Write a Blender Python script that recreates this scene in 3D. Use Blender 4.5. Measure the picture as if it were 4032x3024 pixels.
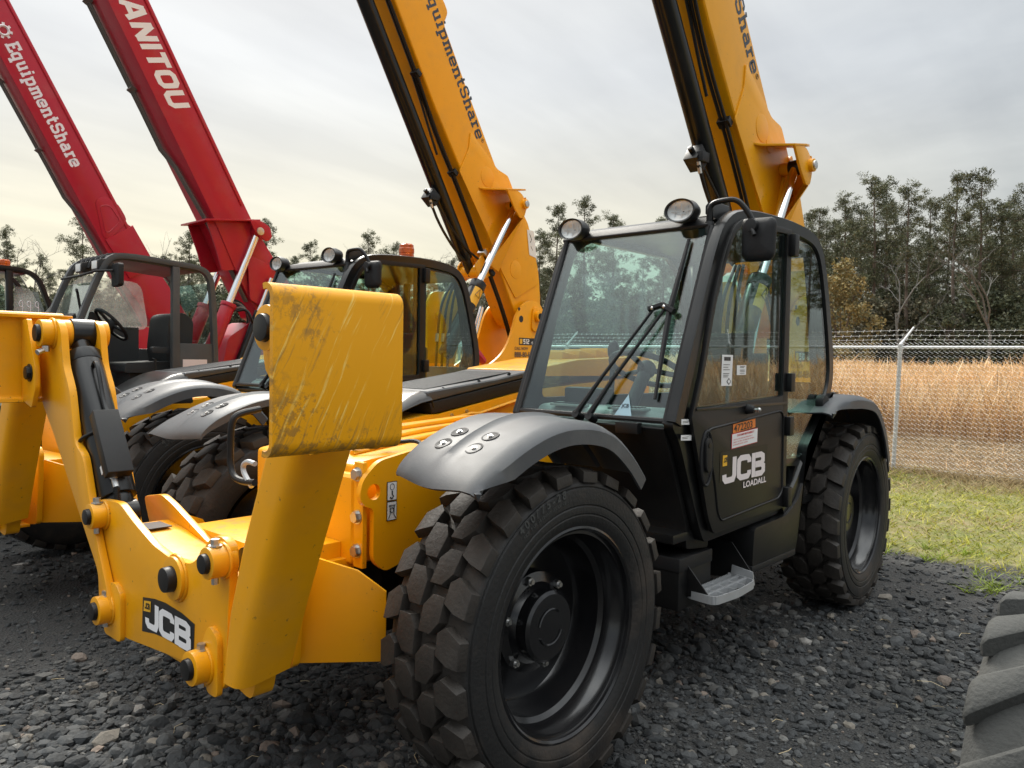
import bpy, bmesh, math, random
import numpy as np
from mathutils import Vector, Matrix
from mathutils.geometry import tessellate_polygon

R = math.radians
random.seed(7)
rng = np.random.default_rng(11)
S = bpy.context.scene
COL = S.collection
for o in list(bpy.data.objects):
    bpy.data.objects.remove(o)

# ---------------------------------------------------------------- camera
YAW, PIT, ROL = 0.740, -0.0328, 0.01737
CAM = np.array([2.16, 2.765, 1.564])
fw = np.array([-math.cos(YAW) * math.cos(PIT), -math.sin(YAW) * math.cos(PIT), math.sin(PIT)])
_r = np.cross(fw, [0, 0, 1.0]); _r /= np.linalg.norm(_r)
_u = np.cross(_r, fw)
rt = _r * math.cos(ROL) + _u * math.sin(ROL)
up = -_r * math.sin(ROL) + _u * math.cos(ROL)
cam = bpy.data.cameras.new('camera')
cam.sensor_width = 36.0
cam.lens = 3041 / 4032 * 36
cam.clip_start = 0.05
cam.clip_end = 2000
co = bpy.data.objects.new('camera', cam)
COL.objects.link(co)
co.matrix_world = Matrix(((rt[0], up[0], -fw[0], CAM[0]), (rt[1], up[1], -fw[1], CAM[1]), (rt[2], up[2], -fw[2], CAM[2]), (0, 0, 0, 1)))
cam.dof.use_dof = True
cam.dof.focus_distance = 3.4
cam.dof.aperture_fstop = 11.0
S.camera = co

# ---------------------------------------------------------------- sky and sun
SUN_EL = R(46)
fh = np.array([fw[0], fw[1], 0]); fh /= np.linalg.norm(fh)
sa = R(22)
sunh = fh * math.cos(sa) - _r * math.sin(sa)
sund = np.array([sunh[0] * math.cos(SUN_EL), sunh[1] * math.cos(SUN_EL), math.sin(SUN_EL)])
W = bpy.data.worlds.new('World')
S.world = W
W.use_nodes = True
nt = W.node_tree
nt.nodes.clear()
def wn(t, **k):
    n = nt.nodes.new(t)
    for a, b in k.items():
        setattr(n, a, b)
    return n
wout = wn('ShaderNodeOutputWorld')
sky = wn('ShaderNodeTexSky', sky_type='NISHITA')
sky.sun_disc = False
sky.sun_elevation = SUN_EL
sky.sun_rotation = math.atan2(sund[0], sund[1])
bg1 = wn('ShaderNodeBackground'); bg1.inputs['Strength'].default_value = 0.05
nt.links.new(sky.outputs[0], bg1.inputs['Color'])
tc = wn('ShaderNodeTexCoord')
dot = wn('ShaderNodeVectorMath', operation='DOT_PRODUCT')
dot.inputs[1].default_value = sund
nt.links.new(tc.outputs['Generated'], dot.inputs[0])
glow = wn('ShaderNodeMapRange'); glow.interpolation_type = 'SMOOTHSTEP'
glow.inputs['From Min'].default_value = 0.55; glow.inputs['From Max'].default_value = 0.98
nt.links.new(dot.outputs['Value'], glow.inputs['Value'])
sep = wn('ShaderNodeSeparateXYZ'); nt.links.new(tc.outputs['Generated'], sep.inputs[0])
zc = wn('ShaderNodeMath', operation='MAXIMUM'); nt.links.new(sep.outputs['Z'], zc.inputs[0]); zc.inputs[1].default_value = 0.0
za = wn('ShaderNodeMath', operation='ADD'); nt.links.new(zc.outputs[0], za.inputs[0]); za.inputs[1].default_value = 0.22
inv = wn('ShaderNodeVectorMath', operation='DIVIDE'); nt.links.new(tc.outputs['Generated'], inv.inputs[0])
cmb = wn('ShaderNodeCombineXYZ')
for i in range(3):
    nt.links.new(za.outputs[0], cmb.inputs[i])
nt.links.new(cmb.outputs[0], inv.inputs[1])
mp = wn('ShaderNodeMapping'); mp.inputs['Rotation'].default_value = (0, 0, R(15)); mp.inputs['Scale'].default_value = (1.0, 0.55, 1.0)
nt.links.new(inv.outputs[0], mp.inputs[0])
nz = wn('ShaderNodeTexNoise'); nz.inputs['Scale'].default_value = 1.5; nz.inputs['Detail'].default_value = 6; nz.inputs['Roughness'].default_value = 0.52
nt.links.new(mp.outputs[0], nz.inputs['Vector'])
cr = wn('ShaderNodeMapRange'); cr.inputs['From Min'].default_value = 0.36; cr.inputs['From Max'].default_value = 0.64
nt.links.new(nz.outputs[0], cr.inputs['Value'])
c1 = wn('ShaderNodeMix', data_type='RGBA')
c1.inputs['A'].default_value = (0.1246, 0.1306, 0.1337, 1); c1.inputs['B'].default_value = (0.2081, 0.2120, 0.2061, 1)
nt.links.new(cr.outputs[0], c1.inputs['Factor'])
c2 = wn('ShaderNodeMix', data_type='RGBA')
c2.inputs['B'].default_value = (0.2534, 0.2499, 0.2358, 1)
gm = wn('ShaderNodeMath', operation='MULTIPLY'); gm.inputs[1].default_value = 0.85
nt.links.new(glow.outputs[0], gm.inputs[0])
nt.links.new(gm.outputs[0], c2.inputs['Factor']); nt.links.new(c1.outputs['Result'], c2.inputs['A'])
# the warm band low in the sky beneath the hidden sun
low = wn('ShaderNodeMapRange'); low.interpolation_type = 'SMOOTHSTEP'
low.inputs['From Min'].default_value = 0.36; low.inputs['From Max'].default_value = 0.08
nt.links.new(sep.outputs['Z'], low.inputs['Value'])
gw = wn('ShaderNodeMapRange'); gw.interpolation_type = 'SMOOTHSTEP'
gw.inputs['From Min'].default_value = 0.35; gw.inputs['From Max'].default_value = 0.85
nt.links.new(dot.outputs['Value'], gw.inputs['Value'])
lm = wn('ShaderNodeMath', operation='MULTIPLY'); nt.links.new(low.outputs[0], lm.inputs[0]); nt.links.new(gw.outputs[0], lm.inputs[1])
c3 = wn('ShaderNodeMix', data_type='RGBA'); c3.inputs['B'].default_value = (0.275, 0.242, 0.162, 1)
nt.links.new(lm.outputs[0], c3.inputs['Factor']); nt.links.new(c2.outputs['Result'], c3.inputs['A'])
# an overcast sky is several times brighter overhead than near the horizon
zen = wn('ShaderNodeMapRange'); zen.interpolation_type = 'SMOOTHSTEP'
zen.inputs['From Min'].default_value = 0.42; zen.inputs['From Max'].default_value = 0.95
zen.inputs['To Min'].default_value = 1.0; zen.inputs['To Max'].default_value = 5.8
nt.links.new(sep.outputs['Z'], zen.inputs['Value'])
# thin streaks over the whole deck of cloud
mp2 = wn('ShaderNodeMapping'); mp2.inputs['Rotation'].default_value = (0, 0, R(52)); mp2.inputs['Scale'].default_value = (0.9, 3.2, 1.0)
nt.links.new(inv.outputs[0], mp2.inputs[0])
nz2 = wn('ShaderNodeTexNoise'); nz2.inputs['Scale'].default_value = 1.3; nz2.inputs['Detail'].default_value = 5; nz2.inputs['Roughness'].default_value = 0.5
nt.links.new(mp2.outputs[0], nz2.inputs['Vector'])
st2 = wn('ShaderNodeMapRange'); st2.inputs['From Min'].default_value = 0.35; st2.inputs['From Max'].default_value = 0.65; st2.inputs['To Min'].default_value = 0.90; st2.inputs['To Max'].default_value = 1.07
nt.links.new(nz2.outputs[0], st2.inputs['Value'])
zm = wn('ShaderNodeMath', operation='MULTIPLY'); nt.links.new(zen.outputs[0], zm.inputs[0]); nt.links.new(st2.outputs[0], zm.inputs[1])
bg2 = wn('ShaderNodeBackground')
nt.links.new(zm.outputs[0], bg2.inputs['Strength'])
nt.links.new(c3.outputs['Result'], bg2.inputs['Color'])
ms = wn('ShaderNodeMixShader'); ms.inputs[0].default_value = 0.86
nt.links.new(bg1.outputs[0], ms.inputs[1]); nt.links.new(bg2.outputs[0], ms.inputs[2])
nt.links.new(ms.outputs[0], wout.inputs['Surface'])

sl = bpy.data.lights.new('sun', 'SUN')
sl.energy = 1.4
sl.angle = R(20)
sl.color = (1.0, 0.95, 0.86)
so = bpy.data.objects.new('sun', sl)
so.rotation_euler = Vector(sund).to_track_quat('Z', 'Y').to_euler()
so.location = (0, 0, 30)
COL.objects.link(so)

S.view_settings.view_transform = 'Standard'
S.view_settings.look = 'None'
S.view_settings.exposure = 1.85
S.view_settings.gamma = 1.0
S.view_settings.use_curve_mapping = False
S.render.engine = 'CYCLES'
S.render.resolution_x = 1024
S.render.resolution_y = 768
S.cycles.max_bounces = 8
S.cycles.transparent_max_bounces = 24

# ---------------------------------------------------------------- materials
MATS = {}
def mat(name, col, rough=0.5, metal=0.0, var=0.12, scale=6.0, bump=0.0, bscale=60.0, coat=0.0, dirt=None, dirt_amt=0.0, spec=0.5):
    """principled material with mottled colour, optional dirt patches and fine relief"""
    m = bpy.data.materials.new(name); m.use_nodes = True
    t = m.node_tree; N = t.nodes; L = t.links
    p = N['Principled BSDF']
    p.inputs['Roughness'].default_value = rough
    p.inputs['Metallic'].default_value = metal
    p.inputs['Coat Weight'].default_value = coat
    p.inputs['Coat Roughness'].default_value = 0.12
    p.inputs['Specular IOR Level'].default_value = spec
    tc = N.new('ShaderNodeTexCoord')
    n1 = N.new('ShaderNodeTexNoise'); n1.inputs['Scale'].default_value = scale; n1.inputs['Detail'].default_value = 5
    L.new(tc.outputs['Object'], n1.inputs['Vector'])
    mx = N.new('ShaderNodeMix'); mx.data_type = 'RGBA'
    a = [max(0, c * (1 - var)) for c in col]; b = [min(1, c * (1 + var)) for c in col]
    mx.inputs['A'].default_value = (*a, 1); mx.inputs['B'].default_value = (*b, 1)
    L.new(n1.outputs[0], mx.inputs['Factor'])
    out = mx.outputs['Result']
    if dirt:
        n2 = N.new('ShaderNodeTexNoise'); n2.inputs['Scale'].default_value = 3.5; n2.inputs['Detail'].default_value = 8; n2.inputs['Roughness'].default_value = 0.65
        L.new(tc.outputs['Object'], n2.inputs['Vector'])
        mr = N.new('ShaderNodeMapRange'); mr.inputs['From Min'].default_value = 0.5; mr.inputs['From Max'].default_value = 0.75; mr.inputs['To Max'].default_value = dirt_amt
        L.new(n2.outputs[0], mr.inputs['Value'])
        m2 = N.new('ShaderNodeMix'); m2.data_type = 'RGBA'; m2.inputs['B'].default_value = (*dirt, 1)
        L.new(mr.outputs[0], m2.inputs['Factor']); L.new(out, m2.inputs['A'])
        out = m2.outputs['Result']
        r2 = N.new('ShaderNodeMapRange'); r2.inputs['To Min'].default_value = rough; r2.inputs['To Max'].default_value = min(1, rough + 0.4)
        L.new(mr.outputs[0], r2.inputs['Value']); L.new(r2.outputs[0], p.inputs['Roughness'])
    L.new(out, p.inputs['Base Color'])
    if bump:
        n3 = N.new('ShaderNodeTexNoise'); n3.inputs['Scale'].default_value = bscale; n3.inputs['Detail'].default_value = 4
        L.new(tc.outputs['Object'], n3.inputs['Vector'])
        bp = N.new('ShaderNodeBump'); bp.inputs['Strength'].default_value = bump; bp.inputs['Distance'].default_value = 0.01
        L.new(n3.outputs[0], bp.inputs['Height']); L.new(bp.outputs[0], p.inputs['Normal'])
    MATS[name] = m
    return m

YEL = (0.80, 0.350, 0.003)
mat('yellow_paint', YEL, 0.34, var=0.05, coat=0.10, spec=0.28, dirt=(0.34, 0.215, 0.08), dirt_amt=0.20, bump=0.02, bscale=120)
mat('red_paint', (0.40, 0.009, 0.026), 0.36, var=0.08, coat=0.15, spec=0.35, dirt=(0.30, 0.12, 0.10), dirt_amt=0.25)
mat('black_paint', (0.0065, 0.0067, 0.007), 0.28, coat=0.12, spec=0.35, dirt=(0.05, 0.045, 0.04), dirt_amt=0.16)
mat('black_satin', (0.0075, 0.0075, 0.0078), 0.40, spec=0.32, dirt=(0.05, 0.045, 0.04), dirt_amt=0.18)
mat('black_plastic', (0.011, 0.011, 0.012), 0.55, spec=0.35, bump=0.15, bscale=250)
mat('grey_plastic', (0.048, 0.052, 0.058), 0.48, var=0.1, bump=0.04, bscale=200, dirt=(0.20, 0.19, 0.17), dirt_amt=0.35)
mat('cab_grey', (0.055, 0.058, 0.060), 0.5, dirt=(0.12, 0.11, 0.10), dirt_amt=0.3)
mat('tyre_rubber', (0.0175, 0.0172, 0.0172), 0.58, spec=0.32, var=0.25, scale=9, dirt=(0.075, 0.058, 0.045), dirt_amt=0.75, bump=0.25, bscale=70)
mat('dusty_rubber', (0.052, 0.053, 0.050), 0.9, var=0.25, scale=12, dirt=(0.13, 0.125, 0.11), dirt_amt=0.6, bump=0.4, bscale=90)
mat('rim_black', (0.008, 0.008, 0.009), 0.20, coat=0.4, dirt=(0.05, 0.04, 0.035), dirt_amt=0.12)
mat('chrome', (0.80, 0.81, 0.82), 0.12, 1.0, var=0.03)
mat('steel', (0.55, 0.55, 0.54), 0.38, 1.0, var=0.15, scale=30)
mat('galvanised', (0.48, 0.49, 0.50), 0.5, 0.55, var=0.15, scale=14)
mat('wire', (0.72, 0.73, 0.73), 0.55, 0.25, var=0.1)
mat('seat_fabric', (0.020, 0.022, 0.024), 0.7, bump=0.3, bscale=200)
mat('dash_grey', (0.30, 0.33, 0.31), 0.6)
mat('white_decal', (0.78, 0.77, 0.78), 0.45, var=0.02)
mat('pale_pink_decal', (0.74, 0.66, 0.66), 0.45, var=0.03)
mat('navy_decal', (0.030, 0.038, 0.055), 0.45, var=0.05)
mat('black_decal', (0.010, 0.011, 0.013), 0.4, var=0.05)
mat('yellow_decal', (0.75, 0.40, 0.02), 0.45, var=0.04)
mat('orange_sticker', (0.72, 0.19, 0.03), 0.5, var=0.05)
mat('red_decal', (0.55, 0.03, 0.04), 0.5)
mat('sticker_white', (0.74, 0.73, 0.72), 0.5, var=0.03)
mat('trefoil_green', (0.02, 0.16, 0.10), 0.5)
mat('dusty_blue', (0.30, 0.45, 0.52), 0.5)
mat('rope_red', (0.45, 0.015, 0.04), 0.5)
mat('hose_dirty', (0.11, 0.095, 0.08), 0.6)
mat('lamp_black', (0.013, 0.013, 0.013), 0.4)
mat('vent_mesh', (0.03, 0.031, 0.032), 0.6, bump=0.8, bscale=420)

def settled_dust():
    # brown patches where dust and rain marks have dried on the upward faces of the yellow steel
    m = MATS['yellow_paint']; t = m.node_tree; N = t.nodes; L = t.links; p = N['Principled BSDF']
    src = p.inputs['Base Color'].links[0].from_socket
    g = N.new('ShaderNodeNewGeometry'); sp = N.new('ShaderNodeSeparateXYZ'); L.new(g.outputs['True Normal'], sp.inputs[0])
    r = N.new('ShaderNodeMapRange'); r.inputs['From Min'].default_value = 0.55; r.inputs['From Max'].default_value = 0.9; L.new(sp.outputs['Z'], r.inputs['Value'])
    tc = N.new('ShaderNodeTexCoord'); n = N.new('ShaderNodeTexNoise'); n.inputs['Scale'].default_value = 11; n.inputs['Detail'].default_value = 9; n.inputs['Roughness'].default_value = 0.72; L.new(tc.outputs['Object'], n.inputs['Vector'])
    r2 = N.new('ShaderNodeMapRange'); r2.inputs['From Min'].default_value = 0.47; r2.inputs['From Max'].default_value = 0.60; r2.inputs['To Max'].default_value = 0.6; L.new(n.outputs[0], r2.inputs['Value'])
    mu = N.new('ShaderNodeMath'); mu.operation = 'MULTIPLY'; L.new(r.outputs[0], mu.inputs[0]); L.new(r2.outputs[0], mu.inputs[1])
    mx = N.new('ShaderNodeMix'); mx.data_type = 'RGBA'; mx.inputs['B'].default_value = (0.36, 0.23, 0.09, 1); L.new(src, mx.inputs['A']); L.new(mu.outputs[0], mx.inputs['Factor'])
    # fine specks and chips everywhere
    n2 = N.new('ShaderNodeTexNoise'); n2.inputs['Scale'].default_value = 46; n2.inputs['Detail'].default_value = 3; L.new(tc.outputs['Object'], n2.inputs['Vector'])
    r3 = N.new('ShaderNodeMapRange'); r3.inputs['From Min'].default_value = 0.70; r3.inputs['From Max'].default_value = 0.74; r3.inputs['To Max'].default_value = 0.65; L.new(n2.outputs[0], r3.inputs['Value'])
    m3 = N.new('ShaderNodeMix'); m3.data_type = 'RGBA'; m3.inputs['B'].default_value = (0.20, 0.11, 0.03, 1); L.new(mx.outputs['Result'], m3.inputs['A']); L.new(r3.outputs[0], m3.inputs['Factor'])
    L.new(m3.outputs['Result'], p.inputs['Base Color'])
settled_dust()
def tread_dust():
    m = MATS['tyre_rubber']; t = m.node_tree; N = t.nodes; L = t.links; p = N['Principled BSDF']
    src = p.inputs['Base Color'].links[0].from_socket
    tc = N.new('ShaderNodeTexCoord'); sp = N.new('ShaderNodeSeparateXYZ'); L.new(tc.outputs['Object'], sp.inputs[0])
    cb = N.new('ShaderNodeCombineXYZ'); L.new(sp.outputs['X'], cb.inputs['X']); L.new(sp.outputs['Z'], cb.inputs['Y'])
    ln = N.new('ShaderNodeVectorMath'); ln.operation = 'LENGTH'; L.new(cb.outputs[0], ln.inputs[0])
    r = N.new('ShaderNodeMapRange'); r.inputs['From Min'].default_value = 0.530; r.inputs['From Max'].default_value = 0.548; r.inputs['To Max'].default_value = 0.85
    L.new(ln.outputs['Value'], r.inputs['Value'])
    n = N.new('ShaderNodeTexNoise'); n.inputs['Scale'].default_value = 14; n.inputs['Detail'].default_value = 7; L.new(tc.outputs['Object'], n.inputs['Vector'])
    dm = N.new('ShaderNodeMix'); dm.data_type = 'RGBA'; dm.inputs['A'].default_value = (0.021, 0.0185, 0.0165, 1); dm.inputs['B'].default_value = (0.050, 0.042, 0.035, 1); L.new(n.outputs[0], dm.inputs['Factor'])
    mx = N.new('ShaderNodeMix'); mx.data_type = 'RGBA'; L.new(src, mx.inputs['A']); L.new(dm.outputs['Result'], mx.inputs['B']); L.new(r.outputs[0], mx.inputs['Factor'])
    L.new(mx.outputs['Result'], p.inputs['Base Color'])
tread_dust()
def scratched():
    m = mat('scratched_yellow', YEL, 0.40, var=0.06, coat=0.05, spec=0.28)
    t = m.node_tree; N = t.nodes; L = t.links; p = N['Principled BSDF']
    src = p.inputs['Base Color'].links[0].from_socket
    tc = N.new('ShaderNodeTexCoord')
    def streak(rot, sc, stretch, lo, hi):
        m0 = N.new('ShaderNodeMapping'); m0.inputs['Rotation'].default_value = (0, rot, 0); L.new(tc.outputs['Object'], m0.inputs[0])
        wv = N.new('ShaderNodeTexNoise'); wv.inputs['Scale'].default_value = 4.0; L.new(m0.outputs[0], wv.inputs['Vector'])
        wa = N.new('ShaderNodeVectorMath'); wa.operation = 'MULTIPLY_ADD'; wa.inputs[1].default_value = (0.05, 0, 0); L.new(wv.outputs['Color'], wa.inputs[0]); L.new(m0.outputs[0], wa.inputs[2])
        mp = N.new('ShaderNodeMapping'); mp.inputs['Scale'].default_value = (sc, 1, sc / stretch)
        L.new(wa.outputs[0], mp.inputs[0])
        n = N.new('ShaderNodeTexNoise'); n.inputs['Scale'].default_value = 1.0; n.inputs['Detail'].default_value = 4; n.inputs['Roughness'].default_value = 0.6
        L.new(mp.outputs[0], n.inputs['Vector'])
        r = N.new('ShaderNodeMapRange'); r.inputs['From Min'].default_value = lo; r.inputs['From Max'].default_value = hi
        L.new(n.outputs[0], r.inputs['Value'])
        return r.outputs[0]
    def patch(sc, lo, hi):
        n = N.new('ShaderNodeTexNoise'); n.inputs['Scale'].default_value = sc; n.inputs['Detail'].default_value = 6; n.inputs['Roughness'].default_value = 0.7
        L.new(tc.outputs['Object'], n.inputs['Vector'])
        ad = N.new('ShaderNodeMath'); ad.operation = 'MULTIPLY_ADD'; ad.inputs[1].default_value = 0.16
        L.new(rubbed, ad.inputs[0]); L.new(n.outputs[0], ad.inputs[2])
        r = N.new('ShaderNodeMapRange'); r.inputs['From Min'].default_value = lo + 0.05; r.inputs['From Max'].default_value = hi + 0.05
        L.new(ad.outputs[0], r.inputs['Value'])
        return r.outputs[0]
    sp = N.new('ShaderNodeSeparateXYZ'); L.new(tc.outputs['Object'], sp.inputs[0])
    ex = N.new('ShaderNodeMapRange'); ex.inputs['From Min'].default_value = 1.02; ex.inputs['From Max'].default_value = 1.20; L.new(sp.outputs['X'], ex.inputs['Value'])
    ez = N.new('ShaderNodeMapRange'); ez.inputs['From Min'].default_value = 1.46; ez.inputs['From Max'].default_value = 1.34; L.new(sp.outputs['Z'], ez.inputs['Value'])
    rb_ = N.new('ShaderNodeMath'); rb_.operation = 'MAXIMUM'; L.new(ex.outputs[0], rb_.inputs[0]); L.new(ez.outputs[0], rb_.inputs[1]); rubbed = rb_.outputs[0]
    def mul(a, b, k=1.0):
        x = N.new('ShaderNodeMath'); x.operation = 'MULTIPLY'; L.new(a, x.inputs[0]); L.new(b, x.inputs[1])
        y = N.new('ShaderNodeMath'); y.operation = 'MULTIPLY'; L.new(x.outputs[0], y.inputs[0]); y.inputs[1].default_value = k
        return y.outputs[0]
    def over(a, fac, col):
        x = N.new('ShaderNodeMix'); x.data_type = 'RGBA'; x.inputs['B'].default_value = (*col, 1)
        L.new(a, x.inputs['A']); L.new(fac, x.inputs['Factor'])
        return x.outputs['Result']
    o = over(src, mul(streak(R(24), 75, 22, 0.58, 0.66), patch(5, 0.38, 0.50), 0.70), (0.90, 0.64, 0.16))
    o = over(o, mul(streak(R(27), 110, 16, 0.54, 0.66), patch(4.2, 0.47, 0.60), 0.60), (0.22, 0.135, 0.045))
    o = over(o, mul(patch(38, 0.58, 0.66), patch(4.0, 0.47, 0.62), 0.55), (0.15, 0.10, 0.045))
    L.new(o, p.inputs['Base Color'])
scratched()

def glassm(name, tint, refl=1.0, milk=None, milk_amt=0.0, base=0.035):
    m = bpy.data.materials.new(name); m.use_nodes = True
    t = m.node_tree; N = t.nodes; L = t.links; N.clear()
    out = N.new('ShaderNodeOutputMaterial')
    tr = N.new('ShaderNodeBsdfTransparent'); tr.inputs['Color'].default_value = (*tint, 1)
    gl = N.new('ShaderNodeBsdfGlossy'); gl.inputs['Roughness'].default_value = 0.015
    lw = N.new('ShaderNodeLayerWeight'); lw.inputs['Blend'].default_value = 0.5
    pw = N.new('ShaderNodeMath'); pw.operation = 'POWER'; pw.inputs[1].default_value = 4.0
    L.new(lw.outputs['Facing'], pw.inputs[0])
    k = N.new('ShaderNodeMath'); k.operation = 'MULTIPLY_ADD'; k.inputs[1].default_value = 0.55 * refl; k.inputs[2].default_value = base * refl; k.use_clamp = True
    L.new(pw.outputs[0], k.inputs[0])
    mx = N.new('ShaderNodeMixShader'); L.new(k.outputs[0], mx.inputs[0]); L.new(tr.outputs[0], mx.inputs[1]); L.new(gl.outputs[0], mx.inputs[2])
    last = mx
    if milk:
        df = N.new('ShaderNodeBsdfDiffuse'); df.inputs['Color'].default_value = (*milk, 1)
        tl = N.new('ShaderNodeBsdfTranslucent'); tl.inputs['Color'].default_value = (*milk, 1)
        a0 = N.new('ShaderNodeMixShader'); a0.inputs[0].default_value = 0.5; L.new(df.outputs[0], a0.inputs[1]); L.new(tl.outputs[0], a0.inputs[2])
        tc = N.new('ShaderNodeTexCoord'); n = N.new('ShaderNodeTexNoise'); n.inputs['Scale'].default_value = 4; n.inputs['Detail'].default_value = 9; n.inputs['Roughness'].default_value = 0.7
        L.new(tc.outputs['Object'], n.inputs['Vector'])
        r = N.new('ShaderNodeMapRange'); r.inputs['From Min'].default_value = 0.35; r.inputs['From Max'].default_value = 0.75; r.inputs['To Min'].default_value = milk_amt * 0.35; r.inputs['To Max'].default_value = milk_amt
        L.new(n.outputs[0], r.inputs['Value'])
        m2 = N.new('ShaderNodeMixShader'); L.new(r.outputs[0], m2.inputs[0]); L.new(mx.outputs[0], m2.inputs[1]); L.new(a0.outputs[0], m2.inputs[2])
        last = m2
    L.new(last.outputs[0], out.inputs[0])
    MATS[name] = m
glassm('front_glass', (0.84, 0.93, 0.92), 1.9, base=0.04)
glassm('side_glass', (0.76, 0.89, 0.86), 1.5, base=0.035)
glassm('dirty_glass', (0.85, 0.87, 0.85), 0.8, (0.62, 0.60, 0.57), 0.34)
glassm('clear_lens', (0.92, 0.93, 0.93), 1.0)
def amber():
    m = mat('amber_lens', (0.75, 0.14, 0.01), 0.2, var=0.05)
    m.node_tree.nodes['Principled BSDF'].inputs['Transmission Weight'].default_value = 0.5
amber()
mat('lamp_reflector', (0.74, 0.74, 0.73), 0.4, 0.2, var=0.1, scale=60)

def attr_mat(name, rough=0.9, trans=0.0, bump=0.0, bscale=40):
    """colour taken from the per-piece colour attribute 'tone' (each stone or blade has its own colour)"""
    m = bpy.data.materials.new(name); m.use_nodes = True
    t = m.node_tree; N = t.nodes; L = t.links; p = N['Principled BSDF']
    a = N.new('ShaderNodeAttribute'); a.attribute_name = 'tone'
    p.inputs['Roughness'].default_value = rough
    tc = N.new('ShaderNodeTexCoord')
    n = N.new('ShaderNodeTexNoise'); n.inputs['Scale'].default_value = bscale; n.inputs['Detail'].default_value = 5
    L.new(tc.outputs['Object'], n.inputs['Vector'])
    mr = N.new('ShaderNodeMapRange'); mr.inputs['To Min'].default_value = 0.72; mr.inputs['To Max'].default_value = 1.28
    L.new(n.outputs[0], mr.inputs['Value'])
    mu = N.new('ShaderNodeVectorMath'); mu.operation = 'SCALE'
    L.new(a.outputs['Color'], mu.inputs[0]); L.new(mr.outputs[0], mu.inputs['Scale'])
    L.new(mu.outputs[0], p.inputs['Base Color'])
    if bump:
        b = N.new('ShaderNodeBump'); b.inputs['Strength'].default_value = bump; b.inputs['Distance'].default_value = 0.01
        L.new(n.outputs[0], b.inputs['Height']); L.new(b.outputs[0], p.inputs['Normal'])
    if trans:
        out = [x for x in N if x.type == 'OUTPUT_MATERIAL'][0]
        tl = N.new('ShaderNodeBsdfTranslucent'); L.new(mu.outputs[0], tl.inputs['Color'])
        mx = N.new('ShaderNodeMixShader'); mx.inputs[0].default_value = trans
        L.new(p.outputs[0], mx.inputs[1]); L.new(tl.outputs[0], mx.inputs[2]); L.new(mx.outputs[0], out.inputs[0])
    MATS[name] = m
attr_mat('stone', 0.8, bump=0.5, bscale=70)
attr_mat('blade', 0.7, 0.3)
attr_mat('needle', 0.75, 0.15, bscale=1.5)
mat('straw', (0.45, 0.36, 0.22), 0.8)
mat('bark', (0.115, 0.088, 0.070), 0.9, var=0.35, scale=3)
mat('bare_bark', (0.135, 0.130, 0.120), 0.9, var=0.3, scale=3)

# ---------------------------------------------------------------- mesh helpers
def rp(pts, r=0.02, n=3):
    """polygon with every corner rounded by radius r (or per-corner list)"""
    out = []; k = len(pts)
    for i in range(k):
        p = Vector(pts[i]); a = Vector(pts[i - 1]) - p; b = Vector(pts[(i + 1) % k]) - p
        ri = r[i] if isinstance(r, (list, tuple)) else r
        d = min(ri, a.length * 0.45, b.length * 0.45)
        if d < 1e-5:
            out.append(tuple(p)); continue
        a.normalize(); b.normalize()
        q0 = p + a * d; q1 = p + b * d
        for j in range(n + 1):
            t = j / n
            out.append(tuple(q0 * (1 - t) ** 2 + p * 2 * t * (1 - t) + q1 * t * t))
    return out
def lift(ax, u, v, w):
    return {'x': (w, u, v), 'y': (u, w, v), 'z': (u, v, w)}[ax]

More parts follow.
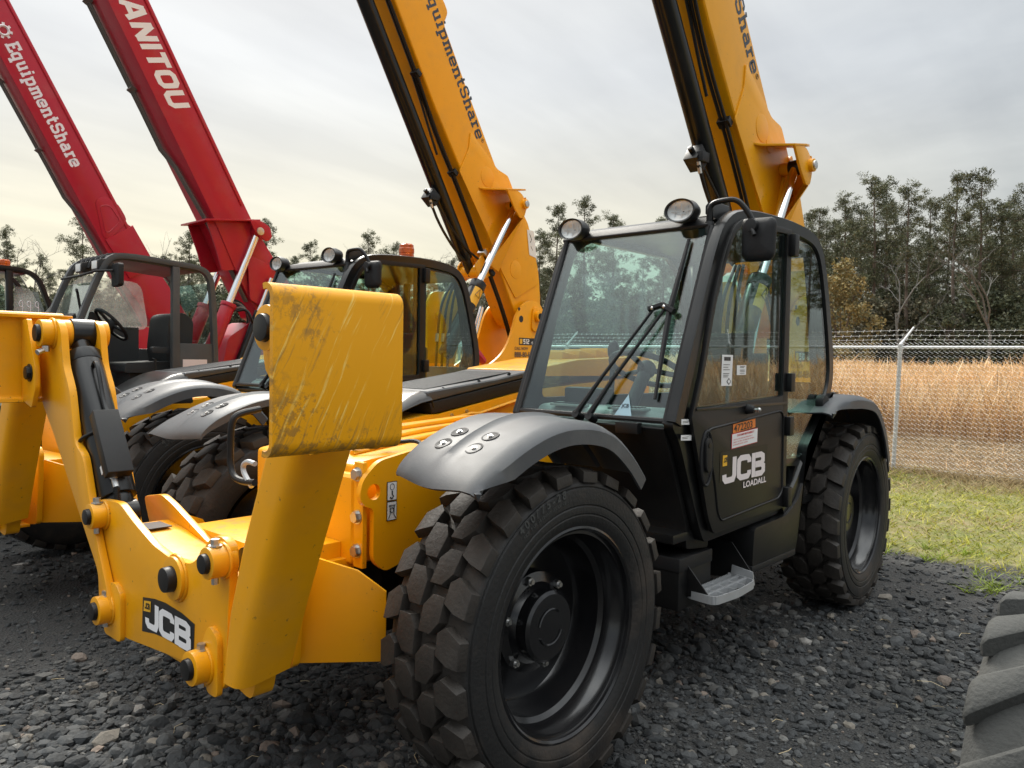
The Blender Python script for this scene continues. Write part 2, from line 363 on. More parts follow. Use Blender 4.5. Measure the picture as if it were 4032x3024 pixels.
class MB:
    def __init__(s):
        s.v = []; s.f = []
    def add(s, vs, fs):
        o = len(s.v); s.v += [tuple(v) for v in vs]; s.f += [tuple(i + o for i in f) for f in fs]
        return s
    def box(s, c, d, M=None):
        x, y, z = (k / 2 for k in d); vs = []
        for i in (-x, x):
            for j in (-y, y):
                for k in (-z, z):
                    p = Vector((i, j, k))
                    if M is not None:
                        p = M @ p
                    vs.append(p + Vector(c))
        return s.add(vs, [(0, 1, 3, 2), (4, 6, 7, 5), (0, 4, 5, 1), (2, 3, 7, 6), (0, 2, 6, 4), (1, 5, 7, 3)])
    def bx(s, x0, x1, y0, y1, z0, z1):
        return s.box(((x0 + x1) / 2, (y0 + y1) / 2, (z0 + z1) / 2), (abs(x1 - x0), abs(y1 - y0), abs(z1 - z0)))
    def prism(s, poly, ax, a, b, holes=()):
        n = len(poly)
        if not holes:
            vs = [lift(ax, u, v, a) for u, v in poly] + [lift(ax, u, v, b) for u, v in poly]
            fs = [tuple(range(n)), tuple(range(2 * n - 1, n - 1, -1))] + [(i, (i + 1) % n, n + (i + 1) % n, n + i) for i in range(n)]
            return s.add(vs, fs)
        loops = [list(poly)] + [list(h) for h in holes]
        tri = tessellate_polygon([[Vector((u, v, 0)) for u, v in l] for l in loops])
        flat = [p for l in loops for p in l]; m = len(flat)
        vs = [lift(ax, u, v, a) for u, v in flat] + [lift(ax, u, v, b) for u, v in flat]
        fs = [tuple(t) for t in tri] + [tuple(i + m for i in reversed(t)) for t in tri]
        o = 0
        for l in loops:
            k = len(l)
            fs += [(o + i, o + (i + 1) % k, m + o + (i + 1) % k, m + o + i) for i in range(k)]
            o += k
        return s.add(vs, fs)
    def quad3(s, pts, th):
        """slab from 3-D polygon, thickness th along its normal"""
        P = [Vector(p) for p in pts]; n = (P[1] - P[0]).cross(P[2] - P[0]).normalized(); k = len(P)
        vs = P + [p + n * th for p in P]
        return s.add(vs, [tuple(range(k)), tuple(range(2 * k - 1, k - 1, -1))] + [(i, (i + 1) % k, k + (i + 1) % k, k + i) for i in range(k)])
    def cyl(s, p0, p1, r0, r1=None, n=18, hole=0.0):
        r1 = r0 if r1 is None else r1
        p0 = Vector(p0); p1 = Vector(p1); d = (p1 - p0).normalized()
        a = d.orthogonal().normalized(); b = d.cross(a)
        vs = []
        for p, r in ((p0, r0), (p1, r1)):
            vs += [p + (a * math.cos(t) + b * math.sin(t)) * r for t in [2 * math.pi * i / n for i in range(n)]]
        fs = [(i, (i + 1) % n, n + (i + 1) % n, n + i) for i in range(n)]
        fs += [tuple(range(n - 1, -1, -1)), tuple(range(n, 2 * n))]
        return s.add(vs, fs)
    def tube(s, pts, r, n=8, sec=None, closed=False, smooth=0):
        P = [Vector(p) for p in pts]
        for _ in range(smooth):
            Q = [P[0]]
            for i in range(len(P) - 1):
                Q += [P[i] * 0.75 + P[i + 1] * 0.25, P[i] * 0.25 + P[i + 1] * 0.75]
            Q.append(P[-1]); P = Q
        if sec is None:
            sec = [(math.cos(2 * math.pi * i / n), math.sin(2 * math.pi * i / n)) for i in range(n)]
        n = len(sec); m = len(P); ref = None; vs = []
        if isinstance(r, (list, tuple)) and len(r) != m:
            r = [float(np.interp(i / (m - 1), np.linspace(0, 1, len(r)), r)) for i in range(m)]
        for i in range(m):
            if closed:
                d = (P[(i + 1) % m] - P[i - 1])
            else:
                d = P[min(i + 1, m - 1)] - P[max(i - 1, 0)]
            d.normalize()
            if ref is None:
                ref = d.orthogonal().normalized()
                if abs(d.y) < 0.9:
                    ref = (Vector((0, 1, 0)) - d * d.y).normalized()
            ref = (ref - d * ref.dot(d)).normalized(); b = d.cross(ref)
            rr = r[i] if isinstance(r, (list, tuple)) else r
            vs += [P[i] + (ref * u + b * v) * rr for u, v in sec]
        fs = []
        for i in range(m if closed else m - 1):
            j = (i + 1) % m
            fs += [(i * n + k, i * n + (k + 1) % n, j * n + (k + 1) % n, j * n + k) for k in range(n)]
        if not closed:
            fs += [tuple(range(n - 1, -1, -1)), tuple(range((m - 1) * n, m * n))]
        return s.add(vs, fs)
    def lathe(s, prof, c, ax='y', n=56, close=False):
        """prof: (r, h) pairs turned about the axis through c"""
        vs = []; m = len(prof)
        for i in range(n):
            t = 2 * math.pi * i / n
            for r, h in prof:
                u, v = r * math.cos(t), r * math.sin(t)
                p = lift(ax, u, v, h)
                vs.append((p[0] + c[0], p[1] + c[1], p[2] + c[2]))
        fs = []
        for i in range(n):
            j = (i + 1) % n
            for k in range(m if close else m - 1):
                l = (k + 1) % m
                fs.append((i * m + k, i * m + l, j * m + l, j * m + k))
        return s.add(vs, fs)
    def grid(s, P):
        """sheet through rows of 3-D points"""
        a = len(P); b = len(P[0])
        return s.add([p for row in P for p in row], [(i * b + j, i * b + j + 1, (i + 1) * b + j + 1, (i + 1) * b + j) for i in range(a - 1) for j in range(b - 1)])
    def ball(s, c, r, n=12, m=8):
        rr = r if isinstance(r, (tuple, list)) else (r, r, r)
        vs = [(c[0], c[1], c[2] - rr[2])]
        for i in range(1, m):
            a = -math.pi / 2 + math.pi * i / m
            for j in range(n):
                t = 2 * math.pi * j / n
                vs.append((c[0] + rr[0] * math.cos(a) * math.cos(t), c[1] + rr[1] * math.cos(a) * math.sin(t), c[2] + rr[2] * math.sin(a)))
        vs.append((c[0], c[1], c[2] + rr[2])); L = len(vs) - 1
        fs = [(0, 1 + (j + 1) % n, 1 + j) for j in range(n)]
        for i in range(m - 2):
            fs += [(1 + i * n + j, 1 + i * n + (j + 1) % n, 1 + (i + 1) * n + (j + 1) % n, 1 + (i + 1) * n + j) for j in range(n)]
        fs += [(L, 1 + (m - 2) * n + j, 1 + (m - 2) * n + (j + 1) % n) for j in range(n)]
        return s.add(vs, fs)
    def build(s, name, material, parent=None, bevel=0.0, smooth=32, solid=0.0, seg=2):
        me = bpy.data.meshes.new(name)
        me.from_pydata(s.v, [], s.f)
        bm = bmesh.new(); bm.from_mesh(me)
        if solid:
            bmesh.ops.recalc_face_normals(bm, faces=bm.faces[:])
            r = bmesh.ops.solidify(bm, geom=bm.faces[:], thickness=solid)
        bmesh.ops.recalc_face_normals(bm, faces=bm.faces[:])
        if bevel:
            es = [e for e in bm.edges if len(e.link_faces) == 2 and e.calc_face_angle(0) > R(28)]
            bmesh.ops.bevel(bm, geom=es, offset=bevel, segments=seg, affect='EDGES', clamp_overlap=True, profile=0.6)
        bm.to_mesh(me); bm.free()
        if smooth:
            me.polygons.foreach_set('use_smooth', [True] * len(me.polygons))
            me.set_sharp_from_angle(angle=R(smooth))
        me.materials.append(MATS[material])
        o = bpy.data.objects.new(name, me); COL.objects.link(o)
        if parent is not None:
            o.parent = parent
        return o

def tag(o, label=None, cat=None, group=None, kind=None):
    if label: o['label'] = label
    if cat: o['category'] = cat
    if group: o['group'] = group
    if kind: o['kind'] = kind
    return o
def empty(name, loc=(0, 0, 0), rz=0.0):
    o = bpy.data.objects.new(name, None); COL.objects.link(o)
    o.location = loc; o.rotation_euler = (0, 0, rz); o.empty_display_size = 0.2
    return o
KIDS = {}
def copy_tree(root, parent=None):
    c = root.copy(); COL.objects.link(c)
    if parent is not None:
        c.parent = parent
    for ch in list(root.children):
        copy_tree(ch, c)
    return c

# ---------------------------------------------------------------- lettering
GLY = {  # polylines on a unit cell: x 0..w, y 0..1
 'J': (0.80, [[(0.70, 1.0), (0.70, 0.28), (0.62, 0.12), (0.42, 0.11), (0.20, 0.11), (0.12, 0.20), (0.11, 0.36)]]),
 'C': (0.86, [[(0.76, 0.66), (0.76, 0.78), (0.68, 0.88), (0.50, 0.89), (0.24, 0.89), (0.12, 0.80), (0.11, 0.62), (0.11, 0.38), (0.12, 0.20), (0.24, 0.11), (0.50, 0.11), (0.68, 0.12), (0.76, 0.22), (0.76, 0.34)]]),
 'B': (0.90, [[(0.12, 0.0), (0.12, 1.0)], [(0.24, 0.89), (0.60, 0.89), (0.73, 0.82), (0.74, 0.63), (0.62, 0.53), (0.24, 0.52)], [(0.24, 0.50), (0.64, 0.49), (0.77, 0.40), (0.77, 0.20), (0.64, 0.11), (0.24, 0.11)]]),
 'E': (0.72, [[(0.16, 0.0), (0.16, 1.0)], [(0.0, 0.08), (0.64, 0.08), (0.64, 0.30)], [(0.0, 0.92), (0.62, 0.92), (0.62, 0.70)], [(0.16, 0.50), (0.48, 0.50)]]),
 'q': (0.72, [[(0.46, 0.64), (0.16, 0.63), (0.09, 0.54), (0.09, 0.18), (0.16, 0.08), (0.46, 0.08)], [(0.50, 0.72), (0.50, -0.28)], [(0.32, -0.22), (0.68, -0.22)]]),
 'u': (0.74, [[(0.14, 0.72), (0.14, 0.18), (0.22, 0.08), (0.50, 0.08)], [(0.54, 0.72), (0.54, 0.0)], [(0.0, 0.65), (0.14, 0.65)], [(0.40, 0.65), (0.54, 0.65)], [(0.54, 0.07), (0.70, 0.07)]]),
 'i': (0.42, [[(0.20, 0.72), (0.20, 0.0)], [(0.04, 0.65), (0.20, 0.65)], [(0.02, 0.07), (0.38, 0.07)], [(0.20, 1.0), (0.20, 0.84)]]),
 'p': (0.74, [[(0.16, 0.72), (0.16, -0.28)], [(0.0, -0.22), (0.34, -0.22)], [(0.0, 0.65), (0.14, 0.65)], [(0.20, 0.63), (0.52, 0.63), (0.60, 0.54), (0.60, 0.18), (0.52, 0.08), (0.20, 0.08)]]),
 'm': (1.02, [[(0.16, 0.72), (0.16, 0.0)], [(0.0, 0.65), (0.14, 0.65)], [(0.0, 0.07), (0.30, 0.07)], [(0.18, 0.63), (0.42, 0.63), (0.50, 0.55), (0.50, 0.0)], [(0.52, 0.63), (0.76, 0.63), (0.84, 0.55), (0.84, 0.0)], [(0.40, 0.07), (0.62, 0.07)], [(0.74, 0.07), (0.98, 0.07)]]),
 'e': (0.70, [[(0.10, 0.36), (0.60, 0.36), (0.60, 0.54), (0.52, 0.64), (0.18, 0.64), (0.09, 0.54), (0.09, 0.18), (0.18, 0.08), (0.50, 0.08), (0.60, 0.16)]]),
 'n': (0.76, [[(0.16, 0.72), (0.16, 0.0)], [(0.0, 0.65), (0.14, 0.65)], [(0.0, 0.07), (0.32, 0.07)], [(0.18, 0.63), (0.50, 0.63), (0.58, 0.55), (0.58, 0.0)], [(0.44, 0.07), (0.74, 0.07)]]),
 't': (0.54, [[(0.20, 0.96), (0.20, 0.18), (0.28, 0.08), (0.50, 0.08)], [(0.02, 0.65), (0.46, 0.65)]]),
 'S': (0.78, [[(0.64, 0.70), (0.64, 0.82), (0.54, 0.91), (0.22, 0.91), (0.11, 0.82), (0.11, 0.62), (0.20, 0.53), (0.56, 0.48), (0.66, 0.39), (0.66, 0.18), (0.56, 0.09), (0.20, 0.09), (0.10, 0.18), (0.10, 0.30)]]),
 'h': (0.76, [[(0.16, 1.0), (0.16, 0.0)], [(0.0, 0.93), (0.14, 0.93)], [(0.0, 0.07), (0.32, 0.07)], [(0.18, 0.63), (0.50, 0.63), (0.58, 0.55), (0.58, 0.0)], [(0.44, 0.07), (0.74, 0.07)]]),
 'a': (0.74, [[(0.14, 0.62), (0.46, 0.63), (0.54, 0.55), (0.54, 0.0)], [(0.52, 0.38), (0.20, 0.38), (0.10, 0.30), (0.10, 0.16), (0.18, 0.08), (0.50, 0.08)], [(0.54, 0.07), (0.70, 0.07)]]),
 'r': (0.58, [[(0.18, 0.72), (0.18, 0.0)], [(0.02, 0.65), (0.16, 0.65)], [(0.0, 0.07), (0.38, 0.07)], [(0.20, 0.58), (0.32, 0.63), (0.54, 0.63)]]),
 'A': (0.94, [[(0.06, 0.0), (0.37, 1.0)], [(0.80, 0.0), (0.49, 1.0)], [(0.24, 0.30), (0.62, 0.30)], [(0.36, 0.90), (0.50, 0.90)]]),
 'N': (0.88, [[(0.12, 0.0), (0.12, 1.0)], [(0.74, 0.0), (0.74, 1.0)], [(0.14, 0.98), (0.72, 0.02)]]),
 'I': (0.34, [[(0.15, 0.0), (0.15, 1.0)]]),
 'T': (0.78, [[(0.37, 0.0), (0.37, 0.80)], [(0.0, 0.89), (0.74, 0.89)]]),
 'O': (0.90, [[(0.26, 0.11), (0.60, 0.11), (0.74, 0.22), (0.75, 0.40), (0.75, 0.62), (0.74, 0.78), (0.60, 0.89), (0.26, 0.89), (0.12, 0.78), (0.11, 0.62), (0.11, 0.40), (0.12, 0.22), (0.26, 0.11)]]),
 'U': (0.88, [[(0.12, 1.0), (0.12, 0.26), (0.24, 0.11), (0.62, 0.11), (0.74, 0.26), (0.74, 1.0)]]),
 'M': (1.05, [[(0.12, 0.0), (0.12, 1.0)], [(0.90, 0.0), (0.90, 1.0)], [(0.16, 0.98), (0.51, 0.3), (0.86, 0.98)]]),
 '5': (0.80, [[(0.70, 0.90), (0.13, 0.90), (0.13, 0.56), (0.58, 0.56), (0.69, 0.46), (0.69, 0.20), (0.58, 0.10), (0.10, 0.10)]]),
 '1': (0.52, [[(0.34, 0.0), (0.34, 0.90), (0.08, 0.90)]]),
 '2': (0.80, [[(0.10, 0.90), (0.58, 0.90), (0.69, 0.80), (0.69, 0.60), (0.58, 0.51), (0.24, 0.48), (0.13, 0.40), (0.13, 0.10), (0.72, 0.10)]]),
 '0': (0.82, [[(0.26, 0.10), (0.56, 0.10), (0.69, 0.22), (0.69, 0.78), (0.56, 0.90), (0.26, 0.90), (0.13, 0.78), (0.13, 0.22), (0.26, 0.10)]]),
 '6': (0.80, [[(0.66, 0.90), (0.25, 0.90), (0.13, 0.78), (0.13, 0.22), (0.25, 0.10), (0.56, 0.10), (0.68, 0.22), (0.68, 0.42), (0.56, 0.54), (0.15, 0.54)]]),
 '-': (0.40, [[(0.06, 0.45), (0.32, 0.45)]]),
}
def ribbon(pl, t):
    """mitred strip along a polyline, left and right outlines"""
    P = [Vector(p) for p in pl]; n = len(P); L = []; Rr = []
    closed = (P[0] - P[-1]).length < 1e-6
    for i in range(n):
        if closed:
            a = P[i] - P[i - 1 if i else n - 2]; b = P[(i + 1) if i < n - 1 else 1] - P[i]
        else:
            a = P[i] - P[i - 1] if i else P[1] - P[0]; b = P[i + 1] - P[i] if i < n - 1 else a
        a = a.normalized(); b = b.normalized(); na = Vector((-a.y, a.x)); nb = Vector((-b.y, b.x))
        m = (na + nb)
        if m.length < 1e-4:
            m = na
        m.normalize(); k = 1 / max(0.45, m.dot(na))
        L.append(P[i] + m * (t / 2 * k)); Rr.append(P[i] - m * (t / 2 * k))
    return L, Rr
def stroke_text(name, text, org, u, v, h, material, parent, t=0.19, wx=1.0, shear=0.0, gap=0.06, off=0.0008):
    """flat lettering lying on a surface: org = lower-left corner, u = reading direction, v = up of the letters"""
    org = Vector(org); u = Vector(u).normalized(); v = Vector(v).normalized(); nn = u.cross(v)
    mb = MB(); x = 0.0
    for ch in text:
        w, pls = GLY[ch]
        for q, pl in enumerate(pls):
            L, Rr = ribbon(pl, t)
            vs = []
            for p in L + Rr:
                vs.append(org + u * ((x + p.x * wx + p.y * shear) * h) + v * (p.y * h) + nn * (off * (1 + 0.3 * q)))
            m = len(L)
            mb.add(vs, [(i, i + 1, m + i + 1, m + i) for i in range(m - 1)])
        x += (w + gap) * wx
    return mb.build(name, material, parent, smooth=0)
def flat(name, pts, material, parent, th=0.0015):
    return MB().quad3(pts, th).build(name, material, parent, smooth=0)
def font_text(name, text, org, u, v, h, material, parent, bold=0.0, sx=1.0, off=0.001, ext=0.0):
    cu = bpy.data.curves.new('t', 'FONT'); cu.body = text; cu.size = 1.0; cu.offset = bold; cu.extrude = ext; cu.resolution_u = 3
    ob = bpy.data.objects.new('t', cu); COL.objects.link(ob)
    bpy.context.view_layer.update()
    me = bpy.data.meshes.new_from_object(ob.evaluated_get(bpy.context.evaluated_depsgraph_get()))
    bpy.data.objects.remove(ob)
    org = Vector(org); u = Vector(u).normalized(); v = Vector(v).normalized(); nn = u.cross(v)
    k = h / 0.73
    for w in me.vertices:
        w.co = org + u * (w.co.x * k * sx) + v * (w.co.y * k) + nn * (off + w.co.z * k)
    me.materials.clear(); me.materials.append(MATS[material]); me.name = name
    o = bpy.data.objects.new(name, me); COL.objects.link(o); o.parent = parent
    return o

# ---------------------------------------------------------------- wheels
def tyre_mesh(Rr=0.59, half=0.188, pitch=24, base=0.553, rimr=0.372):
    mb = MB()
    k = Rr / 0.59
    prof = [(rimr, -0.150), (rimr + 0.006, -0.168), (0.40 * k, -0.180), (0.44 * k, -half), (0.49 * k, -half), (0.528 * k, -half + 0.006), (0.537 * k, -half + 0.012), (base * k, -0.145), (base * k + 0.006, 0), (base * k, 0.145),
            (0.537 * k, half - 0.012), (0.528 * k, half - 0.006), (0.5215 * k, half - 0.010), (0.519 * k, half - 0.003), (0.462 * k, half), (0.460 * k, half - 0.0035), (0.456 * k, half - 0.0035), (0.454 * k, half), (0.430 * k, half - 0.001), (0.428 * k, half - 0.004), (0.424 * k, half - 0.004), (0.422 * k, half - 0.002), (0.40 * k, 0.180), (rimr + 0.006, 0.168), (rimr, 0.150)]
    mb.lathe(prof, (0, 0, 0), 'y', 96)
    p = 2 * math.pi / pitch
    mid = [(0.003, -0.42), (0.003, 0.16), (0.036, 0.43), (0.097, 0.43), (0.097, -0.12), (0.060, -0.42)]
    shl = [(0.090, -0.24), (0.090, 0.24), (0.124, 0.40), (0.187, 0.14), (0.187, -0.46), (0.146, -0.40)]
    for q in range(pitch):
        for poly, sg, ph in ((mid, 1, 0.5), (shl, 1, 0.0), (mid, -1, 0.0), (shl, -1, 0.5)):
            th = (q + ph) * p
            jit = random.uniform(-0.02, 0.02)
            cy = sum(a for a, b in poly) / 6; cb = sum(b for a, b in poly) / 6
            vs = []
            for lay in (0, 1):
                for a, b in poly:
                    if lay:
                        a = cy + (a - cy) * 0.90; b = cb + (b - cb) * 0.90
                    r = (base - 0.012 if lay == 0 else 0.592 - (0.014 if a > 0.16 else 0.0)) * k
                    # the tread runs downhill outwards at the front of the wheel
                    t = th + (b + jit) * p
                    vs.append((r * math.cos(t), sg * a * half / 0.188, r * math.sin(t)))
            fs = [(0, 1, 2, 3, 4, 5), (6, 7, 8, 9, 10, 11)] + [(i, (i + 1) % 6, 6 + (i + 1) % 6, 6 + i) for i in range(6)]
            mb.add(vs, fs)
    return mb
def make_wheel(parent, loc, flip=False, yaw=0.0):
    w = tyre_mesh().build('wheel', 'tyre_rubber', parent, bevel=0.006, seg=2, smooth=45)
    w.location = loc; w.rotation_euler = (0, R(random.uniform(0, 15)), math.pi if flip else yaw)
    rim = MB()
    rim.lathe([(0.352, 0.150), (0.381, 0.150), (0.3845, 0.160), (0.3835, 0.170), (0.374, 0.173), (0.366, 0.166), (0.362, 0.120), (0.352, 0.108), (0.342, 0.060), (0.326, 0.045), (0.318, -0.035), (0.300, -0.060), (0.200, -0.066), (0.180, -0.060), (0.03, -0.060), (0.03, -0.075), (0.315, -0.075), (0.352, -0.15)], (0, 0, 0), 'y', 72)
    rim.build('rim', 'rim_black', w, smooth=35)
    hub = MB()
    hub.lathe([(0.001, 0.070), (0.118, 0.070), (0.130, 0.062), (0.134, 0.02), (0.150, 0.0), (0.185, -0.01), (0.19, -0.06)], (0, 0, 0), 'y', 48)
    hub.tube([(0.065 * math.cos(t), 0.072, 0.065 * math.sin(t)) for t in np.linspace(0.3, 2.4, 12)], 0.004, 5)
    hub.tube([(0.065 * math.cos(t), 0.072, 0.065 * math.sin(t)) for t in np.linspace(3.6, 5.9, 12)], 0.004, 5)
    hub.build('hub_cap', 'rim_black', w, bevel=0)
    for i in range(6):
        t = i * math.pi / 3 + 0.35
        MB().cyl((0.168 * math.cos(t), -0.010, 0.168 * math.sin(t)), (0.168 * math.cos(t), 0.012, 0.168 * math.sin(t)), 0.016, n=6).cyl((0.168 * math.cos(t), 0.012, 0.168 * math.sin(t)), (0.168 * math.cos(t), 0.022, 0.168 * math.sin(t)), 0.009, n=10).build('wheel_nut', 'steel', w, smooth=20)
    # raised size marking on the outer sidewall
    if not flip:
        mk = MB()
        def arc(text, r, h, t0, adv):
            t = t0
            for ch in text:
                if ch != ' ':
                    o = font_text('mark', ch, (0, 0, 0), (1, 0, 0), (0, 0, 1), h, 'tyre_rubber', None, bold=0.02, ext=0.0)
                    c, s_ = math.cos(t), math.sin(t)
                    vs = [(r * c - v.co.x * s_ + v.co.z * c, 0.1890, r * s_ + v.co.x * c + v.co.z * s_) for v in o.data.vertices]
                    mk.add(vs, [tuple(f.vertices) for f in o.data.polygons])
                    me = o.data; bpy.data.objects.remove(o); bpy.data.meshes.remove(me)
                t += adv * (0.5 if ch in ' 1I/-' else 0.62)
        arc('400/75-28', 0.500, 0.030, 1.02, 0.098)
        arc('NOT FOR HIGHWAY SERVICE', 0.480, 0.012, 1.03, 0.036)
        mk.build('size_marking', 'dusty_rubber', w, smooth=0)
    return w

def fender(name, prof, y0, y1, ridge, parent, bolts=(), flip=False):
    sg = -1 if flip else 1
    # smooth the measured profile with a Catmull-Rom curve
    fine_ = []
    for i in range(len(prof) - 1):
        P = [Vector(prof[max(0, i - 1)]), Vector(prof[i]), Vector(prof[i + 1]), Vector(prof[min(len(prof) - 1, i + 2)])]
        for t in (0.0, 1 / 3, 2 / 3):
            fine_.append(tuple(0.5 * (2 * P[1] + (P[2] - P[0]) * t + (2 * P[0] - 5 * P[1] + 4 * P[2] - P[3]) * t * t + (3 * P[1] - P[0] - 3 * P[2] + P[3]) * t ** 3)))
    prof = fine_ + [prof[-1]]
    rows = []; n = len(prof)
    ys = [y0 - 0.001, y0, y0 + 0.02, ridge - 0.05, ridge - 0.018, ridge, ridge + 0.018, ridge + 0.05, y1 - 0.05, y1 - 0.012, y1, y1 + 0.004]
    dz = [-0.045, -0.012, 0.0, 0.004, 0.002, 0.013, 0.002, 0.002, -0.004, -0.020, -0.034, -0.085]
    for i, (x, z) in enumerate(prof):
        a = Vector(prof[max(0, i - 1)]); b = Vector(prof[min(n - 1, i + 1)]); d = (b - a).normalized(); nn = Vector((-d.y, d.x))
        if nn.y < 0: nn = -nn
        fr = min(1.0, i / 9.0); row = []
        for y, q in zip(ys, dz):
            if y == ridge: q = 0.003 + 0.011 * min(1, max(0, (i - 4) / 6))
            f = (y - y0) / (y1 - y0)
            f = min(1, max(0, f)); nose = (1 - fr) * 0.022 * math.sin(f * math.pi)      # the drooping front edge
            if q < -0.05 or (q < -0.01 and f == 0): q = q * (0.20 + 0.80 * fr)
            row.append((x + nn.x * q + nose * 0.6 - 0.075 * (1 - f) * (1 - fr), sg * y, z + nn.y * q - nose - 0.012 * (1 - f) * (1 - fr)))
        rows.append(row)
    o = MB().grid(rows).build(name, 'grey_plastic', parent, solid=0.010, smooth=35)
    for (bx_, by, bz, nx, nz) in bolts:
        b0 = Vector((bx_, sg * by, bz)); nn = Vector((nx, 0, nz)).normalized(); a = Vector((0, 1, 0)); c = nn.cross(a)
        ring = []
        for rr, hh in ((0.033, -0.002), (0.031, 0.003), (0.027, 0.0028), (0.0235, 0.0006), (0.006, 0.0004)):
            ring.append([b0 + (a * math.cos(t) + c * math.sin(t)) * rr + nn * hh for t in np.linspace(0, 2 * math.pi, 21)])
        MB().grid(ring).build('bolt_recess_shade', 'black_plastic', o, smooth=60)  # raised ring; its black colour paints the shade of a dimple
        MB().cyl(b0 - nn * 0.004, b0 + nn * 0.002, 0.0105, n=16).cyl(b0, b0 + nn * 0.007, 0.0085, n=6).build('fender_bolt', 'steel', o, smooth=20)
    return o

# ---------------------------------------------------------------- yellow telehandler
def weld(par, c, ax, r, t=0.006):
    c = Vector(c); d = Vector(ax).normalized(); a = d.orthogonal().normalized(); b = d.cross(a); mb = MB()
    n = 44
    mb.tube([c + (a * math.cos(2 * math.pi * i / n) + b * math.sin(2 * math.pi * i / n)) * (r + 0.0012 * math.sin(i * 2.9)) for i in range(n)], t, 6, closed=True)
    return mb.build('weld_bead', 'yellow_paint', par, smooth=60)

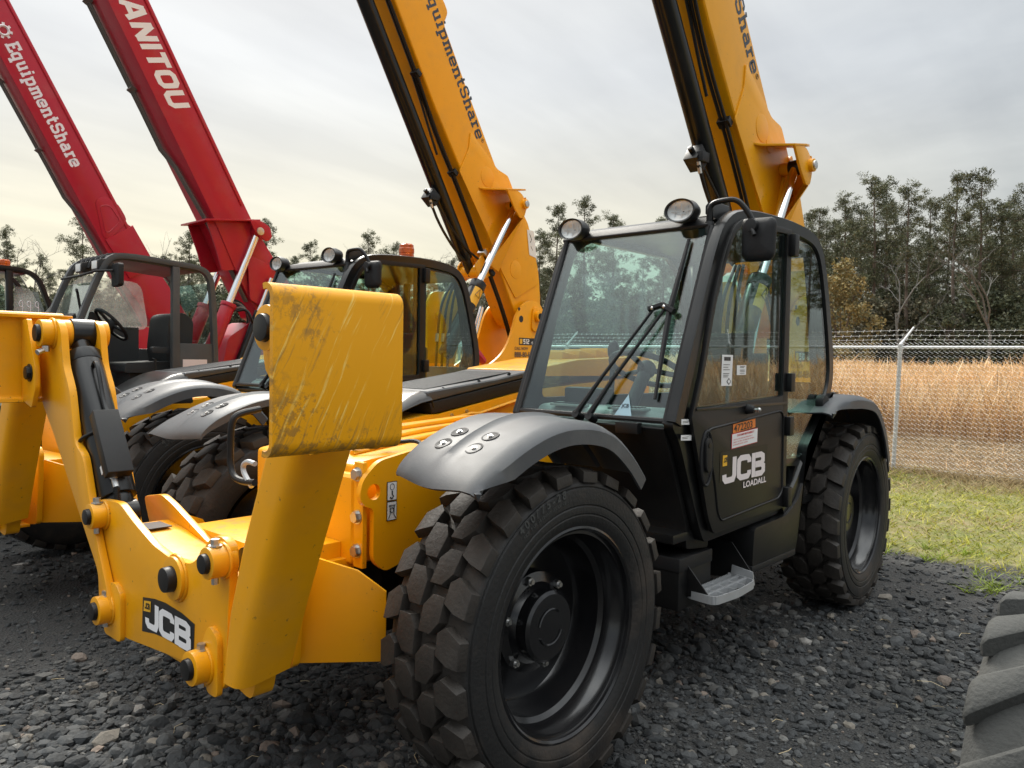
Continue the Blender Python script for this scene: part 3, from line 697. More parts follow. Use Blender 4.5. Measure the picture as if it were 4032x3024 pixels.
def stabiliser(T):
    """front frame with its two folded legs, rams and feet"""
    # frame
    out = rp([(-0.600, 0.945), (-0.540, 0.970), (-0.360, 0.980), (-0.230, 0.928), (-0.047, 0.869), (0.080, 0.850), (0.252, 0.858), (0.313, 0.899), (0.395, 0.978), (0.470, 0.988), (0.520, 0.960), (0.492, 0.520), (0.458, 0.492), (0.353, 0.470), (0.254, 0.516), (0.124, 0.508), (-0.295, 0.466), (-0.431, 0.490), (-0.520, 0.545), (-0.575, 0.720)], 0.03)
    fr = MB().prism(out, 'x', 0.955, 0.985).build('stabiliser_frame', 'yellow_paint', T, bevel=0.004)
    back = rp([(-0.72, 0.930), (-0.545, 0.960), (-0.445, 0.935), (-0.138, 0.832), (0.10, 0.80), (0.252, 0.80), (0.395, 0.95), (0.48, 0.97), (0.53, 0.93), (0.49, 0.50), (0.25, 0.47), (-0.30, 0.46), (-0.50, 0.52)], 0.03)
    MB().prism(back, 'x', 0.715, 0.745).build('rear_plate', 'yellow_paint', fr, bevel=0.004)
    deck = [(-0.47, 0.865), (-0.30, 0.850), (-0.10, 0.815), (0.10, 0.790), (0.30, 0.790)]
    dk = MB()
    dk.prism(deck + [(y, z - 0.015) for y, z in reversed(deck)], 'x', 0.746, 0.954)
    dk.bx(0.746, 0.954, -0.40, 0.40, 0.475, 0.490)
    dk.build('deck_plate', 'yellow_paint', fr, bevel=0.002)
    MB().bx(0.79, 0.91, -0.45, -0.33, 0.862, 0.866).build('ram_slot_shade', 'black_decal', fr, smooth=0)  # flat black sheet on the deck, painting the dark of an open slot
    def pinned(par, p, q, r, rr):
        o = MB().cyl(p, q, r, n=28).build('pin_boss', 'yellow_paint', par, bevel=0.004)
        q = Vector(q); d = (q - Vector(p)).normalized()
        MB().cyl(q - d * 0.01, q + d * 0.016, rr, rr * 0.92, n=22).build('pivot_pin', 'black_satin', par, bevel=0.003)
    for (y, z, x1, r, rr) in ((-0.500, 0.912, 1.045, 0.050, 0.033), (0.480, 0.915, 1.045, 0.050, 0.033), (-0.408, 0.560, 1.055, 0.055, 0.036), (0.392, 0.563, 1.055, 0.055, 0.036)):
        pinned(fr, (0.96, y, z), (x1, y, z), r, rr); weld(fr, (0.988 if abs(y) > 0.45 else 1.006, y, z), (1, 0, 0), r + 0.003)
    MB().cyl((0.98, 0.150, 0.792), (1.005, 0.150, 0.792), 0.075, n=28).build('pin_collar', 'yellow_paint', fr, bevel=0.004)
    weld(fr, (0.987, 0.150, 0.792), (1, 0, 0), 0.078)
    MB().cyl((1.0, 0.150, 0.792), (1.035, 0.150, 0.792), 0.045, 0.042, n=24).build('pivot_pin', 'black_satin', fr, bevel=0.003)
    for y, z in ((-0.365, 0.575), (0.430, 0.575)):
        MB().prism(rp([(y - 0.095, z - 0.125), (y + 0.07, z - 0.125), (y + 0.07, z + 0.06), (y + 0.01, z + 0.10), (y - 0.095, z + 0.07)] if y < 0 else [(y - 0.03, z - 0.10), (y + 0.045, z - 0.10), (y + 0.045, z + 0.09), (y - 0.015, z + 0.125), (y - 0.06, z + 0.06)], 0.025), 'x', 0.984, 1.004).build('pin_pad', 'yellow_paint', fr, bevel=0.004)
    for y, z in ((-0.500, 0.912), (0.480, 0.915), (-0.408, 0.560), (0.392, 0.563)):
        MB().cyl((1.015, y, z + 0.045), (1.015, y, z + 0.072), 0.014, n=6).cyl((1.015, y, z + 0.049), (1.015, y, z + 0.053), 0.021, n=14).build('locking_bolt', 'steel', fr, smooth=20)
        MB().cyl((1.015, y, z - 0.045), (1.015, y, z - 0.070), 0.011, n=6).build('locking_nut', 'steel', fr, smooth=20)
    # beam back to the chassis, with the splayed guard plate
    be = MB(); be.bx(0.44, 0.715, -0.33, 0.33, 0.50, 0.86); be.bx(0.40, 0.715, -0.36, 0.36, 0.74, 0.80)
    be.build('frame_beam', 'yellow_paint', fr, bevel=0.004)
    for sg in (1, -1):
        P = [(0.735, 0.405, 0.500), (0.470, 0.645, 0.500), (0.470, 0.645, 0.745), (0.543, 0.579, 0.820), (0.690, 0.445, 0.885)]
        P = [(a, sg * b, c) for a, b, c in P]
        MB().quad3(P, 0.016 * sg).build('guard_plate', 'yellow_paint', fr, bevel=0.002)
    # right leg, open towards the middle of the machine
    arm = [(-1.190, 1.648), (-1.185, 1.536), (-1.165, 1.41), (-1.150, 1.33), (-1.000, 1.200), (-0.640, 0.847), (-0.480, 0.690), (-0.470, 0.560), (-0.405, 0.505), (-0.340, 0.560), (-0.490, 0.800), (-0.570, 0.960), (-0.650, 1.140), (-0.735, 1.175), (-0.800, 1.400), (-0.875, 1.500), (-0.905, 1.650), (-0.940, 1.690), (-1.00, 1.705), (-1.08, 1.700)]
    arm = rp(arm, 0.035)
    lg = MB().prism(arm, 'x', 0.988, 1.018)
    lg.prism(arm, 'x', 0.832, 0.860)
    lg.quad3([(0.862, -1.150, 1.55), (0.986, -1.150, 1.55), (0.986, -1.130, 1.33), (0.862, -1.130, 1.33)], 0.02)
    lg.quad3([(0.862, -1.120, 1.33), (0.986, -1.120, 1.33), (0.986, -0.985, 1.205), (0.862, -0.985, 1.205)], 0.02)
    lg.quad3([(0.862, -0.975, 1.205), (0.986, -0.975, 1.205), (0.986, -0.480, 0.715), (0.862, -0.480, 0.715)], 0.02)
    L = lg.build('stabiliser_leg', 'yellow_paint', T, bevel=0.003)
    pinned(L, (1.015, -1.010, 1.640), (1.072, -1.010, 1.640), 0.060, 0.040); weld(L, (1.02, -1.010, 1.640), (1, 0, 0), 0.063)
    for xa, xb in ((0.950, 0.99), (0.858, 0.880), (0.800, 0.834)):
        MB().cyl((xa, -1.010, 1.640), (xb, -1.010, 1.640), 0.062, n=24).build('pin_boss', 'yellow_paint', L, bevel=0.003)
    MB().cyl((1.05, -0.985, 1.585), (1.05, -0.985, 1.560), 0.015, n=6).cyl((1.065, -0.975, 1.565), (1.09, -0.965, 1.555), 0.012, n=8).build('locking_bolt', 'steel', L, smooth=20)
    ram('stabiliser_ram', T, (0.915, -1.010, 1.640), (0.915, -0.505, 0.905))
    foot(T, -1, 0.05)
    # left leg: closed outward face with a rounded front edge
    lg = MB(); secs = []
    for z, yi, yo in ((0.555, 0.535, 0.635), (0.78, 0.578, 0.725), (1.00, 0.655, 0.820), (1.26, 0.770, 0.935), (1.50, 0.870, 1.040), (1.60, 0.900, 1.075)):
        poly = rp([(0.850, yi), (1.020, yi), (1.020, yo), (0.840, yo)], [0.012, 0.02, 0.055, 0.006], 5)
        secs.append([(x, y, z + (0.02 if x < 0.9 else 0)) for x, y in poly])
    k = len(secs[0])
    vs = [p for s_ in secs for p in s_]
    fs = [(i * k + j, i * k + (j + 1) % k, (i + 1) * k + (j + 1) % k, (i + 1) * k + j) for i in range(len(secs) - 1) for j in range(k)]
    fs += [tuple(range(k)), tuple(range((len(secs) - 1) * k, len(secs) * k))]
    lg.add(vs, fs)
    lg.prism(rp([(0.39, 0.50), (0.56, 0.47), (0.60, 0.62), (0.52, 0.75), (0.36, 0.62)], 0.04), 'x', 0.86, 0.93)
    L = lg.build('stabiliser_leg', 'yellow_paint', T, smooth=35)
    MB().prism(rp([(0.82, 1.50), (0.95, 1.48), (1.02, 1.60), (0.96, 1.72), (0.86, 1.73), (0.80, 1.64)], 0.05), 'x', 1.022, 1.045).build('pin_pad', 'yellow_paint', L, bevel=0.004)
    pinned(L, (1.02, 0.890, 1.635), (1.085, 0.890, 1.635), 0.062, 0.040); weld(L, (1.047, 0.890, 1.635), (1, 0, 0), 0.065)
    ram('stabiliser_ram', T, (0.900, 0.885, 1.600), (0.900, 0.520, 0.905), plain=True)
    foot(T, 1)
    # guard loops beside the leg
    LOOPS(T)

LOOP_A = [(0.72, 0.008, 1.20), (0.72, 0.012, 1.30), (0.70, 0.015, 1.335), (0.60, 0.01, 1.35)][::-1] + [(0.72, 0.006, 1.149), (0.72, 0.028, 1.10), (0.72, 0.105, 1.088), (0.72, 0.19, 1.096)]
LOOP_B = [(0.72, 0.17, 1.08), (0.72, 0.115, 1.115), (0.72, 0.10, 1.150), (0.72, 0.138, 1.170), (0.72, 0.19, 1.165)]
def LOOPS(T):
    MB().tube(LOOP_A, 0.013, 10, smooth=2).build('guard_loop', 'black_satin', T)
    MB().tube(LOOP_B, 0.010, 8, smooth=2).build('hose_guard', 'galvanised', T)

def ram(name, T, p0, p1, plain=False):
    p0 = Vector(p0); p1 = Vector(p1); d = (p1 - p0).normalized(); x = Vector((1, 0, 0)); s_ = d.cross(x).normalized()
    if s_.y < 0: s_ = -s_
    L = (p1 - p0).length
    if plain:
        m = MB().cyl(p0, p1, 0.040, n=24).cyl(p1 - x * 0.05, p1 + x * 0.04, 0.05, n=20)
        return m.build(name, 'black_paint', T, bevel=0.003)
    m = MB()
    m.cyl(p0 - x * 0.062, p0 + x * 0.035, 0.068, n=28)
    m.cyl(p0 + d * 0.02, p0 + d * 0.13, 0.040, n=20)
    m.cyl(p0 + d * 0.115, p1 - d * 0.075, 0.070, n=32)
    m.cyl(p0 + d * 0.112, p0 + d * 0.165, 0.0722, n=32)
    m.cyl(p1 - d * 0.09, p1 - d * 0.02, 0.055, 0.05, n=24)
    m.cyl(p1 - x * 0.05, p1 + x * 0.04, 0.058, n=24)
    o = m.build(name, 'black_paint', T, bevel=0.003)
    if plain: return o
    c = p0 + d * (L * 0.60)
    ang = math.atan2(d.y, d.z)
    M = Matrix((x, s_, d)).transposed()
    b = c + s_ * 0.108 + x * 0.02 + d * 0.085
    MB().box(b, (0.10, 0.055, 0.29), M).build('valve_block', 'black_satin', o, bevel=0.004)
    t = [p0 + d * 0.22 + s_ * 0.062, p0 + d * 0.21 + s_ * 0.10, p0 + d * 0.25 + s_ * 0.115, p0 + d * 0.40 + s_ * 0.085, p0 + d * 0.50 + s_ * 0.10]
    MB().tube(t, 0.0095, 8, smooth=2).build('feed_pipe', 'black_paint', o)
    t = [c + s_ * 0.06 + x * 0.05, c - s_ * 0.02 + x * 0.088 - d * 0.01, c - s_ * 0.075 + x * 0.075, c - s_ * 0.085 + x * 0.06 + d * 0.05, c - s_ * 0.085 + x * 0.06 + d * 0.11]
    MB().tube(t, 0.0085, 8, smooth=2).build('feed_pipe', 'black_paint', o)
    e = c - s_ * 0.085 + x * 0.06 + d * 0.11
    MB().cyl(e, e + d * 0.05, 0.012, n=6).cyl(e + d * 0.05, e + d * 0.085, 0.0105, n=12).build('hose_fitting', 'steel', o, smooth=20)
    def spring(a, b_, r):
        a = Vector(a); b_ = Vector(b_); mb = MB(); mb.tube([a, b_], r * 0.75, 8)
        k = 16
        for i in range(k):
            q = a.lerp(b_, (i + 0.5) / k); dd = (b_ - a).normalized(); mb.cyl(q - dd * 0.0018, q + dd * 0.0018, r, n=10)
        return mb
    spring(e + d * 0.085, e + d * 0.24 + s_ * 0.03, 0.0125).build('guarded_hose', 'black_satin', o)
    e = c + s_ * 0.075 + d * 0.195 + x * 0.03
    MB().cyl(e, e + d * 0.035, 0.015, n=6).cyl(e + d * 0.035, e + d * 0.075, 0.012, n=12).build('hose_fitting', 'steel', o, smooth=20)
    spring(e + d * 0.075, e + d * 0.20 - s_ * 0.05, 0.0145).build('guarded_hose', 'black_satin', o)
    MB().box(e + x * 0.035 - d * 0.01, (0.004, 0.03, 0.035), M).build('paper_tag', 'sticker_white', o)
    return o

def foot(T, sg, yo=0.0):
    # ground plate standing upright with its long edges curled inward
    x0, x1 = (0.872, 1.245)
    sec = []
    for a in np.linspace(math.pi * 0.62, 0, 7): sec.append((1.170 + 0.034 * math.sin(math.pi / 2 - a) , 1.694 + 0.034 * math.cos(math.pi / 2 - a)))
    for a in np.linspace(0, math.pi * 0.62, 7): sec.append((1.170 + 0.034 * math.sin(math.pi / 2 - a), 1.362 - 0.034 * math.cos(math.pi / 2 - a)))
    th = 0.014
    rows = [[(x, sg * (y + yo), z) for y, z in sec] for x in np.linspace(x0, x1, 5)]
    # clipped corners at the rear edge
    mb = MB().grid(rows)
    o = mb.build('foot_plate', 'scratched_yellow' if sg > 0 else 'yellow_paint', T, solid=th, smooth=40)
    rib = [(1.175 + yo, 1.700), (1.150, 1.705), (1.040, 1.490), (1.035, 1.400), (1.090, 1.310), (1.175 + yo, 1.340)]
    for xa in (1.058, 0.872):
        MB().prism([(sg * a, b) for a, b in rp(rib, 0.015)], 'x', xa, xa + 0.02).build('rib', 'yellow_paint', o, bevel=0.002)
    MB().cyl((1.06, sg * 1.105, 1.465), (1.098, sg * 1.105, 1.465), 0.030, n=8).cyl((1.079, sg * 1.105, 1.465), (1.084, sg * 1.105, 1.465), 0.040, n=16).build('foot_pin', 'black_satin', o, bevel=0.002)
    return o

def jcb_logo(name, org, u, v, h, mat_, parent, t=0.235, wx=1.0, shear=0.0):
    return stroke_text(name, 'JCB', org, u, v, h, mat_, parent, t=t, wx=wx, gap=0.04, shear=shear)

CAB_Y0, CAB_Y1 = 0.075, 1.035
def build_cab(T):
    OUT = [(-0.79, 1.28), (-0.92, 1.59), (-1.00, 1.78), (-1.13, 2.10), (-1.21, 2.235), (-1.38, 2.300), (-1.86, 2.325), (-2.20, 2.312), (-2.36, 2.270), (-2.455, 2.15), (-2.55, 1.85), (-2.625, 1.57), (-2.615, 1.42), (-2.52, 1.30), (-2.25, 0.98), (-2.12, 0.83), (-1.95, 0.745), (-1.10, 0.720), (-1.05, 0.80), (-0.86, 1.20)]
    OUT = rp(OUT, [0.02, 0.05, 0.05, 0.08, 0.09, 0.12, 0.1, 0.12, 0.12, 0.1, 0.1, 0.1, 0.06, 0.08, 0.1, 0.1, 0.1, 0.03, 0.05, 0.05], 4)
    HA = rp([(-0.935, 1.35), (-1.00, 1.515), (-1.09, 1.83), (-1.20, 2.07), (-1.27, 2.185), (-1.37, 2.235), (-1.86, 2.25), (-1.86, 1.39)], [0.01, 0.05, 0.08, 0.08, 0.06, 0.05, 0.01, 0.01], 3)
    HB = rp([(-1.965, 2.25), (-2.28, 2.235), (-2.385, 2.13), (-2.485, 1.85), (-2.565, 1.56), (-2.555, 1.43), (-2.47, 1.31), (-2.185, 1.03), (-1.965, 1.04)], [0.01, 0.06, 0.08, 0.08, 0.06, 0.05, 0.05, 0.02, 0.01], 3)
    HC = rp([(-1.975, 1.0), (-2.15, 0.985), (-2.05, 0.85), (-1.975, 0.80)], 0.02)
    cab = MB().prism(OUT, 'y', 0.975, 1.020, [HA, HB, HC])
    HR = rp([(-0.97, 1.36), (-1.10, 1.80), (-1.25, 2.16), (-1.40, 2.235), (-2.25, 2.23), (-2.385, 2.12), (-2.50, 1.80), (-2.54, 1.55), (-2.45, 1.36)], 0.05)
    cab.prism(OUT, 'y', CAB_Y0, CAB_Y0 + 0.04, [HR])
    # roof shell, rear frame and floor
    top = [(-1.235, 2.246), (-1.39, 2.302), (-1.60, 2.322), (-1.90, 2.336), (-2.20, 2.320), (-2.36, 2.278), (-2.42, 2.215), (-2.38, 2.190), (-2.30, 2.235), (-1.90, 2.270), (-1.60, 2.262), (-1.40, 2.250), (-1.26, 2.215)]
    cab.prism(top, 'y', CAB_Y0 + 0.042, 0.974)
    cab.bx(-2.58, -0.90, CAB_Y0 + 0.042, 0.974, 0.735, 0.775)
    cab.prism([(-2.60, 1.45), (-2.56, 1.45), (-2.20, 0.98), (-2.05, 0.776), (-2.12, 0.776), (-2.25, 0.95)], 'y', CAB_Y0 + 0.042, 0.974)
    for z0 in (1.45,):
        cab.prism([(-2.595, 1.45), (-2.555, 1.45), (-2.44, 2.02), (-2.38, 2.20), (-2.42, 2.21), (-2.48, 2.02)], 'y', 0.93, 0.974)
        cab.prism([(-2.595, 1.45), (-2.555, 1.45), (-2.44, 2.02), (-2.38, 2.20), (-2.42, 2.21), (-2.48, 2.02)], 'y', CAB_Y0 + 0.042, 0.16)
    c = cab.build('cab', 'black_paint', T, bevel=0.010, smooth=40)
    # rounded outer pillars and roof rail
    rail = [(-0.815, 1.29), (-0.93, 1.585), (-1.01, 1.775), (-1.14, 2.085), (-1.225, 2.215), (-1.38, 2.282), (-1.86, 2.306), (-2.20, 2.293), (-2.345, 2.252), (-2.435, 2.14), (-2.53, 1.85), (-2.603, 1.57), (-2.592, 1.43), (-2.50, 1.31), (-2.235, 0.995), (-2.105, 0.85), (-1.945, 0.768)]
    sec = [(0.030, 0.026), (-0.030, 0.026), (-0.038, 0.012), (-0.038, -0.020), (0.038, -0.020), (0.038, 0.012)]
    MB().tube([(x, 1.012, z) for x, z in rail], 1.0, sec=[(b, a) for a, b in sec], smooth=2).build('cab_pillar', 'black_paint', c, smooth=45)
    # front lower panel
    MB().prism(rp([(-0.800, 1.272), (-0.86, 1.15), (-1.02, 0.80), (-1.03, 0.69), (-1.24, 0.665), (-1.24, 1.272)], 0.02), 'y', CAB_Y0, 0.968).build('front_panel', 'black_satin', c, bevel=0.02, seg=3)
    MB().bx(-1.245, -0.94, 0.30, 0.985, 0.42, 0.665).build('lower_box', 'black_satin', c, bevel=0.012)
    MB().bx(-1.247, -0.935, 0.30, 0.990, 0.600, 0.664).build('trim_band', 'black_plastic', c, bevel=0.008)
    # skirt behind the step, sweeping up to the rear corner
    MB().prism(rp([(-1.545, 0.515), (-2.08, 0.500), (-2.115, 0.590), (-2.215, 1.090), (-2.56, 1.385), (-2.60, 1.39), (-2.22, 0.94), (-2.10, 0.80), (-1.95, 0.735), (-1.56, 0.722)], 0.03), 'y', 0.72, 1.055).build('skirt', 'black_satin', c, bevel=0.012, seg=2)
    MB().bx(-2.085, -1.54, 0.74, 1.058, 0.496, 0.530).build('skirt_trim', 'black_plastic', c, bevel=0.006)
    # glass
    W = [(-0.806, 1.285), (-1.185, 2.205)]
    MB().quad3([(W[0][0], CAB_Y0 + 0.02, W[0][1]), (W[0][0], 0.990, W[0][1]), (W[1][0], 0.990, W[1][1]), (W[1][0], CAB_Y0 + 0.02, W[1][1])], 0.005).build('windscreen', 'front_glass', c, smooth=0)
    fr = MB()
    P0, P1 = W
    def wp(t, y, o=0.006):  # point on the windscreen
        dx, dz = P1[0] - P0[0], P1[1] - P0[1]; l = math.hypot(dx, dz)
        return (P0[0] + dx * t + dz / l * o, y, P0[1] + dz * t - dx / l * o)
    for a, b, w in (((0, CAB_Y0 + 0.03), (1.0, CAB_Y0 + 0.03), 0.018), ((0, 0.975), (1.0, 0.975), 0.016)):
        fr.tube([wp(a[0], a[1], 0.0), wp(0.5, (a[1] + b[1]) / 2, 0.0), wp(b[0], b[1], 0.0)], w, 8)
    fr.tube([wp(0.015, CAB_Y0 + 0.03, 0.0), wp(0.015, 0.975, 0.0)], 0.014, 8)
    fr.build('windscreen_seal', 'black_plastic', c)
    MB().prism(rp([(-1.18, 2.20), (-1.23, 2.248), (-1.215, 2.262), (-1.165, 2.215)], 0.01), 'y', CAB_Y0 + 0.01, 0.96).build('header_rail', 'black_plastic', c, bevel=0.006)
    MB().prism(HA, 'y', 1.036, 1.041).build('door_window', 'side_glass', c, smooth=0)
    MB().prism(HB, 'y', 1.022, 1.027).build('rear_quarter_window', 'side_glass', c, smooth=0)
    MB().prism(HR, 'y', CAB_Y0 + 0.012, CAB_Y0 + 0.017).build('side_window', 'side_glass', c, smooth=0)
    MB().quad3([(-2.575, 0.165, 1.48), (-2.575, 0.925, 1.48), (-2.43, 0.925, 2.12), (-2.43, 0.165, 2.12)], 0.005).build('rear_window', 'side_glass', c, smooth=0)
    MB().prism(HC, 'y', 0.965, 0.970).build('kick_window', 'black_paint', c, smooth=0)
    # door
    DO = rp([(-0.895, 1.315), (-0.975, 1.52), (-1.062, 1.84), (-1.172, 2.085), (-1.255, 2.215), (-1.375, 2.268), (-1.915, 2.282), (-1.930, 0.785), (-1.125, 0.762), (-1.07, 0.84)], [0.01, 0.05, 0.08, 0.08, 0.07, 0.06, 0.01, 0.02, 0.03, 0.05], 3)
    d = MB().prism(DO, 'y', 1.035, 1.056, [HA]).build('door', 'black_satin', T, bevel=0.006, smooth=40)
    MB().bx(-1.915, -0.93, 1.0565, 1.062, 1.345, 1.358).build('window_sill', 'black_paint', d, bevel=0.002)
    pan = rp([(-1.02, 1.255), (-1.865, 1.315), (-1.880, 0.880), (-1.83, 0.845), (-1.190, 0.815), (-1.155, 0.86), (-1.115, 1.02)], [0.06, 0.06, 0.08, 0.03, 0.03, 0.04, 0.06], 4)
    MB().tube([(x, 1.057, z) for x, z in pan], 0.006, 6, closed=True).build('pressed_rim', 'black_satin', d, smooth=60)
    hd = MB()
    el = [(-1.035 + 0.052 * math.cos(t), 1.125 + 0.125 * math.sin(t)) for t in np.linspace(0, 2 * math.pi, 25)[:-1]]
    hd.tube([(x, 1.057, z) for x, z in el], 0.008, 6, closed=True)
    hd.prism([(x * 0.9 - 1.035 * 0.1, z * 0.9 + 1.125 * 0.1) for x, z in el], 'y', 1.0562, 1.0575)
    hd.prism(rp([(-1.005, 1.205), (-1.035, 1.225), (-1.065, 1.19), (-1.06, 1.075), (-1.035, 1.055), (-1.012, 1.08)], 0.015), 'y', 1.057, 1.072)
    hd.build('door_handle', 'black_plastic', d, bevel=0.003)
    MB().cyl((-1.035, 1.072, 1.185), (-1.035, 1.0755, 1.185), 0.012, n=14).build('door_lock', 'black_satin', d)
    kn = MB().cyl((-1.436, 1.056, 1.335), (-1.436, 1.095, 1.335), 0.026, 0.018, n=16).build('catch_knob', 'black_plastic', d, bevel=0.003)
    MB().cyl((-1.436, 1.095, 1.335), (-1.436, 1.125, 1.335), 0.008, n=8).ball((-1.436, 1.118, 1.335), 0.011).build('catch_pin', 'steel', d)
    for z0, z1 in ((2.135, 2.255), (1.412, 1.512), (1.175, 1.278), (0.790, 0.898)):
        h = MB().bx(-1.945, -1.890, 1.045, 1.088, z0, z1).build('hinge', 'black_satin', d, bevel=0.008)
    MB().cyl((-2.425, 1.03, 1.335), (-2.425, 1.075, 1.335), 0.050, n=24).bx(-2.50, -2.43, 1.06, 1.08, 1.315, 1.335).build('window_catch', 'black_plastic', c, bevel=0.004)
    # interior
    MB().prism(rp([(-0.875, 1.22), (-0.93, 1.33), (-1.12, 1.34), (-1.18, 1.22), (-1.20, 0.80), (-1.10, 0.80), (-1.02, 1.0)], 0.03), 'y', 0.14, 0.95).build('dashboard', 'dash_grey', c, bevel=0.015)
    for y0 in (0.24, 0.60):
        v = MB()
        v.bx(-0.965, -0.895, y0, y0 + 0.20, 1.329, 1.342)
        v.build('air_vent', 'dash_grey', c, bevel=0.003)
        sl_ = MB()
        for k in range(9):
            sl_.bx(-0.958, -0.902, y0 + 0.018 + k * 0.019, y0 + 0.027 + k * 0.019, 1.3421, 1.346)
        sl_.build('vent_louvre', 'black_plastic', c)
    MB().bx(-1.16, -1.06, 0.20, 0.46, 1.30, 1.42).build('display_panel', 'black_plastic', c, bevel=0.015)
    st = MB()
    st.prism(rp([(-1.55, 1.10), (-1.55, 1.22), (-1.95, 1.20), (-2.02, 1.22), (-2.12, 1.62), (-2.20, 1.62), (-2.18, 1.10)], 0.05), 'y', 0.34, 0.82)
    st.bx(-2.05, -1.60, 0.38, 0.78, 0.78, 1.10)
    st.prism(rp([(-2.12, 1.60), (-2.16, 1.74), (-2.22, 1.74), (-2.20, 1.60)], 0.02), 'y', 0.44, 0.72)
    st.build('seat', 'seat_fabric', c, bevel=0.05, seg=3)
    ctr = Vector((-1.28, 0.57, 1.52)); nrm = Vector((-0.45, 0, 0.89)).normalized(); a = Vector((0, 1, 0)); b = nrm.cross(a)
    sw = MB().tube([ctr + (a * math.cos(t) + b * math.sin(t)) * 0.19 for t in np.linspace(0, 2 * math.pi, 33)[:-1]], 0.016, 8, closed=True)
    for t in (0.4, 2.75, 4.7):
        sw.tube([ctr, ctr + (a * math.cos(t) + b * math.sin(t)) * 0.18], 0.014, 6)
    sw.ball(ctr, 0.05)
    sw.tube([ctr, (-1.10, 0.57, 1.28)], 0.035, 10)
    sw.build('steering_wheel', 'black_plastic', c, smooth=60)
    MB().tube([(-1.45, 0.22, 0.85), (-1.47, 0.22, 1.45), (-1.48, 0.22, 1.58)], 0.016, 8).ball((-1.48, 0.22, 1.62), (0.035, 0.035, 0.06)).build('joystick', 'black_plastic', c)
    for y in (0.26, 0.40):
        MB().prism(rp([(y - 0.03, 1.72), (y + 0.03, 1.72), (y + 0.03, 2.20), (y - 0.03, 2.20)], 0.025), 'x', -2.36, -2.33).build('head_strap', 'seat_fabric', c)
    # wipers
    MB().tube([wp(0.005, 0.515, 0.05), wp(0.20, 0.60, 0.04), wp(0.555, 0.785, 0.03)], [0.015, 0.009, 0.007], 8).build('wiper_arm', 'black_satin', c)
    MB().tube([wp(0.000, 0.590, 0.05), wp(0.19, 0.665, 0.04), wp(0.560, 0.850, 0.03)], [0.015, 0.009, 0.007], 8).build('wiper_arm', 'black_satin', c)
    wj = MB().tube([wp(0.555, 0.765, 0.035), wp(0.575, 0.83, 0.035), wp(0.54, 0.90, 0.03)], 0.017, 6)
    wj.build('wiper_joint', 'black_satin', c)
    for q in (wp(0.557, 0.787, 0.042), wp(0.562, 0.850, 0.042)):
        MB().ball(q, 0.010).build('wiper_bolt', 'steel', c)
    MB().tube([wp(0.93, 0.880, 0.02), wp(0.55, 0.872, 0.025), wp(0.11, 0.905, 0.02)], [0.009, 0.016, 0.009], 6).build('wiper_blade', 'black_plastic', c)
    for q, y in ((0.0, 0.515), (-0.005, 0.595)):
        MB().cyl(wp(q, y, 0.005), wp(q, y, 0.06), 0.020, n=12).build('wiper_pivot', 'black_satin', c)
    MB().bx(-0.80, -0.76, 0.74, 0.86, 1.235, 1.285).build('washer_bracket', 'black_satin', c, bevel=0.004)
    # lamps on the header
    for y, z in ((0.842, 2.285), (0.184, 2.262)):
        l = MB()
        rows = []
        for xx, k in ((-1.11, 0.86), (-1.105, 1.0), (-1.15, 1.02), (-1.19, 0.85), (-1.215, 0.45), (-1.22, 0.02)):
            rows.append([(xx, y + 0.082 * k * math.cos(t), z + 0.056 * k * math.sin(t)) for t in np.linspace(0, 2 * math.pi, 33)])
        l.grid(rows)
        lo = l.build('work_lamp', 'lamp_black', c, smooth=50)
        MB().grid([[(-1.113 + 0.02 * (1 - k * k), y + 0.071 * k * math.cos(t), z + 0.048 * k * math.sin(t)) for t in np.linspace(0, 2 * math.pi, 33)] for k in (1.0, 0.8, 0.5, 0.2, 0.01)]).build('lens', 'clear_lens', lo, smooth=60)
        rf = MB(); rf.grid([[(-1.150 + 0.03 * k, y + 0.073 * k * math.cos(t), z + 0.049 * k * math.sin(t)) for t in np.linspace(0, 2 * math.pi, 25)] for k in (1.0, 0.7, 0.4, 0.05)])
        for yy in (-0.035, 0.0, 0.035):
            rf.bx(-1.130, -1.126, y + yy - 0.0012, y + yy + 0.0012, z - 0.036, z + 0.036)
        rf.bx(-1.130, -1.126, y - 0.055, y + 0.055, z - 0.0012, z + 0.0012)
        rf.build('reflector', 'lamp_reflector', lo, smooth=0)
        MB().tube([(-1.20, y + 0.02, z - 0.02), (-1.23, y + 0.03, z - 0.06)], 0.02, 8).build('bracket', 'lamp_black', lo)
    # mirror with its looped arm
    mr = MB()
    arm = [(-1.19, 0.955, 2.13), (-1.19, 0.955, 2.27), (-1.19, 0.965, 2.315), (-1.20, 1.02, 2.325), (-1.21, 1.085, 2.325), (-1.225, 1.13, 2.27), (-1.235, 1.155, 2.215)]
    mi = mr.tube(arm, 0.013, 10, smooth=2).build('mirror_arm', 'black_satin', c)
    P = rp([(1.098, 2.215), (1.105, 2.235), (1.250, 2.230), (1.262, 2.205), (1.258, 2.055), (1.235, 2.033), (1.125, 2.033), (1.098, 2.060)], 0.022, 4)
    cy, cz = 1.18, 2.135
    rows = [[(xx, cy + (y - cy) * k, cz + (z - cz) * k) for y, z in P + P[:1]] for xx, k in ((-1.262, 0.96), (-1.256, 1.0), (-1.243, 1.0), (-1.232, 0.93), (-1.222, 0.70), (-1.220, 0.02))]
    ms = MB().grid(rows)
    ms.prism([(cy + (y - cy) * 0.95, cz + (z - cz) * 0.95) for y, z in P], 'x', -1.264, -1.261)
    ms.build('mirror', 'black_plastic', c, smooth=50)
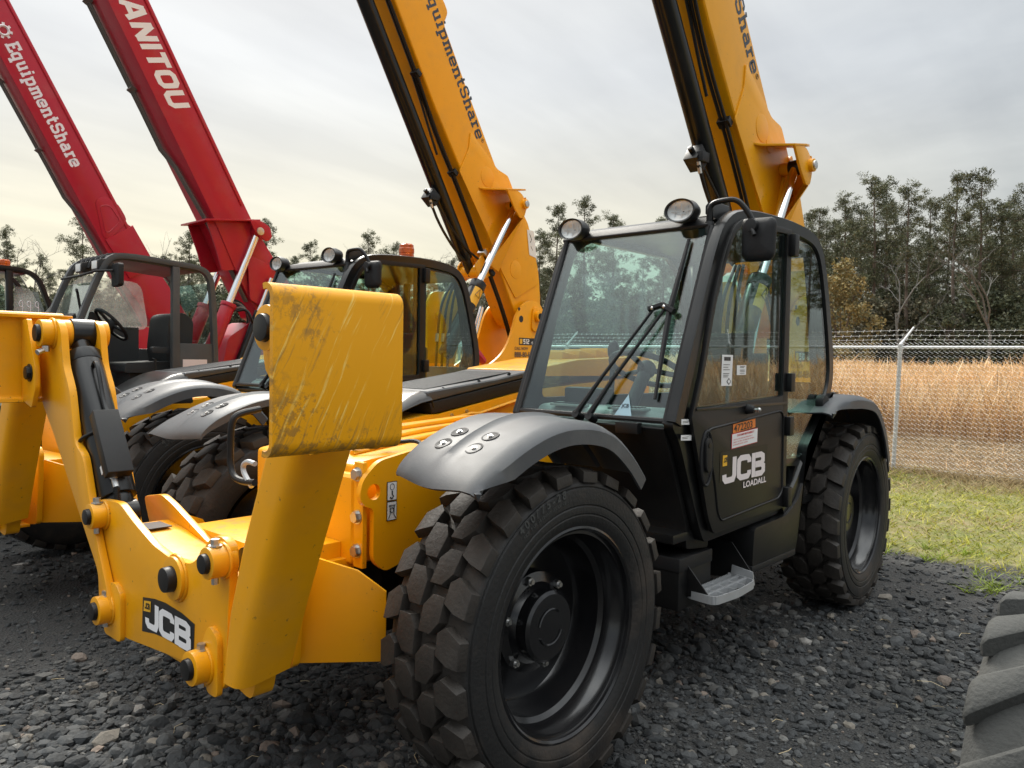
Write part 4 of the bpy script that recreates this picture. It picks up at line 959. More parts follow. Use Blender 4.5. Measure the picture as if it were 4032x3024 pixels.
    MB().cyl((-1.225, 1.160, 2.195), (-1.195, 1.160, 2.195), 0.030, n=20).tube([(-1.205, 1.165, 2.18), (-1.19, 1.185, 2.145)], 0.010, 8).build('mirror_knuckle', 'black_plastic', c, bevel=0.002)
    MB().cyl((-1.195, 0.955, 2.10), (-1.195, 0.955, 2.23), 0.022, n=16).bx(-1.22, -1.19, 0.90, 0.95, 2.12, 2.22).build('mirror_clamp', 'lamp_black', c, bevel=0.003)
    MB().bx(-1.172, -1.168, 0.947, 0.968, 2.105, 2.118).build('clamp_label', 'sticker_white', c)
    # bracket for the beacon plug on the roof front
    MB().prism(rp([(0.93, 2.27), (0.97, 2.25), (0.97, 2.33), (0.95, 2.33), (0.93, 2.31)], 0.005), 'x', -1.36, -1.20).build('roof_bracket', 'lamp_black', c)
    return c

def build_step(T):
    st = MB()
    st.bx(-1.41, -1.02, 0.98, 0.985, 0.47, 0.52)
    out = rp([(-1.02, 0.98), (-1.005, 1.13), (-1.20, 1.150), (-1.40, 1.135), (-1.44, 0.98)], 0.03)
    inn = [(-1.03, 0.985), (-1.018, 1.118), (-1.20, 1.138), (-1.39, 1.123), (-1.428, 0.985)]
    o = MB()
    n = len(out)
    for i in range(n):
        a = out[i]; b = out[(i + 1) % n]
        if a[1] < 0.99 and b[1] < 0.99: continue
        o.quad3([(a[0], a[1], 0.470), (b[0], b[1], 0.470), (b[0], b[1], 0.508), (a[0], a[1], 0.508)], 0.005)
    for y in (1.0, 1.04, 1.085):
        o.bx(-1.42, -1.02, y, y + 0.005, 0.474, 0.504)
        for k in range(26):
            x = -1.41 + k * 0.015
            o.add([(x, y, 0.504), (x + 0.009, y, 0.504), (x + 0.0045, y, 0.514), (x, y + 0.005, 0.504), (x + 0.009, y + 0.005, 0.504), (x + 0.0045, y + 0.005, 0.514)], [(0, 1, 2), (3, 5, 4), (0, 2, 5, 3), (1, 4, 5, 2)])
    for x in (-1.12, -1.22, -1.32):
        o.bx(x, x + 0.005, 0.985, 1.125, 0.474, 0.500)
    o.prism([(0.99, 0.47), (1.12, 0.47), (1.11, 0.535), (1.0, 0.55)], 'x', -1.438, -1.433)
    s = o.build('step', 'galvanised', T, smooth=0)
    MB().prism([(-1.03, 0.80), (-1.03, 0.50), (-1.00, 0.50)], 'y', 0.80, 0.805).build('step_bracket', 'black_satin', s)
    MB().quad3([(-1.012, 0.80, 0.66), (-1.012, 0.99, 0.62), (-1.012, 1.10, 0.50), (-1.012, 0.80, 0.44)], 0.006).build('step_bracket', 'black_satin', s)
    MB().quad3([(-1.445, 0.80, 0.66), (-1.445, 0.99, 0.66), (-1.445, 1.12, 0.50), (-1.445, 0.80, 0.46)], 0.006).build('step_bracket', 'black_satin', s)
    MB().bx(-1.50, -1.25, 0.60, 0.80, 0.45, 0.72).build('step_backing', 'black_satin', s)

BD = (0.566, 0.824)      # boom direction in x-z
BN = (-0.824, 0.566)
def bp(s_, n_):
    return (BD[0] * s_ + BN[0] * n_, BD[1] * s_ + BN[1] * n_)
def build_boom(T):
    lo = [bp(5.2, 4.315), bp(1.70, 4.345), (-3.499, 2.722), (-3.74, 2.36), (-3.98, 1.98), (-4.10, 1.82), (-4.30, 1.76), (-4.46, 1.86), (-4.50, 2.10), (-4.44, 2.45), (-4.30, 2.80), (-4.20, 2.98), (-3.95, 3.22), (-3.879, 3.324), (-3.787, 3.435), (-3.607, 3.467), (-3.087, 4.168), bp(2.32, 4.90), bp(2.40, 5.02), bp(2.52, 5.02), bp(2.70, 4.92), bp(5.2, 4.88)]
    lo = rp(lo, [0, 0, 0, 0.1, 0.1, 0.08, 0.1, 0.1, 0.1, 0.1, 0.1, 0.1, 0.08, 0.03, 0.03, 0.03, 0.02, 0.04, 0.04, 0.06, 0.08, 0], 4)
    b = MB().prism(lo, 'y', -0.20, 0.15).build('boom', 'yellow_paint', T, bevel=0.022, seg=3, smooth=35)
    # doubler plate with weld seam, round plugs
    dl = rp([bp(1.02, 4.345), bp(1.16, 4.60), bp(1.30, 4.72), (-3.607, 3.455), (-3.787, 3.425), (-3.87, 3.32), (-3.95, 3.20), (-4.18, 2.97), (-4.30, 2.72), (-4.40, 2.30), (-4.0, 2.1), (-3.75, 2.36), (-3.49, 2.73)], 0.03)
    MB().prism(dl, 'y', 0.150, 0.162).build('doubler_plate', 'yellow_paint', b, bevel=0.004)
    for c_, r in (((-3.44, 3.335), 0.105), ((-3.585, 3.245), 0.068), ((-3.98, 2.42), 0.10)):
        MB().cyl((c_[0], 0.150, c_[1]), (c_[0], 0.1665, c_[1]), r, n=32).build('round_plug', 'yellow_paint', b, bevel=0.004)
    # ram ear: shelf and cheek plate
    MB().quad3([(-3.30, 0.163, 3.200), (-4.00, 0.163, 3.320), (-3.86, 0.36, 3.270), (-3.70, 0.40, 3.235), (-3.50, 0.40, 3.195), (-3.35, 0.20, 3.195)], 0.016).build('ear_shelf', 'yellow_paint', b, bevel=0.002)
    MB().prism(rp([(-3.50, 3.185), (-3.70, 3.215), (-3.80, 3.16), (-3.845, 3.05), (-3.80, 2.94), (-3.735, 2.93), (-3.62, 3.03)], [0.01, 0.05, 0.05, 0.05, 0.05, 0.02, 0.05]), 'y', 0.375, 0.395).build('ear_plate', 'yellow_paint', b, bevel=0.003)
    MB().prism(rp([(-3.95, 3.24), (-4.10, 2.98), (-3.75, 2.62), (-3.62, 2.52), (-3.66, 2.62), (-3.80, 3.0)], 0.03), 'y', 0.163, 0.185).build('rear_gusset', 'yellow_paint', b, bevel=0.003)
    MB().quad3([(-3.845, 0.385, 3.06), (-3.79, 0.385, 2.94), (-3.50, 0.172, 2.42), (-3.66, 0.172, 2.36), (-3.98, 0.172, 2.90)], 0.014).build('ear_gusset', 'yellow_paint', b, bevel=0.002)
    MB().quad3([(-3.845, 0.385, 3.06), (-3.98, 0.172, 2.90), (-4.02, 0.172, 3.20), (-3.82, 0.385, 3.17)], 0.012).build('ear_gusset', 'yellow_paint', b, bevel=0.002)
    y_ = MB().cyl((-3.80, 0.164, 3.09), (-3.80, 0.425, 3.09), 0.050, n=20); y_.build('ear_boss', 'yellow_paint', b, bevel=0.003)
    MB().cyl((-3.80, 0.41, 3.09), (-3.80, 0.44, 3.09), 0.034, n=16).build('ear_pin', 'steel', b, bevel=0.003)
    # lift ram
    r = MB().cyl((-3.78, 0.28, 3.08), (-3.22, 0.28, 2.17), 0.036, n=24).build('lift_ram_rod', 'chrome', T)
    rb = MB().cyl((-3.22, 0.28, 2.17), (-2.76, 0.28, 1.42), 0.078, n=32).cyl((-3.225, 0.28, 2.178), (-3.18, 0.28, 2.105), 0.084, n=32)
    MB().cyl((-3.80, 0.235, 3.09), (-3.80, 0.33, 3.09), 0.06, n=20).build('ram_eye', 'black_paint', r, bevel=0.003)
    rb = rb.build('lift_ram', 'black_paint', T, bevel=0.003)
    d = Vector((0.46, 0, -0.75)).normalized(); n = Vector((0.75, 0, 0.46)).normalized()
    rows = []
    for t in np.linspace(-0.55, 1.0, 9):
        q = Vector((-3.22, 0.28, 2.17)) + (Vector((0, 1, 0)) * math.cos(t) + n * math.sin(t)) * 0.0795
        rows.append([q + d * 0.08, q + d * 0.27])
    MB().grid(rows).build('warning_label', 'yellow_decal', rb)
    c0 = Vector((-3.22, 0.28, 2.17)) + d * 0.14
    tri = [c0 + (Vector((0, 1, 0)) * math.cos(0.2) + n * math.sin(0.2)) * 0.081 + o for o in (-d * 0.05, d * 0.04 - n * 0.035, d * 0.04 + n * 0.035)]
    MB().tube(tri, 0.004, 4, closed=True).build('warning_sign', 'black_decal', rb)
    # second, compensating ram lower down
    MB().cyl((-3.42, 0.19, 2.00), (-3.25, 0.19, 1.55), 0.026, n=16).build('compensating_ram_rod', 'chrome', T)
    MB().cyl((-3.25, 0.19, 1.60), (-3.05, 0.19, 1.10), 0.055, n=20).build('compensating_ram', 'black_paint', T)
    # extension cylinder hung under the boom
    t = MB()
    a = bp(5.2, 4.135); e = bp(0.14, 4.150)
    t.cyl((a[0], -0.02, a[1]), (e[0], -0.02, e[1]), 0.077, n=32)
    e2 = bp(-0.05, 4.15); t.cyl((e[0], -0.02, e[1]), (e2[0], -0.02, e2[1]), 0.05, n=20)
    tb = t.build('extension_cylinder', 'black_paint', T, bevel=0.002)
    y_ = MB(); q = bp(-0.03, 4.17); y_.cyl((q[0], -0.16, q[1]), (q[0], 0.10, q[1]), 0.07, n=24); y_.prism(rp([bp(0.06, 4.12), bp(-0.12, 4.10), bp(-0.15, 4.40), bp(0.15, 4.40)], 0.03), 'y', 0.085, 0.105); y_.prism(rp([bp(0.06, 4.12), bp(-0.12, 4.10), bp(-0.15, 4.40), bp(0.15, 4.40)], 0.03), 'y', -0.165, -0.145)
    y_.build('cylinder_mount', 'yellow_paint', T, bevel=0.003)
    vb = MB(); q = bp(0.90, 4.00); vb.box((q[0], -0.02, q[1]), (0.13, 0.11, 0.13), Matrix.Rotation(R(-34), 3, 'Y')); q2 = bp(1.00, 3.96); vb.cyl((q[0], -0.02, q[1]), (q2[0], -0.02, q2[1]), 0.022, n=10)
    vb.bx(q[0] - 0.03, q[0] + 0.07, 0.02, 0.07, q[1] - 0.04, q[1] + 0.03)
    vb.build('valve_block', 'black_satin', T, bevel=0.005)
    h = MB(); q = bp(0.88, 3.92); q1 = bp(0.62, 3.92); q2 = bp(0.25, 4.02); q3 = bp(0.0, 4.20)
    h.tube([(q[0], 0.03, q[1]), (q1[0], 0.03, q1[1]), (q2[0], 0.02, q2[1]), (q3[0], 0.0, q3[1])], 0.014, 8, smooth=2)
    q = bp(0.84, 4.02); h.tube([(q[0], 0.0, q[1]), (bp(0.3, 4.10)[0], 0.06, bp(0.3, 4.10)[1]), (bp(0.05, 4.25)[0], 0.09, bp(0.05, 4.25)[1])], 0.012, 8, smooth=2)
    h.build('valve_hose', 'black_satin', T)
    MB().cyl((bp(0.90, 3.93)[0], 0.03, bp(0.90, 3.93)[1]), (bp(0.82, 3.91)[0], 0.03, bp(0.82, 3.91)[1]), 0.015, n=6).build('hose_fitting', 'steel', T, smooth=20)
    # hoses clipped along the underside
    for y, n0 in ((0.075, 4.305), (0.110, 4.300)):
        pts = [bp(5.2, n0 - 0.01), bp(2.02, n0), bp(1.8, n0 - 0.005), bp(1.4, n0 - 0.012), bp(1.02, n0 - 0.005), bp(0.5, n0), bp(0.15, n0 + 0.01), bp(-0.2, n0 + 0.0), bp(-0.55, n0 - 0.02), bp(-0.95, n0 - 0.06)]
        MB().tube([(p[0], y + (0.01 * math.sin(i * 1.7)), p[1]) for i, p in enumerate(pts)], 0.0135, 8, smooth=2).build('boom_hose', 'black_satin', T)
    MB().tube([(p[0], 0.055, p[1]) for p in (bp(2.02, 4.30), bp(1.75, 4.28), bp(1.5, 4.25), bp(1.25, 4.23))], 0.012, 8, smooth=2).build('boom_hose', 'black_satin', T)
    for s_ in (2.02, 1.02, 0.12, -0.12, 3.2):
        q = bp(s_, 4.312)
        MB().box((q[0], 0.095, q[1]), (0.065, 0.095, 0.05), Matrix.Rotation(R(-34.5), 3, 'Y')).build('hose_clip', 'steel' if s_ == 0.12 else 'black_satin', T, bevel=0.004)

def build_body(T):
    # chassis
    ch = MB()
    top = [(0.40, 1.150), (0.30, 1.165), (0.02, 1.190), (-0.25, 1.21), (-0.80, 1.24), (-3.1, 1.24), (-3.1, 0.72), (0.10, 0.72), (0.25, 0.78), (0.40, 0.78)]
    ch.prism(rp(top, 0.02), 'y', -0.36, 0.34)
    ch.prism([(-3.1, 1.10), (-3.1, 0.70), (-4.35, 0.75), (-4.45, 0.90), (-4.45, 1.12), (-3.6, 1.12)], 'y', -0.55, 0.55)
    c = ch.build('chassis', 'yellow_paint', T, bevel=0.012)
    rg = MB()
    for y, z in ((0.20, 0.0), (0.05, 0.0), (-0.12, 0.0)):
        rg.tube([(0.30, y, 1.170 + z), (0.02, y - 0.02, 1.196 + z), (-0.25, y - 0.04, 1.216 + z), (-0.80, y - 0.06, 1.248 + z)], 0.014, 6)
    rg.build('deck_rib', 'yellow_paint', c, smooth=60)
    MB().bx(0.30, 0.44, 0.16, 0.40, 0.775, 1.120).build('front_block', 'yellow_paint', c, bevel=0.03, seg=3)
    MB().bx(0.412, 0.432, 0.395, 0.452, 0.775, 1.17).build('bolting_flange', 'yellow_paint', c, bevel=0.003)
    for z in (1.125, 0.965, 0.838):
        MB().cyl((0.432, 0.420, z), (0.452, 0.420, z), 0.021, n=6).cyl((0.430, 0.420, z), (0.436, 0.420, z), 0.027, n=16).build('flange_bolt', 'steel', c, smooth=20)
    hole = [(0.400 + 0.030 * math.cos(t), 1.062 + 0.030 * math.sin(t)) for t in np.linspace(0, 2 * math.pi, 17)[:-1]]
    eye = rp([(0.465, 1.045), (0.452, 1.11), (0.38, 1.175), (0.20, 1.205), (-0.35, 1.215), (-0.35, 0.86), (0.05, 0.84), (0.30, 0.765), (0.345, 0.755), (0.400, 0.80), (0.400, 1.00), (0.44, 1.01)], 0.03)
    e = MB().prism(eye, 'y', 0.452, 0.476, [hole]).build('lifting_eye', 'yellow_paint', c, bevel=0.0)
    for z0, z1 in ((1.020, 1.093), (0.945, 1.018)):
        flat('pictogram_label', [(0.342, 0.478, z0), (0.294, 0.478, z0), (0.294, 0.478, z1), (0.342, 0.478, z1)], 'black_decal', e, 0.0006)
        flat('pictogram', [(0.339, 0.4795, z0 + 0.003), (0.297, 0.4795, z0 + 0.003), (0.297, 0.4795, z1 - 0.003), (0.339, 0.4795, z1 - 0.003)], 'sticker_white', e, 0.0006)
    MB().tube([(0.318, 0.481, 1.058), (0.318, 0.481, 1.045), (0.312, 0.481, 1.036), (0.320, 0.481, 1.029), (0.328, 0.481, 1.034)], 0.003, 5).tube([(0.318 + 0.010 * math.cos(t), 0.4805, 1.073 + 0.012 * math.sin(t)) for t in np.linspace(0, 6.28, 13)[:-1]], 0.0012, 4, closed=True).tube([(0.318 + 0.008 * math.cos(t), 0.481, 0.985 + 0.009 * math.sin(t)) for t in np.linspace(0, 6.28, 13)[:-1]], 0.0018, 4, closed=True).tube([(0.333, 0.481, 1.003), (0.303, 0.481, 1.003)], 0.0022, 4).tube([(0.328, 0.481, 1.003), (0.327, 0.481, 0.968), (0.335, 0.481, 0.953)], 0.0018, 4).tube([(0.308, 0.481, 1.003), (0.309, 0.481, 0.968), (0.300, 0.481, 0.953)], 0.0018, 4).build('pictogram_lines', 'black_decal', e)
    MB().prism(rp([(0.08, 1.20), (0.08, 1.29), (0.02, 1.30), (-0.12, 1.30), (-0.15, 1.20)], 0.02), 'y', 0.55, 0.66).build('fender_bracket', 'grey_plastic', c, bevel=0.005)
    MB().tube([(0.30, 0.20, 1.19), (0.22, 0.24, 1.225), (0.16, 0.30, 1.215), (0.12, 0.40, 1.23), (0.15, 0.46, 1.20)], 0.009, 8, smooth=2).build('harness', 'black_plastic', c)
    MB().bx(0.16, 0.21, 0.24, 0.28, 1.21, 1.24).build('harness_connector', 'black_plastic', c, bevel=0.003)
    # axles
    MB().cyl((0, -0.80, 0.59), (0, 0.80, 0.59), 0.10, n=16).bx(-0.18, 0.18, -0.25, 0.25, 0.42, 0.74).build('axle', 'black_satin', T, bevel=0.01)
    MB().cyl((-3.068, -0.80, 0.59), (-3.068, 0.80, 0.59), 0.10, n=16).build('axle', 'black_satin', T, bevel=0.01)
    # engine pod on the right flank
    pod = MB()
    lowp = [(-0.37, 1.195), (-0.45, 1.205), (-0.72, 1.240), (-0.80, 1.240), (-1.55, 1.362), (-3.0, 1.45), (-3.0, 0.62), (-0.50, 0.62)]
    pod.prism(rp(lowp, 0.01), 'y', -1.12, -0.50)
    p = pod.build('engine_pod', 'yellow_paint', T, bevel=0.008)
    bt = MB()
    for x, z in ((-0.90, 1.232), (-1.02, 1.250)):
        bt.cyl((x, -0.499, z), (x, -0.490, z), 0.010, n=10)
    bt.build('pod_screw', 'steel', p)
    MB().tube([(-0.85, -0.497, 1.20), (-1.05, -0.495, 1.235), (-1.12, -0.494, 1.232), (-1.6, -0.494, 1.33)], 0.012, 6).build('pod_rib', 'yellow_paint', p, smooth=60)
    hd = [(-0.42, 1.215), (-0.52, 1.285), (-0.66, 1.345), (-0.70, 1.355)]
    # black vented bonnet: side band, sloping top, rounded nose
    MB().prism([(-0.76, 1.244), (-0.735, 1.306), (-1.55, 1.437), (-2.0, 1.50), (-2.0, 1.42), (-1.56, 1.366)], 'y', -1.10, -0.506).build('bonnet_band', 'black_plastic', p, bevel=0.004)
    rows = []
    for y, k in ((-0.500, 0.0), (-0.53, 0.75), (-0.60, 1.0), (-0.85, 1.05), (-1.06, 1.0), (-1.11, 0.6)):
        rows.append([(x - (1 - k) * 0.02, y, 1.20 + (z - 1.20) * (0.72 + 0.28 * k)) for x, z in ((-0.36, 1.192), (-0.43, 1.235), (-0.53, 1.300), (-0.65, 1.352), (-0.735, 1.372), (-0.75, 1.31))])
    MB().grid(rows).build('bonnet_nose', 'black_paint', p, solid=0.006, smooth=50)
    MB().prism([(-0.735, 1.308), (-0.730, 1.372), (-1.30, 1.440), (-1.60, 1.490), (-1.60, 1.446)], 'y', -1.08, -0.515).build('bonnet_vent', 'grey_plastic', p, bevel=0.02, seg=3)
    MB().quad3([(-0.78, -0.60, 1.381), (-0.78, -1.02, 1.381), (-1.50, -1.02, 1.478), (-1.50, -0.60, 1.478)], 0.004).build('vent_mesh', 'vent_mesh', p)
    for x, z in ((-0.86, 1.365), (-1.15, 1.405), (-1.42, 1.45)):
        MB().cyl((x, -0.54, z), (x - 0.01, -0.535, z + 0.025), 0.010, n=8).build('bonnet_screw', 'black_paint', p)
    MB().prism(rp([(-1.61, 1.452), (-1.60, 1.494), (-2.1, 1.565), (-3.00, 1.600), (-3.00, 1.45)], 0.02), 'y', -1.10, -0.505).build('bonnet_lid', 'yellow_paint', p, bevel=0.03, seg=3)
    for k in range(4):
        x = -2.10 - k * 0.20
        MB().prism([(x, 1.50 + 0.06 * min(k, 1)), (x - 0.02, 1.625 + k * 0.012), (x - 0.20, 1.60 + k * 0.008), (x - 0.20, 1.52)], 'y', -0.98, -0.66).build('lid_scoop', 'yellow_paint', p, bevel=0.02, seg=2)
    # rear tower
    tw = rp([(-3.10, 1.24), (-3.45, 1.36), (-3.72, 1.50), (-3.86, 1.66), (-3.97, 1.95), (-4.06, 2.06), (-4.20, 2.13), (-4.40, 2.12), (-4.52, 1.98), (-4.54, 0.85), (-3.10, 0.75)], [0.01, 0.1, 0.1, 0.1, 0.1, 0.08, 0.1, 0.1, 0.08, 0.05, 0.01])
    t = MB().prism(tw, 'y', 0.195, 0.225)
    t.prism(tw, 'y', -0.27, -0.24)
    t.bx(-4.50, -3.30, -0.24, 0.195, 0.80, 1.05)
    t = t.build('tower', 'yellow_paint', T, bevel=0.005)
    y_ = MB().prism(rp([(-4.24, 1.78), (-4.42, 1.78), (-4.44, 2.05), (-4.26, 2.06)], 0.06), 'y', 0.225, 0.245)
    y_.cyl((-4.335, 0.24, 1.95), (-4.335, 0.29, 1.95), 0.062, n=24)
    y_.build('pivot_boss', 'yellow_paint', t, bevel=0.004)
    MB().cyl((-4.335, 0.285, 1.95), (-4.335, 0.30, 1.95), 0.038, n=16).build('pivot_pin', 'black_satin', t)
    MB().cyl((-4.06, 0.224, 1.91), (-4.06, 0.2265, 1.91), 0.038, n=20).cyl((-4.02, 0.224, 2.02), (-4.02, 0.2265, 2.02), 0.020, n=12).build('painted_hole', 'black_decal', t)  # black discs on the solid plate paint the darkness inside two holes
    MB().prism(rp([(-4.36, 1.16), (-4.55, 1.14), (-4.70, 1.0), (-4.72, 0.65), (-4.36, 0.65)], 0.08), 'y', -0.62, 0.55).build('counterweight', 'black_satin', T, bevel=0.03)
    # front inner plates of the tower and hose bundle seen through the cab
    for y in (-0.10, 0.10):
        MB().prism(rp([(-2.90, 1.25), (-2.88, 2.02), (-2.95, 2.14), (-3.18, 2.16), (-3.25, 2.0), (-3.05, 1.25)], 0.05), 'y', y - 0.015, y + 0.015).build('ram_mount', 'yellow_paint', T, bevel=0.003)
    MB().cyl((-3.05, -0.12, 1.90), (-3.05, 0.12, 1.90), 0.05, n=16).build('mount_pin', 'yellow_paint', T)
    for k in range(3):
        y = 0.22 + k * 0.03
        MB().tube([(-2.70 - 0.05 * k, y, 1.30), (-2.72 - 0.05 * k, y, 1.65), (-2.76 - 0.05 * k, y, 2.0), (-2.95, y, 2.25)], 0.013, 8, smooth=2).build('tower_hose', 'black_satin', T)
        MB().cyl((-2.71 - 0.05 * k, y, 1.62), (-2.72 - 0.05 * k, y, 1.70), 0.018, n=6).build('hose_fitting', 'steel', T, smooth=20)

def front_fender_prof():
    return [(0.568, 1.178), (0.535, 1.203), (0.480, 1.233), (0.410, 1.264), (0.320, 1.304), (0.200, 1.342), (0.070, 1.358), (-0.08, 1.345), (-0.20, 1.305), (-0.32, 1.220), (-0.41, 1.130)]
def rear_fender_prof():
    return [(-2.30, 1.300), (-2.38, 1.335), (-2.50, 1.362), (-2.70, 1.380), (-2.90, 1.372), (-3.08, 1.345), (-3.20, 1.285), (-3.30, 1.190), (-3.38, 1.080), (-3.45, 0.935)]

def build_jcb(T):
    build_body(T)
    for (x, y, fl, yw) in ((0, 0.933, False, 0), (0, -0.933, True, 0), (-3.068, 0.933, False, R(2.0)), (-3.068, -0.933, True, 0)):
        make_wheel(T, (x, y, 0.59), fl, yw)
    bl = [(0.395, 0.845, 1.274, 0.5, 1), (0.395, 0.992, 1.270, 0.5, 1), (0.32, 0.845, 1.308, 0.4, 1), (0.32, 0.992, 1.304, 0.4, 1)]
    for fl in (False, True):
        fender('fender', front_fender_prof(), 0.715, 1.150, 0.918, T, bl, fl)
        fender('fender', rear_fender_prof(), 0.715, 1.150, 0.918, T, [(-2.62, 1.0, 1.380, 0, 1), (-2.74, 1.0, 1.386, 0, 1)], fl)
    stabiliser(T)
    build_boom(T)
    build_cab(T)
    build_step(T)
    # writing shared by both machines
    F = [c for c in T.children if c.name.startswith('stabiliser_frame')][0]
    # the decal's lower and upper edges curve like the frame
    top_ = [(-0.131, 0.662), (-0.03, 0.678), (0.06, 0.684), (0.19, 0.678), (0.283, 0.663)]
    bot_ = [(-0.139, 0.533), (-0.03, 0.551), (0.06, 0.558), (0.18, 0.557), (0.274, 0.548)]
    MB().add([(0.9862, y, z) for y, z in bot_] + [(0.9862, y, z) for y, z in top_], [(i, i + 1, 6 + i, 5 + i) for i in range(4)]).build('maker_panel', 'black_decal', F, smooth=0)
    o = jcb_logo('maker_lettering', (0.9872, -0.105, 0.560), (0, 1, 0), (0, 0, 1), 0.098, 'white_decal', F, wx=1.42)
    flat('emblem', [(0.9875, -0.120, 0.614), (0.9875, -0.062, 0.622), (0.9875, -0.058, 0.662), (0.9875, -0.116, 0.653)], 'yellow_decal', F, 0.0006)
    jcb_logo('emblem_lettering', (0.9884, -0.108, 0.626), (0, 1, 0.1), (0, 0, 1), 0.022, 'black_decal', F, wx=0.75)
    B = [c for c in T.children if c.name.startswith('boom') and not c.name.startswith('boom_hose')][0]
    # the name runs down the boom side
    txt = 'EquipmentShare'
    w = sum(GLY[c][0] + 0.06 for c in txt); h = 0.148; length = 1.52
    wx = length / (w * h)
    p = bp(1.175 + length, 4.775)
    stroke_text('boom_lettering', txt, (p[0], 0.1505, p[1]), (-BD[0], 0, -BD[1]), (BN[0], 0, BN[1]), h, 'navy_decal', B, t=0.17, wx=wx)
    q = bp(1.150, 4.862)
    MB().tube([(q[0] + 0.019 * math.cos(t), 0.1515, q[1] + 0.019 * math.sin(t)) for t in np.linspace(0, 6.283, 19)[:-1]], 0.0022, 4, closed=True).build('registered_mark', 'navy_decal', B)
    font_text('registered_letter', 'R', bp3(q, -0.009, -0.010), (-BD[0], 0, -BD[1]), (BN[0], 0, BN[1]), 0.020, 'navy_decal', B, bold=0.01)
def bp3(q, a, b):
    return (q[0] + a * -BD[0] + b * BN[0], 0.1515, q[1] + a * -BD[1] + b * BN[1])

JA = empty('telehandler', (0, 0, 0))
tag(JA, 'near yellow telehandler with a black closed cab, orange 472203 sticker on its door', 'telehandler', 'telehandlers parked in a row')
build_jcb(JA)
JB = copy_tree(JA)
JB.location = (-0.018, -2.927, 0.03); JB.rotation_euler = (0, 0, 0.073)
tag(JB, 'yellow telehandler with black cab and amber roof beacon, second from the right', 'telehandler', 'telehandlers parked in a row')

piv = Vector((-4.335, 0, 1.95))
MB_ = Matrix.Translation(piv + Vector((-0.25, 0, 0.10))) @ Matrix.Rotation(R(-1.6), 4, 'Y') @ Matrix.Translation(-piv)
MT_ = Matrix.Translation(Vector((-0.22, 0, 0.07)))
for ch in JB.children:
    nm = ch.name.split('.')[0]
    if nm in ('boom', 'boom_hose', 'hose_clip', 'extension_cylinder', 'cylinder_mount', 'valve_block', 'valve_hose', 'lift_ram_rod', 'lift_ram') or (nm == 'hose_fitting' and ch.data.vertices[0].co.z > 2.6):
        ch.matrix_local = MB_
    elif nm in ('tower', 'ram_mount', 'mount_pin', 'tower_hose', 'compensating_ram', 'compensating_ram_rod', 'hose_fitting'):
        ch.matrix_local = MT_
def kid(T, nm):
    return [c for c in T.children if c.name.split('.')[0] == nm][0]
def model_panel(T, yz, txt, small=None):
    tw = kid(T, 'tower'); y = 0.2265
    x0, x1, z0, z1 = yz
    flat('model_panel', [(x0, y, z0), (x1, y, z0), (x1, y, z1), (x0, y, z1)], 'black_decal', tw, 0.0006)
    h = z1 - z0
    flat('model_emblem', [(x0 - h * 0.15, y + 0.0015, z0 + h * 0.15), (x0 - h * 0.75, y + 0.0015, z0 + h * 0.15), (x0 - h * 0.75, y + 0.0015, z1 - h * 0.15), (x0 - h * 0.15, y + 0.0015, z1 - h * 0.15)], 'yellow_decal', tw, 0.0006)
    stroke_text('model_number', txt, (x0 - h * 0.95, y + 0.0015, z0 + h * 0.16), (-1, 0, 0), (0, 0, 1), h * 0.68, 'white_decal', tw, t=0.22, wx=0.92)
    if small:
        stroke_text('model_suffix', small, (x0 - h * 2.75, y + 0.0015, z0 + h * 0.16), (-1, 0, 0), (0, 0, 1), h * 0.36, 'white_decal', tw, t=0.2)
    font_text('call_text', 'CALL NOW', (x0 + 0.08, y + 0.001, z0 - 0.055), (-1, 0, 0), (0, 0, 1), 0.034, 'navy_decal', tw, bold=0.012)
    font_text('phone_number', '888-80-RENTS', (x0 + 0.08, y + 0.001, z0 - 0.135), (-1, 0, 0), (0, 0, 1), 0.058, 'navy_decal', tw, bold=0.015)
model_panel(JA, (-4.026, -4.48, 1.582, 1.664), '510', '-56')
model_panel(JB, (-4.026, -4.48, 1.620, 1.700), '512', '-56')

# ---- what only the near machine carries
D = kid(JA, 'door'); C_ = kid(JA, 'cab')
y = 1.0575
flat('maker_panel', [(-1.165, y, 1.000), (-1.68, y, 1.035), (-1.68, y, 1.145), (-1.165, y, 1.140)], 'black_satin', D, 0.0004)
stroke_text('maker_lettering', 'JCB', (-1.190, y + 0.0008, 0.988), (-1, 0, 0.005), (0, 0, 1), 0.122, 'pale_pink_decal', D, t=0.235, wx=1.42, gap=0.06)
flat('emblem', [(-1.188, y + 0.002, 1.074), (-1.232, y + 0.002, 1.074), (-1.232, y + 0.002, 1.124), (-1.188, y + 0.002, 1.126)], 'yellow_decal', D, 0.0006)
jcb_logo('emblem_lettering', (-1.196, y + 0.003, 1.090), (-1, 0, 0.1), (0, 0, 1), 0.022, 'black_decal', D, wx=0.6)
font_text('range_lettering', 'LOADALL', (-1.408, y + 0.001, 0.948), (-1, 0, 0.012), (0, 0, 1), 0.030, 'pale_pink_decal', D, bold=0.03, sx=1.45)
flat('number_sticker', [(-1.288, y, 1.224), (-1.530, y, 1.241), (-1.528, y, 1.288), (-1.288, y, 1.276)], 'orange_sticker', D, 0.0006)
font_text('number_lettering', '472203', (-1.295, y + 0.001, 1.230), (-1, 0, 0.06), (0, 0, 1), 0.036, 'black_decal', D, bold=0.012, sx=1.38)
flat('notice', [(-1.276, y, 1.148), (-1.556, y, 1.163), (-1.558, y, 1.237), (-1.276, y, 1.222)], 'red_decal', D, 0.0005)
